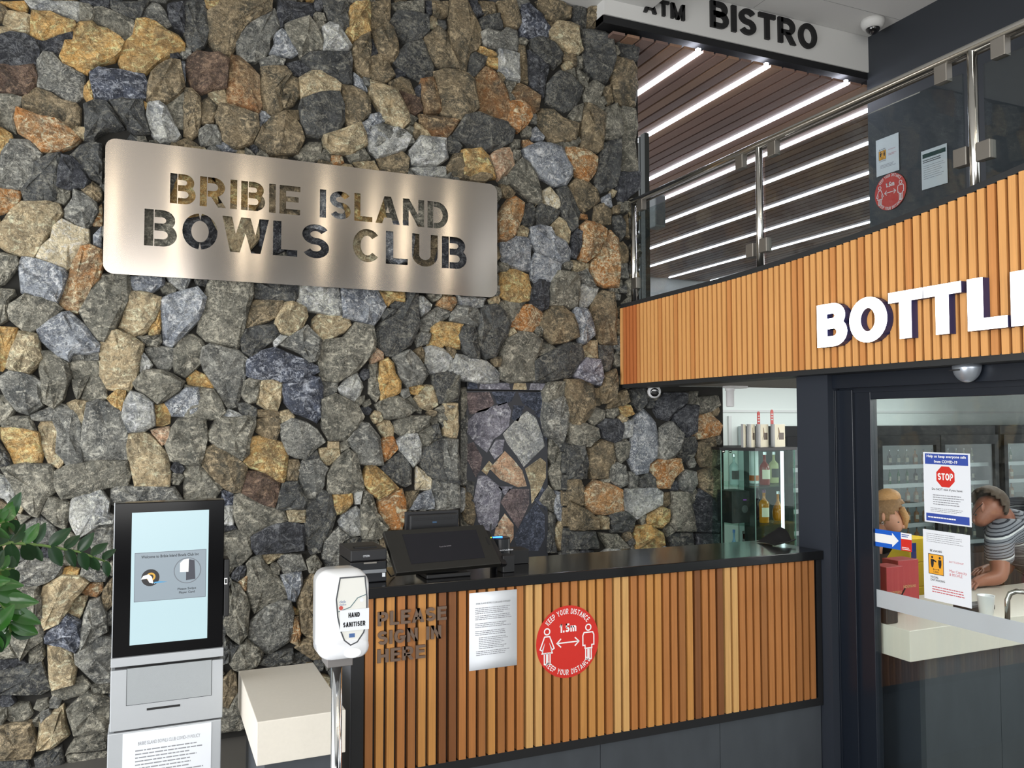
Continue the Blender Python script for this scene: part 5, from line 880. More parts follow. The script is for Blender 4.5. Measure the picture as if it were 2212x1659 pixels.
# ------------------------------------------------------------------ white ledge beside the counter and its twin inside the shop
M_led2 = mat('grey_side', (120, 124, 128), 0.5)
xl, xr, yf, yb = 0.345, 0.642, 2.926, 3.55; zt = EYE - 1.0
lg = thing('stone_ledge', 'low ledge with a thick white stone top beside the left end of the counter', 'table', ((xl + xr)/2, 3.2, 0))
MB().box(xl, xr, yf, yb, zt - 0.145, zt).build('top', M_stonew, lg, bevel=0.003)
MB().box(xl + 0.03, xr - 0.02, yf + 0.03, yb - 0.02, 0, zt - 0.145).build('base', M_slate, lg)
sc2 = thing('shop_counter', 'shop service counter with a thick white top over dark slate tiles', 'counter', (4.2, 3.2, 0))
MB().box(3.335, 5.6, yf, 3.5, zt - 0.147, zt).build('top', M_stonew, sc2, bevel=0.003)
for k in range(4): MB().box(3.45 + 0.53*k, 3.45 + 0.53*k + 0.527, yf + 0.02, yf + 0.05, 0, zt - 0.147).build('tile', M_slate, sc2)
MB().box(3.45, 5.57, yf + 0.05, 3.45, 0, zt - 0.147).build('carcass', M_dark, sc2)

# ------------------------------------------------------------------ player kiosk
YK = 3.40; FK = FY(YK)
def kx(x, y): return pt(x, y, 1, YK).x
def kz(x, y): return pt(x, y, 1, YK).z
kL = (kx(250, 1087) + kx(241, 1423))/2; kR = (kx(480, 1080) + kx(486, 1396))/2; kT = (kz(250, 1087) + kz(480, 1080))/2
kB1 = (kz(241, 1423) + kz(486, 1396))/2
ki = thing('kiosk', 'tall silver card kiosk with a black framed portrait touch screen', 'kiosk', ((kL + kR)/2, YK + 0.1, 0))
M_sil = mat('kiosk_silver', (180, 184, 188), 0.4, 0.25, bump=0.05, bscale=400); M_sil2 = mat('kiosk_silver_panel', (160, 165, 168), 0.5, 0.2, bump=0.25, bscale=500)
MB().box(kL, kR, YK, YK + 0.07, kB1, kT).build('screen_housing', mat('bezel_black', (8, 8, 10), 0.12, spec=0.2), ki, bevel=0.003)
MB().box(kL - 0.003, kL, YK + 0.003, YK + 0.08, kB1, kT + 0.002).build('edge_trim', M_sil, ki)
s0, s1 = (kx(284, 1110) + kx(281, 1393))/2, (kx(448, 1101) + kx(451, 1376))/2; st_, sb_ = (kz(284, 1108) + kz(448, 1101))/2, (kz(281, 1395) + kz(451, 1377))/2
MB().fbox(FK, s0, s1, sb_, st_, 0.0002, 0.0012).build('screen', mat('screen_white', (120, 136, 140), 0.25, emit=(198, 228, 236), es=0.52), ki)
# graphic on the screen
g0, g1 = kx(290, 1250), kx(445, 1240); gt, gb = (kz(290, 1195) + kz(443, 1186))/2, (kz(290, 1302) + kz(445, 1288))/2; c_ = 0.0014
MB().fbox(FK, g0, g1, gb, gt, 0.0012, c_).build('graphic_frame', mat('graphic_edge', (96, 104, 112), 0.4, emit=(90, 100, 110), es=0.3), ki)
MB().fbox(FK, g0 + .002, g1 - .002, gb + .002, gt - .002, 0.0013, c_ + 0.0002).build('graphic_panel', mat('graphic_grey', (100, 108, 114), 0.3, emit=(160, 176, 188), es=0.42), ki)
gw, gh = g1 - g0, gt - gb; c_ += 0.0004
M_si = mat('screen_ink', (46, 52, 58), 0.5)
flat(FK, g0 + gw*.09, gt - gh*.12, gw*.8, gh*.06, 'Welcome to Bribie Island Bowls Club Inc', 'printed_text', M_si, ki, c_, 0.02)
flat(FK, g0 + gw*.6, gb + gh*.17, gw*.26, gh*.06, 'Please Swipe', 'printed_text', M_si, ki, c_, 0.02); flat(FK, g0 + gw*.62, gb + gh*.095, gw*.22, gh*.06, 'Player Card', 'printed_text', M_si, ki, c_, 0.02)
def disc(mb, F, cx, cz, r, c0, c1, n=28, rz=None): mb.prism(F, [(cx + r*math.cos(2*math.pi*k/n), cz + (rz or r)*math.sin(2*math.pi*k/n)) for k in range(n)], c0, c1)
cx_, cz_ = g0 + gw*.22, gb + gh*.48; r_ = gw*.125
b_ = MB(); disc(b_, FK, cx_, cz_, r_, c_ - .0002, c_); bowl = b_.build('bowl_emblem', mat('emblem_black', (34, 32, 34), 0.4), ki)
b_ = MB(); disc(b_, FK, cx_ + r_*.05, cz_ + r_*.1, r_*.5, c_, c_ + .0002); b_.build('emblem_gold', mat('emblem_gold', (206, 160, 60), 0.4), bowl)
b_ = MB(); disc(b_, FK, cx_ + r_*.05, cz_ + r_*.1, r_*.28, c_ + .0002, c_ + .0004); b_.build('emblem_core', mat('emblem_black', (34, 32, 34), 0.4), bowl)
MB().prism(FK, [(cx_ - r_*1.05, cz_ - r_*.15), (cx_ - r_*.8, cz_ + r_*.25), (cx_ - r_*.2, cz_ + r_*.42), (cx_ + r_*.15, cz_ + r_*.1), (cx_ + r_*.3, cz_ - r_*.55), (cx_ + r_*.5, cz_ - r_*.75), (cx_ - r_*.1, cz_ - r_*.6), (cx_ - r_*.35, cz_ - r_*.1)], c_ + .0004, c_ + .0006).build('emblem_bird', M_wvin, bowl)
MB().prism(FK, [(cx_ + r_*.2, cz_ - r_*.72), (cx_ + r_*1.9, cz_ - r_*.62), (cx_ + r_*1.0, cz_ - r_*.5), (cx_ + r_*.5, cz_ - r_*.52)], c_ + .0004, c_ + .0006).build('emblem_wave', mat('emblem_blue', (70, 150, 200), 0.4), bowl)
cx_, cz_ = g0 + gw*.735, gb + gh*.58; r_ = gw*.195
b_ = MB(); disc(b_, FK, cx_, cz_, r_, c_ - .0002, c_); rg = b_.build('card_graphic', mat('ring_grey', (110, 118, 126), 0.4), ki)
b_ = MB(); disc(b_, FK, cx_, cz_, r_*.93, c_, c_ + .0002); b_.build('card_field', mat('graphic_grey', (100, 108, 114), 0.3), rg)
MB().prism(FK, [(cx_ - r_*.1, cz_ - r_*.75), (cx_ + r_*.58, cz_ - r_*.7), (cx_ + r_*.5, cz_ + r_*.75), (cx_ + r_*.1, cz_ + r_*.85), (cx_ + r_*.05, cz_ - r_*.1), (cx_ - r_*.1, cz_ - r_*.1)], c_ + .0002, c_ + .0004).build('reader_drawing', mat('reader_grey', (64, 66, 76), 0.5), rg)
MB().prism(FK, [(cx_ - r_*.55, cz_ - r_*.1), (cx_ + r_*.07, cz_ - r_*.12), (cx_ + r_*.09, cz_ + r_*.9), (cx_ - r_*.3, cz_ + r_*.85), (cx_ - r_*.55, cz_ + r_*.6)], c_ + .0004, c_ + .0006).build('card_drawing', M_wvin, rg)
# silver body
zc = (kz(240, 1444) + kz(487, 1413))/2
MB().box(kL - 0.004, kR + 0.003, YK - 0.012, YK + 0.1, zc, kB1).build('silver_rail', M_sil, ki, bevel=0.002)
z1 = (kz(239, 1450) + kz(487, 1420))/2; z2 = (kz(238, 1584) + kz(485, 1549))/2
MB().box(kL - 0.004, kR + 0.003, YK - 0.004, YK + 0.12, z2 + 0.002, z1 - 0.002).build('upper_body', M_sil, ki, bevel=0.003)
MB().box(kL + 0.01, kR - 0.01, YK + 0.01, YK + 0.11, z2 - 0.01, zc + 0.01).build('inner_frame', M_blk, ki)
MB().box(kL - 0.01, kR - 0.001, YK - 0.004, YK + 0.12, 0.04, z2 - 0.004).build('lower_body', M_sil, ki, bevel=0.003)
MB().box(kL + 0.0, kR - 0.01, YK - 0.01, YK + 0.13, 0.0, 0.04).build('plinth', M_blk, ki)
a0, a1 = kx(274, 1500), kx(456, 1480); b1_, b0_ = (kz(274, 1445) + kz(456, 1424))/2, (kz(273, 1525) + kz(455, 1499))/2
MB().fbox(FY(YK - 0.004), a0 - 0.002, a1 + 0.002, b0_ - 0.002, b1_ + 0.002, 0, 0.0006).build('panel_outline', mat('panel_gap', (60, 62, 64), 0.6), ki)
MB().fbox(FY(YK - 0.004), a0, a1, b0_, b1_, 0.0004, 0.0016).build('recess_panel', M_sil2, ki)
MB().fbox(FY(YK - 0.004), kx(317, 1530), kx(389, 1522), kz(353, 1527) - 0.004, kz(353, 1527) + 0.004, 0, 0.001).build('card_slot', M_blk, ki)
rd = MB().box(kR + 0.002, kR + 0.022, YK + 0.0, YK + 0.1, kz(492, 1332), kz(492, 1208)).build('card_reader', M_blk, ki, bevel=0.004)
z_ = kz(491, 1255); MB().box(kR + 0.003, kR + 0.014, YK - 0.002, YK + 0.002, z_ - 0.012, z_ + 0.012).build('card_symbol', M_wvin, rd)
MB().box(kR + 0.005, kR + 0.012, YK - 0.003, YK - 0.001, z_ - 0.008, z_ + 0.008).build('symbol_core', M_blk, rd)
A = pt(265, 1588, 1, YK - 0.012); B = pt(457, 1560, 1, YK - 0.012)
FKp = FY(YK - 0.0045); t = thing('policy_sheet', 'white policy sheet taped to the lower front of the silver kiosk', 'notice', ((A.x + B.x)/2, YK - 0.01, A.z - 0.34))
zt_ = (A.z + B.z)/2; W_ = B.x - A.x; MB().fbox(FKp, A.x, B.x, zt_ - W_*1.414, zt_, 0.0004, 0.0012).build('paper', M_pap, t)
flat(FKp, A.x + W_*.17, zt_ - W_*0.16, W_*.7, W_*.042, 'BRIBIE ISLAND BOWLS CLUB COVID-19 POLICY', 'printed_title', M_grey, t, 0.0016)
lines(FKp, A.x + W_*.14, zt_ - W_*.215, W_*.78, 22, W_*.042, W_*.014, 'printed_text', M_grey, t, 0.0016, 40)

# ------------------------------------------------------------------ hand sanitiser on its stand
YH = 2.3; FH = FY(YH)
hL, hR = pt(686, 1330, 1, YH).x, pt(797, 1330, 1, YH).x; hT, hBt = pt(745, 1232, 1, YH).z, pt(745, 1420, 1, YH).z; hx = (hL + hR)/2; hw = hR - hL; hh = hT - hBt
hs = thing('sanitiser_stand', 'white hand sanitiser dispenser on a chrome pole stand in front of the counter', 'dispenser', (hx, YH + 0.06, 0))
M_wpl = mat('glossy_white_plastic', (236, 238, 240), 0.22, coat=0.4)
def rrect(cx, cz, w_, h_, r, n=6):
    o_ = []
    for (sx, sz, a0_) in ((1, 1, 0), (-1, 1, 90), (-1, -1, 180), (1, -1, 270)):
        for k in range(n + 1): t_ = math.radians(a0_ + 90*k/n); o_.append((cx + sx*(w_/2 - r) + r*math.cos(t_), cz + sz*(h_/2 - r) + r*math.sin(t_)))
    return o_
def shell(levels, name, m_, parent):
    """levels: (y, width, height, corner radius, z centre) from back to front"""
    mb = MB(); n = None
    for y_, w_, h_, r_, zc_ in levels:
        ring = rrect(hx, zc_, w_, h_, r_); n = len(ring)
        for a, b in ring: mb.v.append((a, y_, b))
    for k in range(len(levels) - 1):
        for j in range(n): a = k*n + j; b = k*n + (j + 1) % n; mb.face((a, b, b + n, a + n))
    mb.face(range(n)); mb.face([(len(levels) - 1)*n + j for j in range(n)]); return mb.build(name, m_, parent, smooth=True)
zc_ = (hT + hBt)/2 + hh*.1
zm_ = (hT + hBt)/2
shell([(YH + .10, hw*.92, hh*.97, .034, zm_), (YH + .03, hw, hh, .038, zm_), (YH + .0, hw*.985, hh*.985, .04, zm_), (YH - .022, hw*.89, hh*.9, .04, zm_), (YH - .03, hw*.66, hh*.74, .03, zm_ + hh*.03)], 'housing', M_wpl, hs)
zb2_ = hBt + hh*.13
lo = shell([(YH + .06, hw*1.005, hh*.262, .03, zb2_), (YH + .002, hw*1.0, hh*.26, .03, zb2_), (YH - .02, hw*.93, hh*.245, .028, zb2_), (YH - .033, hw*.76, hh*.2, .022, zb2_)], 'lower_cover', mat('cover_white', (226, 228, 232), 0.25, coat=0.4), hs)
mb = MB(); disc(mb, FY(YH - .033), hx + hw*.13, hBt + hh*.08, hw*.17, -.004, .004, 20, hh*.06); mb.build('push_lip', M_wpl, lo, bevel=.003)
ff = FY(YH - .031)
ffp = [(hx - hw*.12, hT - hh*.06), (hx + hw*.36, hT - hh*.06), (hx + hw*.4, hT - hh*.3), (hx + hw*.4, hT - hh*.58), (hx + hw*.34, hT - hh*.7), (hx + hw*.22, hT - hh*.8), (hx + hw*.09, hT - hh*.83), (hx - hw*.03, hT - hh*.77), (hx - hw*.1, hT - hh*.66), (hx - hw*.16, hT - hh*.5), (hx - hw*.19, hT - hh*.3)]
fp = MB().prism(ff, ffp, -.006, .001).build('front_panel', mat('panel_cream', (222, 222, 216), 0.3), hs)
Lq, Rq = offs(ffp, .0035, True); MB().strip(ff, Lq, Rq, .001, .0022, True).build('grey_outline', mat('dispenser_grey', (70, 72, 76), 0.4), fp)
Lq, Rq = offs([(hx - hw*.15, hT - hh*.44), (hx + hw*.08, hT - hh*.4), (hx + hw*.22, hT - hh*.3), (hx + hw*.38, hT - hh*.27)], .002, False); MB().strip(ff, Lq, Rq, .001, .0018).build('swoosh', mat('swoosh_teal', (80, 110, 116), 0.4), fp)
mb = MB(); disc(mb, ff, hx - hw*.1, hT - hh*.4, .0055, .001, .002); mb.build('indicator', mat('indicator_red', (190, 80, 70), 0.4), fp)
flat(ff, hx - hw*.13, hT - hh*.345, hw*.12, hh*.03, 'deb', 'printed_text', mat('brand_blue', (70, 100, 150), 0.5), fp, .0014); flat(ff, hx - hw*.13, hT - hh*.375, hw*.13, hh*.024, 'stoko', 'printed_text', mat('brand_blue', (70, 100, 150), 0.5), fp, .0014)
mb = MB(); disc(mb, ff, hx + hw*.3, hT - hh*.33, .005, .001, .0016); mb.build('small_badge', M_pap, fp)
MB().fbox(ff, hx + hw*.06, hx + hw*.17, hT - hh*.745, hT - hh*.7, .001, .0016).build('blue_badge', mat('brand_blue', (70, 100, 150), 0.5), fp)
FP = Fr((hx, YH - .034, 0), (1, -0.0, 0.0), (0.0, 0, 1))
pa = MB().fbox(FP, -hw*.12, hw*.44, hT - hh*.665, hT - hh*.425, 0, .0008).build('paper_label', M_pap, hs)
word(FP, 'HAND', hw*.04, hT - hh*.515, hh*.055, hw*.22, .26, .0008, .0013, M_ink, pa); word(FP, 'SANITISER', -hw*.06, hT - hh*.62, hh*.055, hw*.43, .26, .0008, .0013, M_ink, pa)
MB().box(hx - hw*.28, hx + hw*.22, YH + .02, YH + .1, hBt - .03, hBt + .02).build('bracket', mat('bracket_grey', (128, 124, 122), 0.45, 0.4), hs, bevel=.002)
px0, px1 = pt(715.5, 1500, 1, YH + .06).x, pt(739, 1500, 1, YH + .06).x
MB().lathe(((px0 + px1)/2, YH + .06, 0.012), [((px1 - px0)/2, 0), ((px1 - px0)/2, hBt - .03)], 20).build('pole', mat('chrome', (220, 222, 224), 0.08, 1.0), hs, smooth=True)
MB().lathe(((px0 + px1)/2, YH + .06, 0), [(.17, 0), (.17, .008), (.16, .012)], 36).build('base_plate', M_chrome, hs, smooth=False)

# ------------------------------------------------------------------ counter-top equipment
def quadbox(fr_, back, name, m_, parent, bevel=.002): return MB().hexa(fr_, back).build(name, m_, parent, bevel=bevel)
zc0 = ztop
# receipt printer
pf = YC + 0.075
x0, x1 = pt(757, 1220, 1, pf).x, pt(836, 1220, 1, pf).x; zt = pt(797, 1186, 1, pf).z
M_pr = mat('printer_black', (30, 30, 33), 0.4); M_pr2 = mat('printer_dark', (20, 22, 26), 0.3)
rp_ = thing('receipt_printer', 'small black receipt printer at the left end of the counter', 'printer', ((x0 + x1)/2, pf + .09, zc0))
MB().box(x0 - .0, x1, pf + .004, pf + .23, zc0 + .0, zt - .052).build('body', M_pr2, rp_, bevel=.004)
MB().box(x0, x1, pf, pf + .23, zt - .05, zt - .002).build('lid', M_pr, rp_, bevel=.006)
MB().box(x0 + .03, x1 - .03, pf + .05, pf + .09, zt - .003, zt + .002).build('paper_slot', M_blk, rp_)
MB().box(x0 + .055, x1 - .045, pf - .003, pf, zt - .06, zt - .054).build('release_tab', M_clamp, rp_)
flat(FY(pf), x0 + .052, zt - .032, .028, .008, 'CITIZEN', 'maker_lettering', M_pap, rp_, .001)
MB().box(x0 + .03, x1 - .004, pf - .002, pf + .002, zt - .1, zt - .086).build('grey_strip', mat('strip_grey', (120, 124, 128), 0.4), rp_)
MB().box(x1 - .02, x1 - .008, pf - .003, pf + .002, zt - .118, zt - .102).build('white_label', M_pap, rp_)
# operator screen
BLp, BRp = pt(857, 1238, 1, YC + .02), pt(1084, 1217, 1, YC + .035); TRp, TLp = pt(1044, 1133, 1, YC + .17), pt(828, 1147, 1, YC + .155)
tg = thing('touch_screen_till', 'wide black touch screen till tilted back on the reception counter', 'till', tuple((BLp + BRp)/2 + Vector((0, .08, 0))))
nrm = (BRp - BLp).cross(TLp - BLp).normalized()
if nrm.y > 0: nrm = -nrm
d_ = nrm*-.028
M_bz = mat('till_bezel', (30, 29, 26), 0.45)
quadbox([BLp, BRp, TRp, TLp], [BLp + d_, BRp + d_, TRp + d_, TLp + d_], 'bezel', M_bz, tg, .003)
def bil(u_, v_, c=0): return BLp*(1 - u_)*(1 - v_) + BRp*u_*(1 - v_) + TRp*u_*v_ + TLp*(1 - u_)*v_ + nrm*c
MB().hexa([bil(.155, .17, .001), bil(.865, .17, .001), bil(.9, .88, .001), bil(.165, .88, .001)], [bil(.155, .17, -.001), bil(.865, .17, -.001), bil(.9, .88, -.001), bil(.165, .88, -.001)]).build('screen', mat('till_screen', (24, 24, 30), 0.25), tg)
Fs = Fr(bil(.47, .5, .0015), bil(.7, .53) - bil(.47, .5), (TLp - BLp)); Fs.v = (Fs.v - Fs.u*Fs.v.dot(Fs.u)).normalized(); Fs.n = nrm
flat(Fs, 0, 0, .055, .007, 'Touch the Screen', 'screen_text', mat('screen_text', (120, 116, 120), 0.6, emit=(120, 116, 120), es=0.3), tg, .0002)
MB().hexa([bil(.955, .5, .002), bil(.972, .48, .002), bil(.98, .66, .002), bil(.963, .68, .002)], [bil(.955, .5), bil(.972, .48), bil(.98, .66), bil(.963, .68)]).build('card_slot', M_blk, tg)
mx_ = (BLp.x + BRp.x)/2
MB().box(mx_ - .1, mx_ + .1, YC + .05, YC + .21, zc0, zc0 + .018).build('stand_foot', M_blk, tg, bevel=.004)
MB().hexa([Vector((mx_ - .06, YC + .09, zc0 + .018)), Vector((mx_ + .06, YC + .09, zc0 + .018)), Vector((mx_ + .05, YC + .11, BLp.z + .06)), Vector((mx_ - .05, YC + .11, BLp.z + .06))], [Vector((mx_ - .06, YC + .2, zc0 + .018)), Vector((mx_ + .06, YC + .2, zc0 + .018)), Vector((mx_ + .05, YC + .2, BLp.z + .09)), Vector((mx_ - .05, YC + .2, BLp.z + .09))]).build('stand_neck', M_blk, tg)
o = MB().hexa([BRp + nrm*-.004 + Vector((.003, 0, 0)), BRp + Vector((.03, .01, -.006)), TRp + Vector((.028, 0, -.03)), TRp + nrm*-.004 + Vector((.003, 0, -.02))], [BRp + d_ + Vector((.003, 0, 0)), BRp + d_ + Vector((.03, .01, -.006)), TRp + d_ + Vector((.028, 0, -.03)), TRp + d_ + Vector((.003, 0, -.02))]).build('swipe_reader', M_blk, tg)
pl_ = pt(1061, 1161, 1, YC + .14); MB().ball(pl_, .0025, 8, 6).build('status_light', mat('status_green', (180, 230, 60), 0.4, emit=(190, 240, 60), es=3), tg)
# second screen, seen from behind
YM = YC + .27; a = [pt(x, y, 1, YM) for x, y in ((872, 1149), (991, 1146), (991, 1102), (876, 1105))]
a[0].z = a[1].z = min(a[0].z, zc0 + .12); mo = thing('customer_monitor', 'black monitor seen from its vented back behind the touch screen till', 'monitor', ((a[0].x + a[1].x)/2, YM, zc0))
zt = (a[2].z + a[3].z)/2
MB().box(a[3].x, a[2].x, YM, YM + .02, zc0 + .06, zt).build('screen_frame', M_pr, mo, bevel=.003)
zb3 = pt(930, 1140, 1, YM).z
bx = MB().box(a[3].x + .012, a[2].x - .012, YM - .03, YM, zc0 + .07, zt - .012).build('back_housing', mat('housing_black', (24, 25, 28), 0.45), mo, bevel=.006)
vb = MB()
for k in range(26):
    x_ = a[3].x + .024 + k*(a[2].x - a[3].x - .048)/26
    for j in range(2): vb.box(x_, x_ + .004, YM - .0312, YM - .029, zt - .03 - .008*j, zt - .0255 - .008*j)
vb.build('vent_slots', M_blk, bx, kind='stuff')
MB().box((a[2].x + a[3].x)/2 - .01, (a[2].x + a[3].x)/2 + .01, YM - .0312, YM - .03, zt - .052, zt - .044).build('maker_label', mat('label_blue', (50, 80, 110), 0.5), bx)
MB().box((a[2].x + a[3].x)/2 - .05, (a[2].x + a[3].x)/2 + .05, YM - .06, YM + .06, zc0, zc0 + .012).build('foot', M_blk, mo, bevel=.003)
MB().box((a[2].x + a[3].x)/2 - .02, (a[2].x + a[3].x)/2 + .02, YM - .02, YM + .01, zc0 + .012, zc0 + .08).build('neck', M_blk, mo)
# document scanner with blue light, and black boxes beside it
YG = YC + .2; c0 = pt(1080, 1190, 1, YG); zt = pt(1080, 1160, 1, YG).z; rg_ = (pt(1101, 1175, 1, YG).x - pt(1060, 1175, 1, YG).x)/2
gm = thing('document_scanner', 'black rounded scanner with a blue light on top, right of the till', 'scanner', (c0.x, YG, zc0))
MB().lathe((c0.x, YG, zc0), [(rg_*.95, 0), (rg_, .02), (rg_, zt - zc0 - .006), (rg_*.9, zt - zc0)], 24).build('body', M_pr2, gm, smooth=False)
MB().box(c0.x - rg_*.9, c0.x + rg_*.1, YG - rg_*.4, YG - rg_*.1, zt + .0, zt + .004).build('blue_light', mat('blue_glow', (60, 130, 255), 0.3, emit=(50, 120, 255), es=4), gm)
flat(FY(YG - rg_ - .001), c0.x - rg_*.75, zc0 + (zt - zc0)*.58, rg_*1.7, .009, 'gemalto', 'maker_lettering', M_pap, gm, .001, 0.01)
MB().tube([(c0.x - rg_ - .012, YG - .02, zc0 + .1), pt(1060, 1132, 1, YG - .02)], .0045, 8).build('antenna', M_blk, gm)
for nm_, lb, xa, xb, ya, yb, Yp, dp in (('cash_box', 'low black box on the counter right of the tilted till', 1086, 1112, 1199, 1240, YC + .06, .07), ('scanner_pad', 'flat black pad on the counter behind the document scanner', 1103, 1143, 1186, 1200, YC + .24, .1)):
    A = pt(xa, yb, 1, Yp); B = pt(xb, ya, 1, Yp)
    t = thing(nm_, lb, 'box', ((A.x + B.x)/2, Yp + dp/2, zc0)); MB().box(A.x, B.x, Yp, Yp + dp, zc0, max(B.z, zc0 + .012)).build('body', M_blk, t, bevel=.004)
    MB().box(A.x + .005, B.x - .005, Yp - .001, Yp + .001, zc0 + .003, zc0 + .006).build('seam', M_pr, t)
cb = MB().tube([(x1 + .01, pf + .1, zc0 + .09), (x1 + .02, pf + .08, zc0 + .07), (x1 + .012, pf + .06, zc0 + .04), (x1 + .03, pf + .05, zc0 + .01), (x1 + .06, pf + .1, zc0 + .006)], .003, 6).build('cable', M_blk, smooth=True)
tag(cb, 'thin black cable looping between the printer and the till', 'cable')

# ------------------------------------------------------------------ plant at the left edge
M_leaf = mat('leaf_green', (48, 96, 36), 0.28, coat=0.3, var=0.35, bscale=9); M_leafd = mat('leaf_dark', (26, 58, 28), 0.3, var=0.3, bscale=9); M_stem = mat('stem_green', (120, 150, 84), 0.5)
pla = thing('potted_plant', 'leafy green potted plant with arching stems at the left edge', 'plant', (-.95, 1.35, 0))
MB().lathe((-.95, 1.35, 0), [(.16, 0), (.2, .1), (.22, .42), (.19, .42), (.18, .36)], 24).build('pot', mat('pot_grey', (90, 90, 88), 0.6), pla, smooth=True)
def leaf_mesh(L, W, cupv, m_):
    mb = MB(); n = 7
    for k in range(n + 1):
        f = k/n; w_ = W*math.sin(math.pi*min(.98, max(.03, f**.8)))**.8/2; z_ = -cupv*f*f
        for s_ in (-1, -.5, 0, .5, 1): mb.v.append((f*L, s_*w_, z_ + abs(s_)*w_*.35))
    for k in range(n):
        for j in range(4): a = 5*k + j; mb.face((a, a + 1, a + 6, a + 5))
    return mb.mesh('leaf', m_, True)
LM = [leaf_mesh(.075, .036, .01, M_leaf), leaf_mesh(.065, .034, .016, M_leaf), leaf_mesh(.07, .036, .012, M_leafd)]
def frond(pts_, nl, sz, dark=.3, side=(0, 0, 1), flip=0):
    st_ = MB().tube(pts_, [.0042 - .0025*k/(len(pts_) - 1) for k in range(len(pts_))], 7).build('stem', M_stem, pla, smooth=True)
    P_ = [Vector(p) for p in pts_]; 
    for k in range(nl):
        f = (k + .5)/nl*(len(P_) - 1); i = min(int(f), len(P_) - 2); q = P_[i].lerp(P_[i + 1], f - i); d = (P_[i + 1] - P_[i]).normalized()
        for s_ in (-1, 1):
            sd = Vector(side)*s_; dr = (d*.55 + sd*.75 + Vector((R.uniform(-.2, .2), R.uniform(-.35, .35), R.uniform(-.15, .15)))).normalized()
            up = Vector((R.uniform(-.5, .5), -1, R.uniform(-.2, .9))).normalized(); yv = up.cross(dr).normalized(); zv = dr.cross(yv)
            sc_2 = sz*R.uniform(.85, 1.15)*(1 - .25*k/nl)
            o = link('leaf', LM[2] if R.random() < dark else LM[R.randrange(2)], st_)
            o.matrix_parent_inverse = Matrix(); o.matrix_local = Matrix(((dr.x*sc_2, yv.x*sc_2, zv.x*sc_2, q.x), (dr.y*sc_2, yv.y*sc_2, zv.y*sc_2, q.y), (dr.z*sc_2, yv.z*sc_2, zv.z*sc_2, q.z), (0, 0, 0, 1)))
L1 = lambda x, y, Y: pt(x, y, 1, Y)
frond([(-.95, 1.35, .4), L1(-180, 1420, 1.4), L1(-60, 1190, 1.5), L1(20, 1172, 1.55), L1(90, 1178, 1.6), L1(170, 1192, 1.66), L1(236, 1216, 1.7)], 15, .68, .8)
frond([(-.95, 1.35, .4), L1(-260, 1300, 1.2), L1(-120, 1150, 1.2), L1(-20, 1135, 1.25), L1(30, 1120, 1.28)], 12, .62, .2)
frond([(-.95, 1.35, .4), L1(-200, 1350, 1.15), L1(-90, 1260, 1.15), L1(-20, 1270, 1.18), L1(15, 1320, 1.2), L1(24, 1370, 1.22)], 15, .72, .1, side=(1, 0, .3))
frond([(-.95, 1.35, .4), L1(-220, 1500, 1.3), L1(-100, 1320, 1.3), L1(-30, 1235, 1.35), L1(30, 1228, 1.4)], 12, .55, .8)
frond([(-.95, 1.35, .4), L1(-240, 1600, 1.1), L1(-120, 1420, 1.1), L1(-50, 1350, 1.12), L1(-5, 1370, 1.14)], 12, .7, .2)

# ------------------------------------------------------------------ the foyer behind the camera: glazed front and hanging lamps
fw = MB().box(-4.2, 5.4, -4.25, -4.15, 0, .12).box(-4.2, 5.4, -4.25, -4.15, 3.5, ZC1 + .02)
fw.build('wall_front', M_alu, kind='structure')
for k in range(9): MB().box(-4.2 + 1.19*k, -4.14 + 1.19*k, -4.24, -4.16, .12, 3.5).build('mullion', M_alu, bpy.data.objects['wall_front'])
MB().box(-4.2, 5.4, -4.23, -4.17, 2.3, 2.36).build('transom', M_alu, bpy.data.objects['wall_front'])
M_warm = mat('warm_lamp', (255, 244, 222), 0.5, emit=(255, 240, 214), es=15)
for k, (x_, y_, l_) in enumerate(((.24, -.5, .9), (1.02, -.5, 1.0), (1.28, -1.1, .8), (2.0, -.4, .9), (2.75, -.9, 1.0), (3.05, -.4, 1.0), (3.7, -.5, 1.0), (-.45, -.8, .8))):
    t = thing('pendant_lamp', 'slim warm tube lamp hanging from the foyer ceiling behind the viewer', 'lamp', (x_, y_, ZC1), 'tube lamps of the foyer')
    MB().lathe((x_, y_, ZC1 - .05 - l_), [(.018, 0), (.018, l_)], 10).build('tube', M_warm, t, smooth=True)
    MB().lathe((x_, y_, ZC1 - .05), [(.02, 0), (.03, .03), (.03, .05)], 12).build('ceiling_cup', M_chrome, t)

# ------------------------------------------------------------------ bottles
def bglass(name, col, al=0.55):
    if name in MATS: return MATS[name]
    m = bpy.data.materials.new(name); m.use_nodes = True; nt = m.node_tree; nt.nodes.clear(); o = nt.nodes.new('ShaderNodeOutputMaterial'); mx = nt.nodes.new('ShaderNodeMixShader'); t_ = nt.nodes.new('ShaderNodeBsdfTransparent'); p = nt.nodes.new('ShaderNodeBsdfPrincipled')
    t_.inputs[0].default_value = lin(col); p.inputs['Base Color'].default_value = lin(col); p.inputs['Roughness'].default_value = 0.06; mx.inputs[0].default_value = al
    nt.links.new(t_.outputs[0], mx.inputs[1]); nt.links.new(p.outputs[0], mx.inputs[2]); nt.links.new(mx.outputs[0], o.inputs[0]); MATS[name] = m; return m
G_clear = bglass('clear_bottle', (214, 228, 228), .3); G_amber = bglass('amber_bottle', (140, 36, 12), .95); G_gold = bglass('gold_bottle', (196, 126, 30), .88); G_pale = bglass('pale_bottle', (222, 220, 170), .55); G_green = bglass('green_bottle', (30, 130, 60), .85); G_blue = bglass('blue_bottle', (150, 190, 220), .4); G_dark = bglass('dark_bottle', (40, 16, 14), .9)
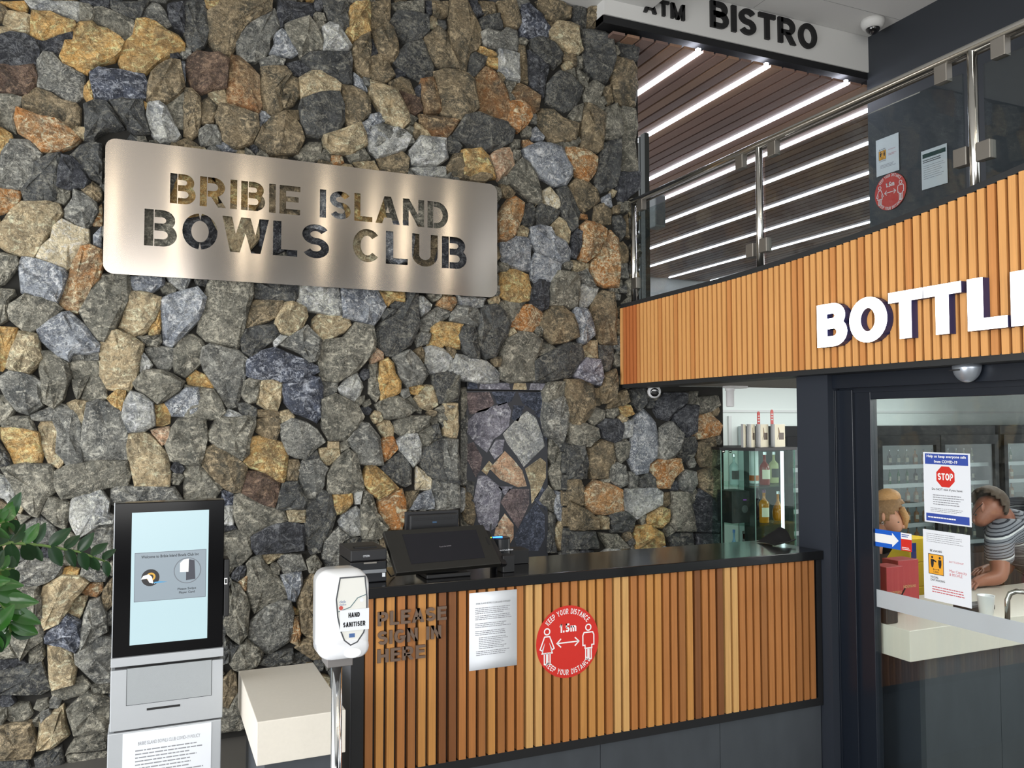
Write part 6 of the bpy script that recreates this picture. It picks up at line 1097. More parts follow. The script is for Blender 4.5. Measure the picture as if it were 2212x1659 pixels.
M_lab = mat('label_cream', (232, 222, 200), .6); M_labk = mat('label_dark', (60, 58, 56), .6); M_silver = mat('cap_silver', (200, 200, 204), .25, .8)
SH = {'round': [(.62, 0), (.66, .02), (.66, .52), (.55, .6), (.24, .68), (.2, .72), (.2, .88), (.24, .885), (.24, .9)],
      'square': [(.72, 0), (.76, .02), (.76, .55), (.7, .62), (.3, .7), (.2, .74), (.2, .88), (.25, .885), (.25, .9)],
      'slim': [(.42, 0), (.44, .02), (.44, .55), (.36, .64), (.17, .74), (.15, .78), (.15, .9), (.18, .905), (.18, .92)],
      'bulb': [(.55, 0), (.72, .1), (.76, .28), (.62, .46), (.3, .6), (.18, .68), (.17, .88), (.22, .885), (.22, .9)],
      'jug': [(.6, 0), (.64, .02), (.64, .45), (.7, .55), (.6, .63), (.3, .7), (.2, .74), (.2, .88), (.24, .885), (.24, .9)]}
def bottle(loc, h_, shape, g_, label, capm, labm=None, name='bottle', group=None, lb=(.18, .46), wk=.48):
    t = thing(name, label, 'bottle', loc, group); w_ = h_*wk*.42; pr = [(r*w_, z*h_) for r, z in SH[shape]]
    MB().lathe(loc, pr, 16).build('glass_body', g_, t, smooth=True)
    MB().lathe((loc[0], loc[1], loc[2] + .9*h_), [(pr[-1][0]*1.05, 0), (pr[-1][0]*1.05, .09*h_), (pr[-1][0]*.8, .1*h_)], 14).build('cap', capm, t, smooth=False)
    if labm:
        r_ = max(r for r, z in pr if z <= lb[1]*h_)*1.02
        mb = MB(); n = 14; i = 0
        for k in range(n + 1):
            a_ = math.radians(180 + 25 + 150*k/n)
            for z in lb: mb.v.append((loc[0] + r_*math.cos(a_), loc[1] + r_*math.sin(a_), loc[2] + z*h_))
        for k in range(n): mb.face((2*k, 2*k + 2, 2*k + 3, 2*k + 1))
        mb.build('label', labm, t, smooth=True)
    return t
# display cabinet
cL, cC, cR = pt(1557, 966, 1, 4.98), pt(1630, 969, 1, 4.72), pt(1716, 965, 1, 4.82)
ctp = (cL.z + cC.z + cR.z)/3; cLb, cRb = Vector((cL.x + .12, 5.36, 0)), Vector((cR.x + .12, 5.3, 0))
foot = [(p_.x, p_.y) for p_ in (cL, cC, cR, cRb, cLb)]
FZ = Fr((0, 0, 0), (1, 0, 0), (0, 1, 0))
dcab = thing('display_cabinet', 'glass corner display cabinet of spirits with a black top beyond the counter', 'cabinet', (cC.x, 5.0, 0))
MB().prism(FZ, [(sum(a for a, b in foot)/5*(-.05) + a*1.05, sum(b for a, b in foot)/5*(-.05) + b*1.05) for a, b in foot], ctp - .02, ctp).build('top', M_blk, dcab); MB().prism(FZ, foot, 0, .7).build('plinth', M_black, dcab)
shz = [pt(1630, 1053, 1, 4.72).z, pt(1630, 1138, 1, 4.72).z, pt(1630, 1138, 1, 4.72).z - .26]
cen = (sum(a for a, b in foot)/5, sum(b for a, b in foot)/5)
ins = [(cen[0] + (a - cen[0])*.94, cen[1] + (b - cen[1])*.94) for a, b in foot]
for z in shz: MB().prism(FZ, ins, z - .008, z).build('shelf', M_glg, dcab)
for a, b in ((0, 1), (1, 2), (2, 3), (3, 4), (4, 0)):
    A = Vector((*foot[a], 0)); B = Vector((*foot[b], 0)); F_ = Fr(A, B - A, (0, 0, 1)); MB().fbox(F_, .004, (B - A).length - .004, .7, ctp - .022, -.004, .002).build('glass_pane', M_glg, dcab)
for a in (0, 1, 2): MB().lathe((foot[a][0], foot[a][1], .7), [(.0035, 0), (.0035, ctp - .722)], 6).build('edge', mat('glass_edge_green', (110, 150, 136), .3), dcab)
P_ = pt(1690, 1050, 1, 4.83); MB().lathe((P_.x, P_.y, .75), [(.012, 0), (.012, ctp - .78)], 10).build('light_tube', mat('cabinet_light', (255, 255, 255), .5, emit=(235, 245, 255), es=2.2), dcab, smooth=True)
for x_ in (1563, 1578): P_ = pt(x_, 975, 1, 4.96); MB().ball(P_, .012, 10, 8).build('hinge', M_chrome, dcab, smooth=True)
def cb_(x, ybot, ytop, shelf, yy, shape, g_, label, capm, labm, **k):
    P_ = pt(x, ybot, 1, yy); h_ = pt(x, ytop, 1, yy).z - P_.z; return bottle((P_.x, yy, shz[shelf] + .0005), h_, shape, g_, label, capm, labm, **k)
cb_(1586, 1047, 980, 0, 4.98, 'square', G_clear, 'clear spirit bottle with a dark printed label, left on the top glass shelf', M_silver, M_labk)
cb_(1652, 1050, 978, 0, 4.88, 'round', G_amber, 'deep red whiskey bottle with a cream label on the top glass shelf', M_silver, M_lab, wk=.56)
cb_(1672, 1050, 982, 0, 5.0, 'square', G_pale, 'pale spirit bottle just right of the red whiskey bottle', M_silver, M_labk)
cb_(1651, 1136, 1064, 1, 4.88, 'jug', G_gold, 'brown gold bottle with a purple neck on the middle glass shelf', mat('purple_foil', (96, 40, 84), .3), M_lab, wk=.54)
cb_(1681, 1134, 1070, 1, 4.94, 'bulb', G_gold, 'round shouldered golden bottle beside the light tube, middle shelf', M_silver, None, wk=.6)
cb_(1638, 1132, 1062, 1, 5.06, 'slim', G_dark, 'dark bottle half hidden behind the purple necked bottle', M_labk, None)
cb_(1586, 1200, 1138, 2, 4.98, 'bulb', G_blue, 'pale blue bottle on the lowest visible glass shelf, left', mat('cap_blue', (60, 100, 160), .4), None)
cb_(1607, 1200, 1140, 2, 4.94, 'bulb', G_dark, 'dark wine red bottle on the lowest visible glass shelf', M_labk, None)
cb_(1652, 1200, 1146, 2, 4.88, 'slim', G_amber, 'small red amber bottle on the lowest visible glass shelf, right', M_labk, M_lab)
P_ = pt(1629, 1046, 1, 5.04); zt = pt(1629, 972, 1, 5.04).z
t = thing('gift_tube', 'tall white gift tube with an orange foot on the top glass shelf', 'box', (P_.x, 5.04, shz[0])); MB().lathe((P_.x, 5.04, shz[0]), [(.034, 0), (.034, zt - shz[0])], 20).build('tube', M_wpl, t, smooth=False); MB().lathe((P_.x, 5.04, shz[0] + .02), [(.0348, 0), (.0348, .04)], 20).build('orange_band', mat('band_orange', (206, 110, 60), .5), t)
A, B = pt(1576, 1130, 1, 4.96), pt(1626, 1130, 1, 4.9); zt = pt(1600, 1060, 1, 4.95).z
t = thing('gift_box', 'large black gift box with a dark emblem on the middle glass shelf', 'box', ((A.x + B.x)/2, 5.0, shz[1])); MB().box(A.x, B.x, 4.93, 5.1, shz[1] + .0005, zt).build('carton', M_blk, t, bevel=.002)
MB().lathe((B.x - .045, 4.93, shz[1] + .1), [(.028, -.001), (.028, .001)], 20, (0, 1, 0)).build('emblem', mat('emblem_grey', (70, 70, 72), .5), t); MB().box(B.x - .06, B.x - .03, 4.928, 4.93, zt - .07, zt - .06).build('purple_mark', mat('purple_mark', (130, 60, 150), .5), t)
M_crm = mat('box_cream', (240, 232, 204), .5)
for k, (xa, xm, xb, lb) in enumerate(((1601, 1606, 1611, 'leftmost and half wrapped in film'), (1613, 1623, 1631, 'second from the left'), (1633, 1643, 1660, 'third, with a red tag behind'), (1665, 1674, 1696, 'rightmost, showing its gold window'))):
    A = pt(xa, 960, 1, 4.9); Mx = pt(xm, 962, 1, 4.84 - 0); B = pt(xb, 960, 1, 4.88); zt = pt(xm, 916, 1, 4.84).z
    t = thing('whisky_box', 'white and gold gift box on the black cabinet top, ' + lb, 'box', (Mx.x, 4.9, ctp), 'gift boxes on the display cabinet')
    q = [(A.x, A.y), (Mx.x, Mx.y), (B.x, B.y), (B.x + A.x - Mx.x, B.y + A.y - Mx.y)]
    MB().prism(FZ, q, ctp + .0005, zt).build('carton', M_wpl, t)
    F_ = Fr((Mx.x, Mx.y, 0), Vector((B.x - Mx.x, B.y - Mx.y, 0)), (0, 0, 1)); L_ = math.hypot(B.x - Mx.x, B.y - Mx.y)
    MB().fbox(F_, .001, L_ - .001, ctp + .002, zt - .002, 0, .0012).build('gold_face', M_crm, t)
    if k: MB().fbox(F_, L_*.38, L_*.86, ctp + (zt - ctp)*.32, ctp + (zt - ctp)*.62, .0012, .002).build('dark_window', mat('window_brown', (84, 66, 46), .4), t)
    if k: MB().prism(F_, [(L_*.2, ctp + (zt - ctp)*.3), (L_*.34, ctp + (zt - ctp)*.55), (L_*.3, ctp + (zt - ctp)*.85), (L_*.38, ctp + (zt - ctp)*.85), (L_*.5, ctp + (zt - ctp)*.6)], .0012, .0018).build('striding_figure', mat('figure_brown', (150, 124, 84), .5), t)
for k, (x, ya, yb) in enumerate(((1639, 889, 962), (1668, 885, 962))):
    A = pt(x, yb, 1, 4.97); zt = pt(x, ya, 1, 4.97).z
    t = thing('red_tag', 'tall red hanging tag standing behind the gift boxes, %s one' % ('left' if k == 0 else 'right'), 'tag', (A.x, 4.97, ctp)); MB().prism(FY(4.97), [(A.x - .013, ctp + .0005), (A.x + .013, ctp + .0005), (A.x + .013, zt - .012), (A.x + .006, zt), (A.x - .006, zt), (A.x - .013, zt - .012)], 0, .004).build('card', M_red, t)
    lines(FY(4.966), A.x - .009, zt - .03, .018, 3, .02, .008, 'white_print', M_wvin, t, .0006, 60 + k, .05)

# fridges along the back wall
def fridge(x0, x1, label, doors, zt_=EYE - .053):
    t = thing('drinks_fridge', label, 'fridge', ((x0 + x1)/2, 6.9, 0)); fb = M_blk
    MB().box(x0, x1, 6.9, 6.98, 0, zt_).build('back_panel', mat('fridge_inside', (190, 200, 200), .6), t)
    MB().box(x0, x1, 6.3, 6.9, zt_ - .17, zt_).build('header', fb, t); MB().box(x0, x1, 6.3, 6.9, 0, .35).build('base', fb, t)
    for a in (x0, x1 - .05): MB().box(a, a + .05, 6.3, 6.9, .35, zt_ - .17).build('side', fb, t)
    zs = [EYE - 1.30, EYE - 1.08, EYE - .87, EYE - .665, EYE - .47]
    for z in zs: s_ = MB().box(x0 + .05, x1 - .05, 6.36, 6.9, z - .02, z).build('shelf', mat('shelf_white', (206, 214, 214), .5), t); MB().box(x0 + .05, x1 - .05, 6.352, 6.36, z - .03, z + .012).build('ticket_strip', M_wpl, s_)
    w_ = (x1 - x0)/doors
    for k in range(doors):
        a, b = x0 + w_*k, x0 + w_*(k + 1); d = MB().box(a + .005, a + .065, 6.26, 6.3, .36, zt_ - .1).box(b - .065, b - .005, 6.26, 6.3, .36, zt_ - .1).box(a + .065, b - .065, 6.26, 6.3, .36, .44).box(a + .065, b - .065, 6.26, 6.3, zt_ - .2, zt_ - .1).build('door_frame', fb, t)
        MB().box(a + .065, b - .065, 6.278, 6.284, .44, zt_ - .2).build('door_glass', M_glass, d)
    return zs
def rowx(x): return pt(x, 950, 1, 6.3).x
fr0 = fridge(rowx(1694), rowx(1880), 'black framed drinks fridge behind the display cabinet and the dark column', 1)
zs = fridge(rowx(1889), rowx(2150), 'wide black framed drinks fridge seen through the sliding door', 2)
zs2 = fridge(rowx(2161), rowx(2420), 'black framed drinks fridge at the right edge beyond the door glass', 2)
kinds = [('round', G_clear, M_silver, M_lab), ('slim', G_green, M_silver, M_lab), ('square', G_gold, M_labk, M_lab), ('round', G_dark, M_silver, M_lab), ('slim', G_pale, M_silver, M_labk)]
protos = {}
def fb_bottle(x, z, kd, lab, grp, h_=.165):
    if kd not in protos: protos[kd] = bottle((x, 6.5, z), h_, *kinds[kd][:2], lab, kinds[kd][2], kinds[kd][3], name='bottle', group=grp); return
    src = protos[kd]; c = cpy(src, (x, 6.5, z), lab); c['group'] = grp
ORD = 'first second third fourth fifth sixth seventh eighth ninth tenth eleventh twelfth thirteenth fourteenth fifteenth sixteenth seventeenth eighteenth nineteenth twentieth'.split()
names = ['clear', 'green', 'golden', 'dark', 'pale']
for fx0, fx1, zz3, who in ((rowx(1900), rowx(2148), zs, 'wide fridge'), (rowx(2172), rowx(2230), zs2, 'right edge fridge')):
    for si, z in enumerate(zz3):
        x_ = fx0 + .1; kd = (si*2) % 5; nth = 0
        while x_ < fx1 - .06:
            if R.random() < .25: kd = (kd + 1 + R.randrange(3)) % 5
            fb_bottle(x_, z + .001, kd, '%s bottle on the %s shelf of the %s, %s from the left' % (names[kd], ['lowest', 'second', 'middle', 'fourth', 'top'][si], who, ORD[nth]), 'bottles in the drinks fridges'); x_ += .125; nth += 1
P_ = pt(1714, 966, 1, 6.6); bottle((rowx(1716), 6.5, zs[4] + .001), .2, 'round', G_green, 'green bottle just right of the display cabinet', M_silver, None)

# red wine boxes, beer cartons, terminals on and behind the shop counter
zt0 = EYE - 1.0
M_wr = mat('wine_box_red', (168, 50, 56), .5)
for k, (xa, xb, ya, yp, lb) in enumerate(((1896, 1932, 1222, 3.36, 'low red wine carton with an open top on the shop counter'), (1922, 1966, 1208, 3.44, 'taller red wine carton behind the low one on the shop counter'))):
    A = pt(xa, 1268, 1, yp); B = pt(xb, 1268, 1, yp); z_ = pt(xa, ya, 1, yp).z
    t = thing('wine_carton', lb, 'box', ((A.x + B.x)/2, yp, zt0)); MB().box(A.x, B.x, yp - .06, yp + .05, zt0, z_).build('carton', M_wr, t, bevel=.003)
    flat(FY(yp - .061), A.x + .02, zt0 + (z_ - zt0)*.35, (B.x - A.x)*.7, .016, 'LINDEMANS', 'printed_text', mat('gold_print', (210, 160, 110), .5), t, .001, .01)
M_yel = mat('carton_yellow', (224, 186, 40), .5); M_crt = mat('carton_blue', (40, 60, 130), .5)
YB2 = 4.3; A = pt(1966, 1200, 1, YB2); B = pt(2010, 1200, 1, YB2)
hc_ = pt(1980, 1163, 1, YB2).z/6
for k in range(6):
    z_ = .0 + k*hc_
    t = thing('beer_carton', 'yellow beer carton in the stack behind the shop counter, %s' % ['at the floor', 'second up', 'third up', 'fourth up', 'fifth up', 'topmost'][k], 'box', ((A.x + B.x)/2, YB2 + .15, z_), 'yellow beer cartons')
    MB().box(A.x, B.x, YB2, YB2 + .3, z_ + .001, z_ + hc_ - .001).build('carton', M_yel, t, bevel=.004); MB().box(A.x + .01, A.x + .06, YB2 - .001, YB2, z_ + .03, z_ + hc_ - .03).build('blue_panel', M_crt, t)
def cbox(name, label, xa, xb, yb, yp, dp, h_, m_):
    A = pt(xa, yb, 2, zt0); B = pt(xb, yb, 2, zt0); t = thing(name, label, 'device', ((A.x + B.x)/2, yp, zt0)); MB().box(A.x, B.x, yp, yp + dp, zt0 + .0005, zt0 + h_).build('body', m_, t, bevel=.006)
    MB().box(A.x + .01, B.x - .01, yp + .01, yp + dp*.5, zt0 + h_, zt0 + h_ + .004).build('keypad', mat('keypad_grey', (70, 72, 76), .5), t)
cbox('till_base', 'black till base on the shop counter close to the door frame', 1900, 1936, 1345, 3.06, .14, .1, M_blk)
A = pt(2108, 1318, 2, zt0); t = thing('card_terminal', 'black card terminal lying on the shop counter under the man\'s hand', 'device', tuple(A)); MB().box(A.x - .1, A.x + .1, A.y - .04, A.y + .06, zt0 + .0005, zt0 + .03).build('body', M_blk, t, bevel=.008); MB().box(A.x - .06, A.x, A.y - .03, A.y + .04, zt0 + .03, zt0 + .034).build('keypad', mat('keypad_grey', (70, 72, 76), .5), t)
A = pt(2178, 1340, 2, zt0); t = thing('paper_cup', 'white paper cup on the shop counter beside the handle', 'cup', (A.x, A.y + .12, zt0)); MB().lathe((A.x, A.y + .12, zt0 + .0005), [(.032, 0), (.042, .1), (.043, .102), (.038, .1), (.03, .01)], 20).build('cup', M_wpl, t, smooth=True)
# black bag at the right end of the counter
yb_ = YC + .26; A = pt(1655, 1172, 1, yb_); B = pt(1740, 1172, 1, yb_); z_ = pt(1722, 1139, 1, yb_).z
t = thing('black_bag', 'soft black bag slumped on the right end of the counter top', 'bag', ((A.x + B.x)/2, yb_, ztop))
mb = MB(); n = 10
for k in range(n + 1):
    f = k/n; h_ = .006 + (z_ - ztop)*(f**.8)
    for j in range(7):
        q = j/6; mb.v.append((A.x + (min(B.x, 3.19) - A.x)*f, yb_ - .07 + .16*q, ztop + .002 + h_*math.sin(math.pi*min(.99, max(.01, q)))**.5*(1 + .05*math.sin(9*f + 5*q))))
for k in range(n):
    for j in range(6): a = 7*k + j; mb.face((a, a + 1, a + 8, a + 7))
mb.build('cloth_body', mat('black_fabric', (14, 14, 15), .85, bump=.4, bscale=60), t, smooth=True)
MB().tube([(A.x + .02, yb_ - .05, ztop + .01), (A.x + .08, yb_ - .085, ztop + .02), (A.x + .14, yb_ - .07, ztop + .03)], .004, 6).build('strap', M_blk, t)

# ------------------------------------------------------------------ people at the shop counter
def D(x, y, d):
    v = ray(x, y); v = v*(d/FPX); return Vector((v.x, v.y, v.z + EYE))
def skin(name, V, E, m_, parent, root, sub=2, over=0):
    me = bpy.data.meshes.new(name); keys_ = list(V); me.from_pydata([tuple(V[k][0]) for k in keys_], [(keys_.index(a), keys_.index(b)) for a, b in E], []); me.materials.append(m_)
    o = bpy.data.objects.new(name, me); COL.objects.link(o); sk = o.modifiers.new('skin', 'SKIN'); sk.use_smooth_shade = True
    for i, k in enumerate(keys_): r_ = V[k][1]; r_ = r_ if isinstance(r_, tuple) else (r_, r_); me.skin_vertices[0].data[i].radius = r_; me.skin_vertices[0].data[i].use_root = (k == root)
    s_ = o.modifiers.new('sub', 'SUBSURF'); s_.levels = sub; s_.render_levels = sub
    bpy.context.view_layer.update(); m2 = bpy.data.meshes.new_from_object(o.evaluated_get(bpy.context.evaluated_depsgraph_get())); bpy.data.objects.remove(o)
    for p_ in m2.polygons: p_.use_smooth = True
    m2.materials.clear(); m2.materials.append(m_); return link(name, m2, parent)
def hand(V, E, pre, wrist, d, up, s=1.0):
    d = d.normalized(); sd = d.cross(up).normalized(); V[pre + 'palm'] = (wrist + d*.045*s, .026*s); E.append((pre + 'wrist', pre + 'palm'))
    for k in range(4):
        b = wrist + d*.085*s + sd*(.027 - .018*k)*s; L = (.05, .06, .055, .04)[k]*s
        V[pre + 'f%da' % k] = (b, .009*s); V[pre + 'f%db' % k] = (b + d*L*.55 - up*.006, .0085*s); V[pre + 'f%dc' % k] = (b + d*L - up*.02, .0075*s)
        E += [(pre + 'palm', pre + 'f%da' % k), (pre + 'f%da' % k, pre + 'f%db' % k), (pre + 'f%db' % k, pre + 'f%dc' % k)]
    V[pre + 'ta'] = (wrist + d*.03*s + sd*.036*s, .011*s); V[pre + 'tb'] = (wrist + d*.07*s + sd*.055*s - up*.01, .009*s); E += [(pre + 'palm', pre + 'ta'), (pre + 'ta', pre + 'tb')]
M_sk = mat('skin_tan', (150, 98, 78), .5, var=.08, bscale=20); M_sk2 = mat('skin_fair', (196, 140, 112), .5, var=.06, bscale=20)
def shirt_mat():
    m = bpy.data.materials.new('striped_polo'); m.use_nodes = True; nt = m.node_tree; N = nt.nodes; b = N['Principled BSDF']; g = N.new('ShaderNodeNewGeometry'); dt = N.new('ShaderNodeVectorMath'); dt.operation = 'DOT_PRODUCT'; dt.inputs[1].default_value = (-.3, 0, .954)
    ml = N.new('ShaderNodeMath'); ml.operation = 'MULTIPLY'; ml.inputs[1].default_value = 9.0; fr_ = N.new('ShaderNodeMath'); fr_.operation = 'FRACT'; cr = N.new('ShaderNodeValToRGB'); cr.color_ramp.interpolation = 'CONSTANT'
    nt.links.new(g.outputs['Position'], dt.inputs[0]); nt.links.new(dt.outputs['Value'], ml.inputs[0]); nt.links.new(ml.outputs[0], fr_.inputs[0]); nt.links.new(fr_.outputs[0], cr.inputs[0]); nt.links.new(cr.outputs[0], b.inputs['Base Color'])
    gy, dk, wh = lin((128, 130, 138)), lin((40, 42, 52)), lin((206, 208, 210)); el = cr.color_ramp.elements; el[0].position = 0; el[0].color = wh; el[1].position = .09; el[1].color = dk
    for p_, c in ((.17, gy), (.27, dk), (.31, gy), (.41, dk), (.45, gy), (.55, dk), (.59, gy), (.69, dk), (.73, gy), (.85, dk), (.89, gy)): e = el.new(p_); e.color = c
    b.inputs['Roughness'].default_value = .85; return m
# man in a striped polo, leaning over the counter
mn = thing('person', 'grey haired man in a striped grey polo shirt leaning over the shop counter', 'person', tuple(D(2345, 1285, 5.9))); mn.location.z = 0; WL[mn.name] = tuple(mn.location)
hp_ = D(2345, 1285, 5.9); hp_.z = .93
V = {'pelvis': (hp_, .15), 'waist': (D(2285, 1185, 5.62), .1), 'chest': (D(2228, 1158, 5.38), (.1, .1)), 'upper': (D(2188, 1136, 5.27), .07), 'neck': (D(2165, 1115, 5.22), .06), 'skull': (D(2147, 1098, 5.2), .085), 'head': (D(2133, 1093, 5.19), .098), 'jaw': (D(2118, 1120, 5.18), .062), 'chin': (D(2109, 1136, 5.17), .036),
     'shn': (D(2158, 1158, 5.1), .07), 'eln': (D(2160, 1248, 5.0), .056), 'n_wrist': (D(2120, 1300, 4.98), .034), 'shf': (D(2195, 1155, 5.5), .068), 'elf': (D(2170, 1235, 5.5), .05), 'f_wrist': (D(2135, 1285, 5.4), .031)}
V['n_wrist'][0].z = zt0 + .045; V['f_wrist'][0].z = zt0 + .045
for s_, k in ((1, 'a'), (-1, 'b')):
    V['hip' + k] = (hp_ + Vector((.02, .1*s_, -.06)), .105); V['kn' + k] = (hp_ + Vector((-.02, .12*s_, -.46)), .065); V['an' + k] = (hp_ + Vector((.06, .13*s_, -.86)), .045); V['toe' + k] = (hp_ + Vector((-.12, .14*s_, -.895)), .034)
E = [('pelvis', 'waist'), ('waist', 'chest'), ('chest', 'upper'), ('upper', 'neck'), ('neck', 'skull'), ('skull', 'head'), ('head', 'jaw'), ('jaw', 'chin'), ('upper', 'shn'), ('shn', 'eln'), ('eln', 'n_wrist'), ('upper', 'shf'), ('shf', 'elf'), ('elf', 'f_wrist')]
for k in 'ab': E += [('pelvis', 'hip' + k), ('hip' + k, 'kn' + k), ('kn' + k, 'an' + k), ('an' + k, 'toe' + k)]
hand(V, E, 'n_', V['n_wrist'][0], Vector((-1, -.15, -.15)), Vector((0, 0, 1))); hand(V, E, 'f_', V['f_wrist'][0], Vector((-1, -.1, -.15)), Vector((0, 0, 1)))
skin('body', V, E, M_sk, mn, 'pelvis')
c = lambda k: V[k][0]
SV = {'hem': (hp_ + Vector((-.01, 0, .0)), .19), 'waist': (D(2262, 1205, 5.5), .22), 'chest': (c('chest'), (.22, .2)), 'upper': (c('upper') + Vector((.02, 0, .02)), .155), 'collar': (c('upper').lerp(c('neck'), .62), .082), 'shn': (c('shn'), .088), 'sln': (c('shn').lerp(c('eln'), .72), .088), 'shf': (c('shf'), .088), 'slf': (c('shf').lerp(c('elf'), .78), .078)}
skin('polo_shirt', SV, [('hem', 'waist'), ('waist', 'chest'), ('chest', 'upper'), ('upper', 'collar'), ('upper', 'shn'), ('shn', 'sln'), ('upper', 'shf'), ('shf', 'slf')], shirt_mat(), mn, 'chest')
TV = {'p': (hp_ + Vector((0, 0, -.03)), .165)}
TE = []
for k in 'ab': TV['h' + k] = (c('hip' + k), .12); TV['k' + k] = (c('kn' + k), .085); TV['n' + k] = (c('an' + k) + Vector((0, 0, .03)), .07); TE += [('p', 'h' + k), ('h' + k, 'k' + k), ('k' + k, 'n' + k)]
skin('trousers', TV, TE, mat('trouser_navy', (34, 38, 52), .8), mn, 'p')
hd_ = c('head'); ax1 = (c('chin') - hd_).normalized()
def cap_hair(cen, r, face, m_, parent, name='hair', lim=.12, sc_=(1, 1, 1), low=-.35):
    mb = MB(); mb.ball((0, 0, 0), 1, 24, 16); face = face.normalized(); v2 = []
    for p_ in mb.v: q = Vector(p_); wob = 1 + .02*math.sin(9*q.x + 7*q.z) + .015*math.sin(17*q.y); v2.append((cen.x + q.x*r*sc_[0]*wob, cen.y + q.y*r*sc_[1]*wob, cen.z + q.z*r*sc_[2]*wob))
    fs = []
    for f in mb.f:
        q = sum((Vector(mb.v[i]) for i in f), Vector())/len(f)
        if q.dot(face) < lim and q.z > low: fs.append(f)
    mb.v = v2; mb.f = fs; mb.mi = [0]*len(fs); o = mb.build(name, m_, parent, smooth=True); s_ = o.modifiers.new('thickness', 'SOLIDIFY'); s_.thickness = .012; s_.offset = 1; return o
M_hair = mat('hair_brown_grey', (82, 68, 56), .8, bump=.6, bscale=120, var=.3)
cap_hair(hd_ + Vector((.014, 0, .012)), .102, ax1 + Vector((-.75, -.1, 0)), M_hair, mn, lim=.1, low=-.62)
er = D(2123, 1096, 5.07); MB().ball(er, .03, 12, 8, (.55, .3, 1.0)).build('ear', M_sk, mn, smooth=True)
MB().ball(D(2106, 1124, 5.17), .014, 10, 8, (1.2, .8, 1.1)).build('nose', M_sk, mn, smooth=True)
MB().tube([D(2123, 1088, 5.06), D(2110, 1100, 5.07), D(2102, 1112, 5.1)], .0022, 6).build('spectacles', M_blk, mn)
MB().ball(D(2108, 1112, 5.09), .008, 8, 6, (1, .6, .8)).build('eye', mat('eye_dark', (50, 40, 36), .3), mn, smooth=True)
# woman with blonde hair tied up, writing at the counter
wm = thing('person', 'woman with blonde hair in a bun and dark clothes writing at the shop counter', 'person', tuple(D(1790, 1300, 5.3))); wm.location.z = 0; WL[wm.name] = tuple(wm.location)
hp_ = D(1800, 1300, 5.35); hp_.z = .9
V = {'pelvis': (hp_, .14), 'waist': (D(1822, 1255, 5.28), .115), 'chest': (D(1852, 1205, 5.18), (.14, .12)), 'upper': (D(1872, 1172, 5.12), .085), 'neck': (D(1892, 1148, 5.07), .05), 'skull': (D(1908, 1120, 5.03), .08), 'head': (D(1922, 1112, 5.0), .09), 'jaw': (D(1934, 1136, 4.98), .055), 'chin': (D(1940, 1151, 4.98), .03),
     'shn': (D(1868, 1192, 4.92), .055), 'eln': (D(1862, 1275, 4.6), .042), 'n_wrist': (D(1915, 1283, 4.32), .026), 'shf': (D(1880, 1188, 5.3), .055), 'elf': (D(1900, 1255, 5.2), .042), 'f_wrist': (D(1936, 1280, 5.05), .026)}
V['n_wrist'][0].z = zt0 + .04; V['f_wrist'][0].z = zt0 + .04
for s_, k in ((1, 'a'), (-1, 'b')):
    V['hip' + k] = (hp_ + Vector((.0, .09*s_, -.06)), .1); V['kn' + k] = (hp_ + Vector((.03, .1*s_, -.45)), .06); V['an' + k] = (hp_ + Vector((-.03, .11*s_, -.83)), .04); V['toe' + k] = (hp_ + Vector((.12, .12*s_, -.87)), .03)
E = [('pelvis', 'waist'), ('waist', 'chest'), ('chest', 'upper'), ('upper', 'neck'), ('neck', 'skull'), ('skull', 'head'), ('head', 'jaw'), ('jaw', 'chin'), ('upper', 'shn'), ('shn', 'eln'), ('eln', 'n_wrist'), ('upper', 'shf'), ('shf', 'elf'), ('elf', 'f_wrist')]
for k in 'ab': E += [('pelvis', 'hip' + k), ('hip' + k, 'kn' + k), ('kn' + k, 'an' + k), ('an' + k, 'toe' + k)]
hand(V, E, 'n_', V['n_wrist'][0], Vector((1, .05, -.12)), Vector((0, 0, 1)), .92); hand(V, E, 'f_', V['f_wrist'][0], Vector((1, -.1, -.12)), Vector((0, 0, 1)), .92)
skin('body', V, E, M_sk2, wm, 'pelvis')
SV = {'hem': (hp_, .165), 'waist': (V['waist'][0], .14), 'chest': (V['chest'][0], (.165, .145)), 'upper': (V['upper'][0], .1), 'shn': (V['shn'][0], .072), 'sln': (V['shn'][0].lerp(V['eln'][0], .8), .06), 'shf': (V['shf'][0], .072), 'slf': (V['shf'][0].lerp(V['elf'][0], .8), .06)}
M_dkc = mat('dark_blouse', (22, 24, 30), .8)
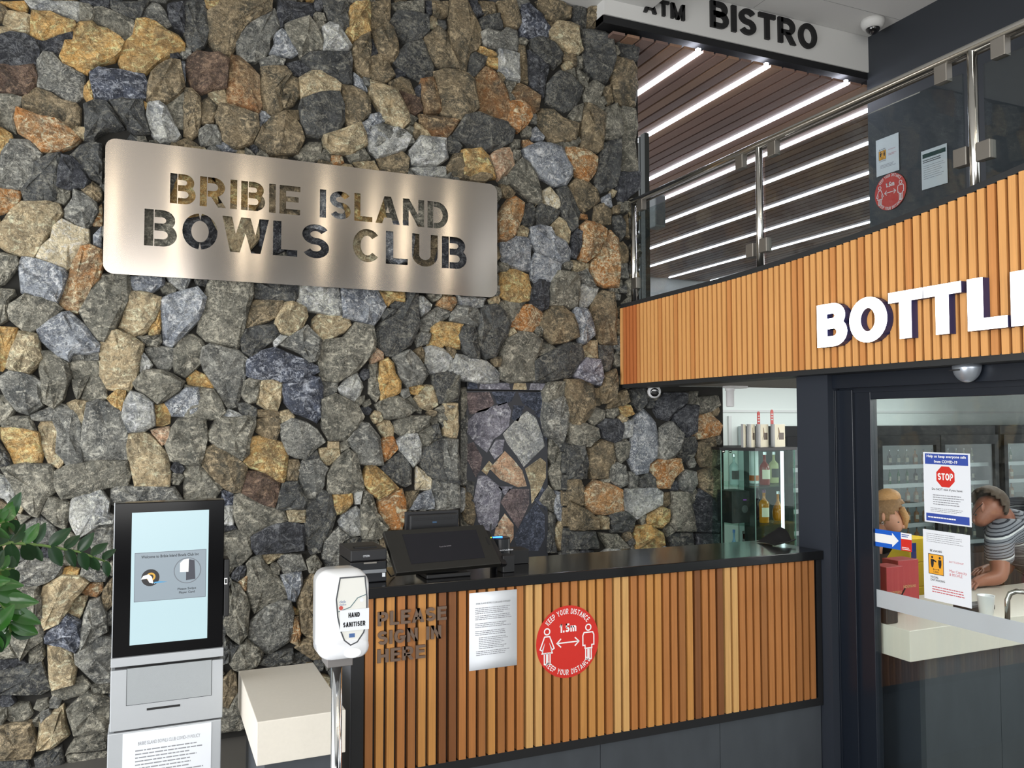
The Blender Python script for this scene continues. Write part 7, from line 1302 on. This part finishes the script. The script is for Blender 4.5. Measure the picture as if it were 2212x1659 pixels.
skin('blouse', SV, [('hem', 'waist'), ('waist', 'chest'), ('chest', 'upper'), ('upper', 'shn'), ('shn', 'sln'), ('upper', 'shf'), ('shf', 'slf')], M_dkc, wm, 'chest')
c = lambda k: V[k][0]; TV = {'p': (hp_ + Vector((0, 0, -.03)), .155)}; TE = []
for k in 'ab': TV['h' + k] = (c('hip' + k), .115); TV['k' + k] = (c('kn' + k), .08); TV['n' + k] = (c('an' + k) + Vector((0, 0, .03)), .065); TE += [('p', 'h' + k), ('h' + k, 'k' + k), ('k' + k, 'n' + k)]
skin('trousers', TV, TE, M_dkc, wm, 'p')
M_bl = mat('hair_blonde', (196, 146, 92), .6, bump=.8, bscale=90, var=.35, stretch=(1, 1, 3))
hr = cap_hair(c('head') + Vector((-.008, 0, .014)), .098, (c('chin') - c('head')).normalized() + Vector((.5, -.55, 0)), mat('hair_dark_blonde', (146, 110, 74), .7, bump=.8, bscale=90, var=.4), wm, lim=.16, low=-.5)
MB().ball(D(1918, 1074, 5.0), .062, 20, 14, (1.25, 1.1, .85)).build('bun', M_bl, hr, smooth=True)
MB().tube([D(1946, 1098, 4.97), D(1956, 1118, 4.97), D(1955, 1142, 4.97)], [.022, .024, .012], 10).build('fringe', M_bl, hr, smooth=True)
MB().ball(D(1908, 1117, 4.91), .026, 12, 8, (.5, .35, 1.0)).build('ear', M_sk2, wm, smooth=True)
mb = MB(); ce_ = D(1907, 1130, 4.88); mb.tube([ce_ + Vector((.008*math.cos(a_), 0, .008*math.sin(a_))) for a_ in [2*math.pi*k/14 for k in range(15)]], .0016, 6); mb.build('earring', M_silver, wm, smooth=True)
MB().ball(D(1951, 1138, 4.96), .011, 10, 8, (1.2, .8, 1.1)).build('nose', M_sk2, wm, smooth=True)
MB().ball(D(1941, 1128, 4.9), .007, 8, 6, (1, .6, .6)).build('eye', mat('eye_dark', (50, 40, 36), .3), wm, smooth=True)
o = MB().tube([c('n_wrist') + Vector((.07, 0, 0)), c('n_wrist') + Vector((.10, -.03, .09))], .004, 6).build('pen', M_blk); tag(o, 'thin black pen in the writing woman\'s hand', 'pen')
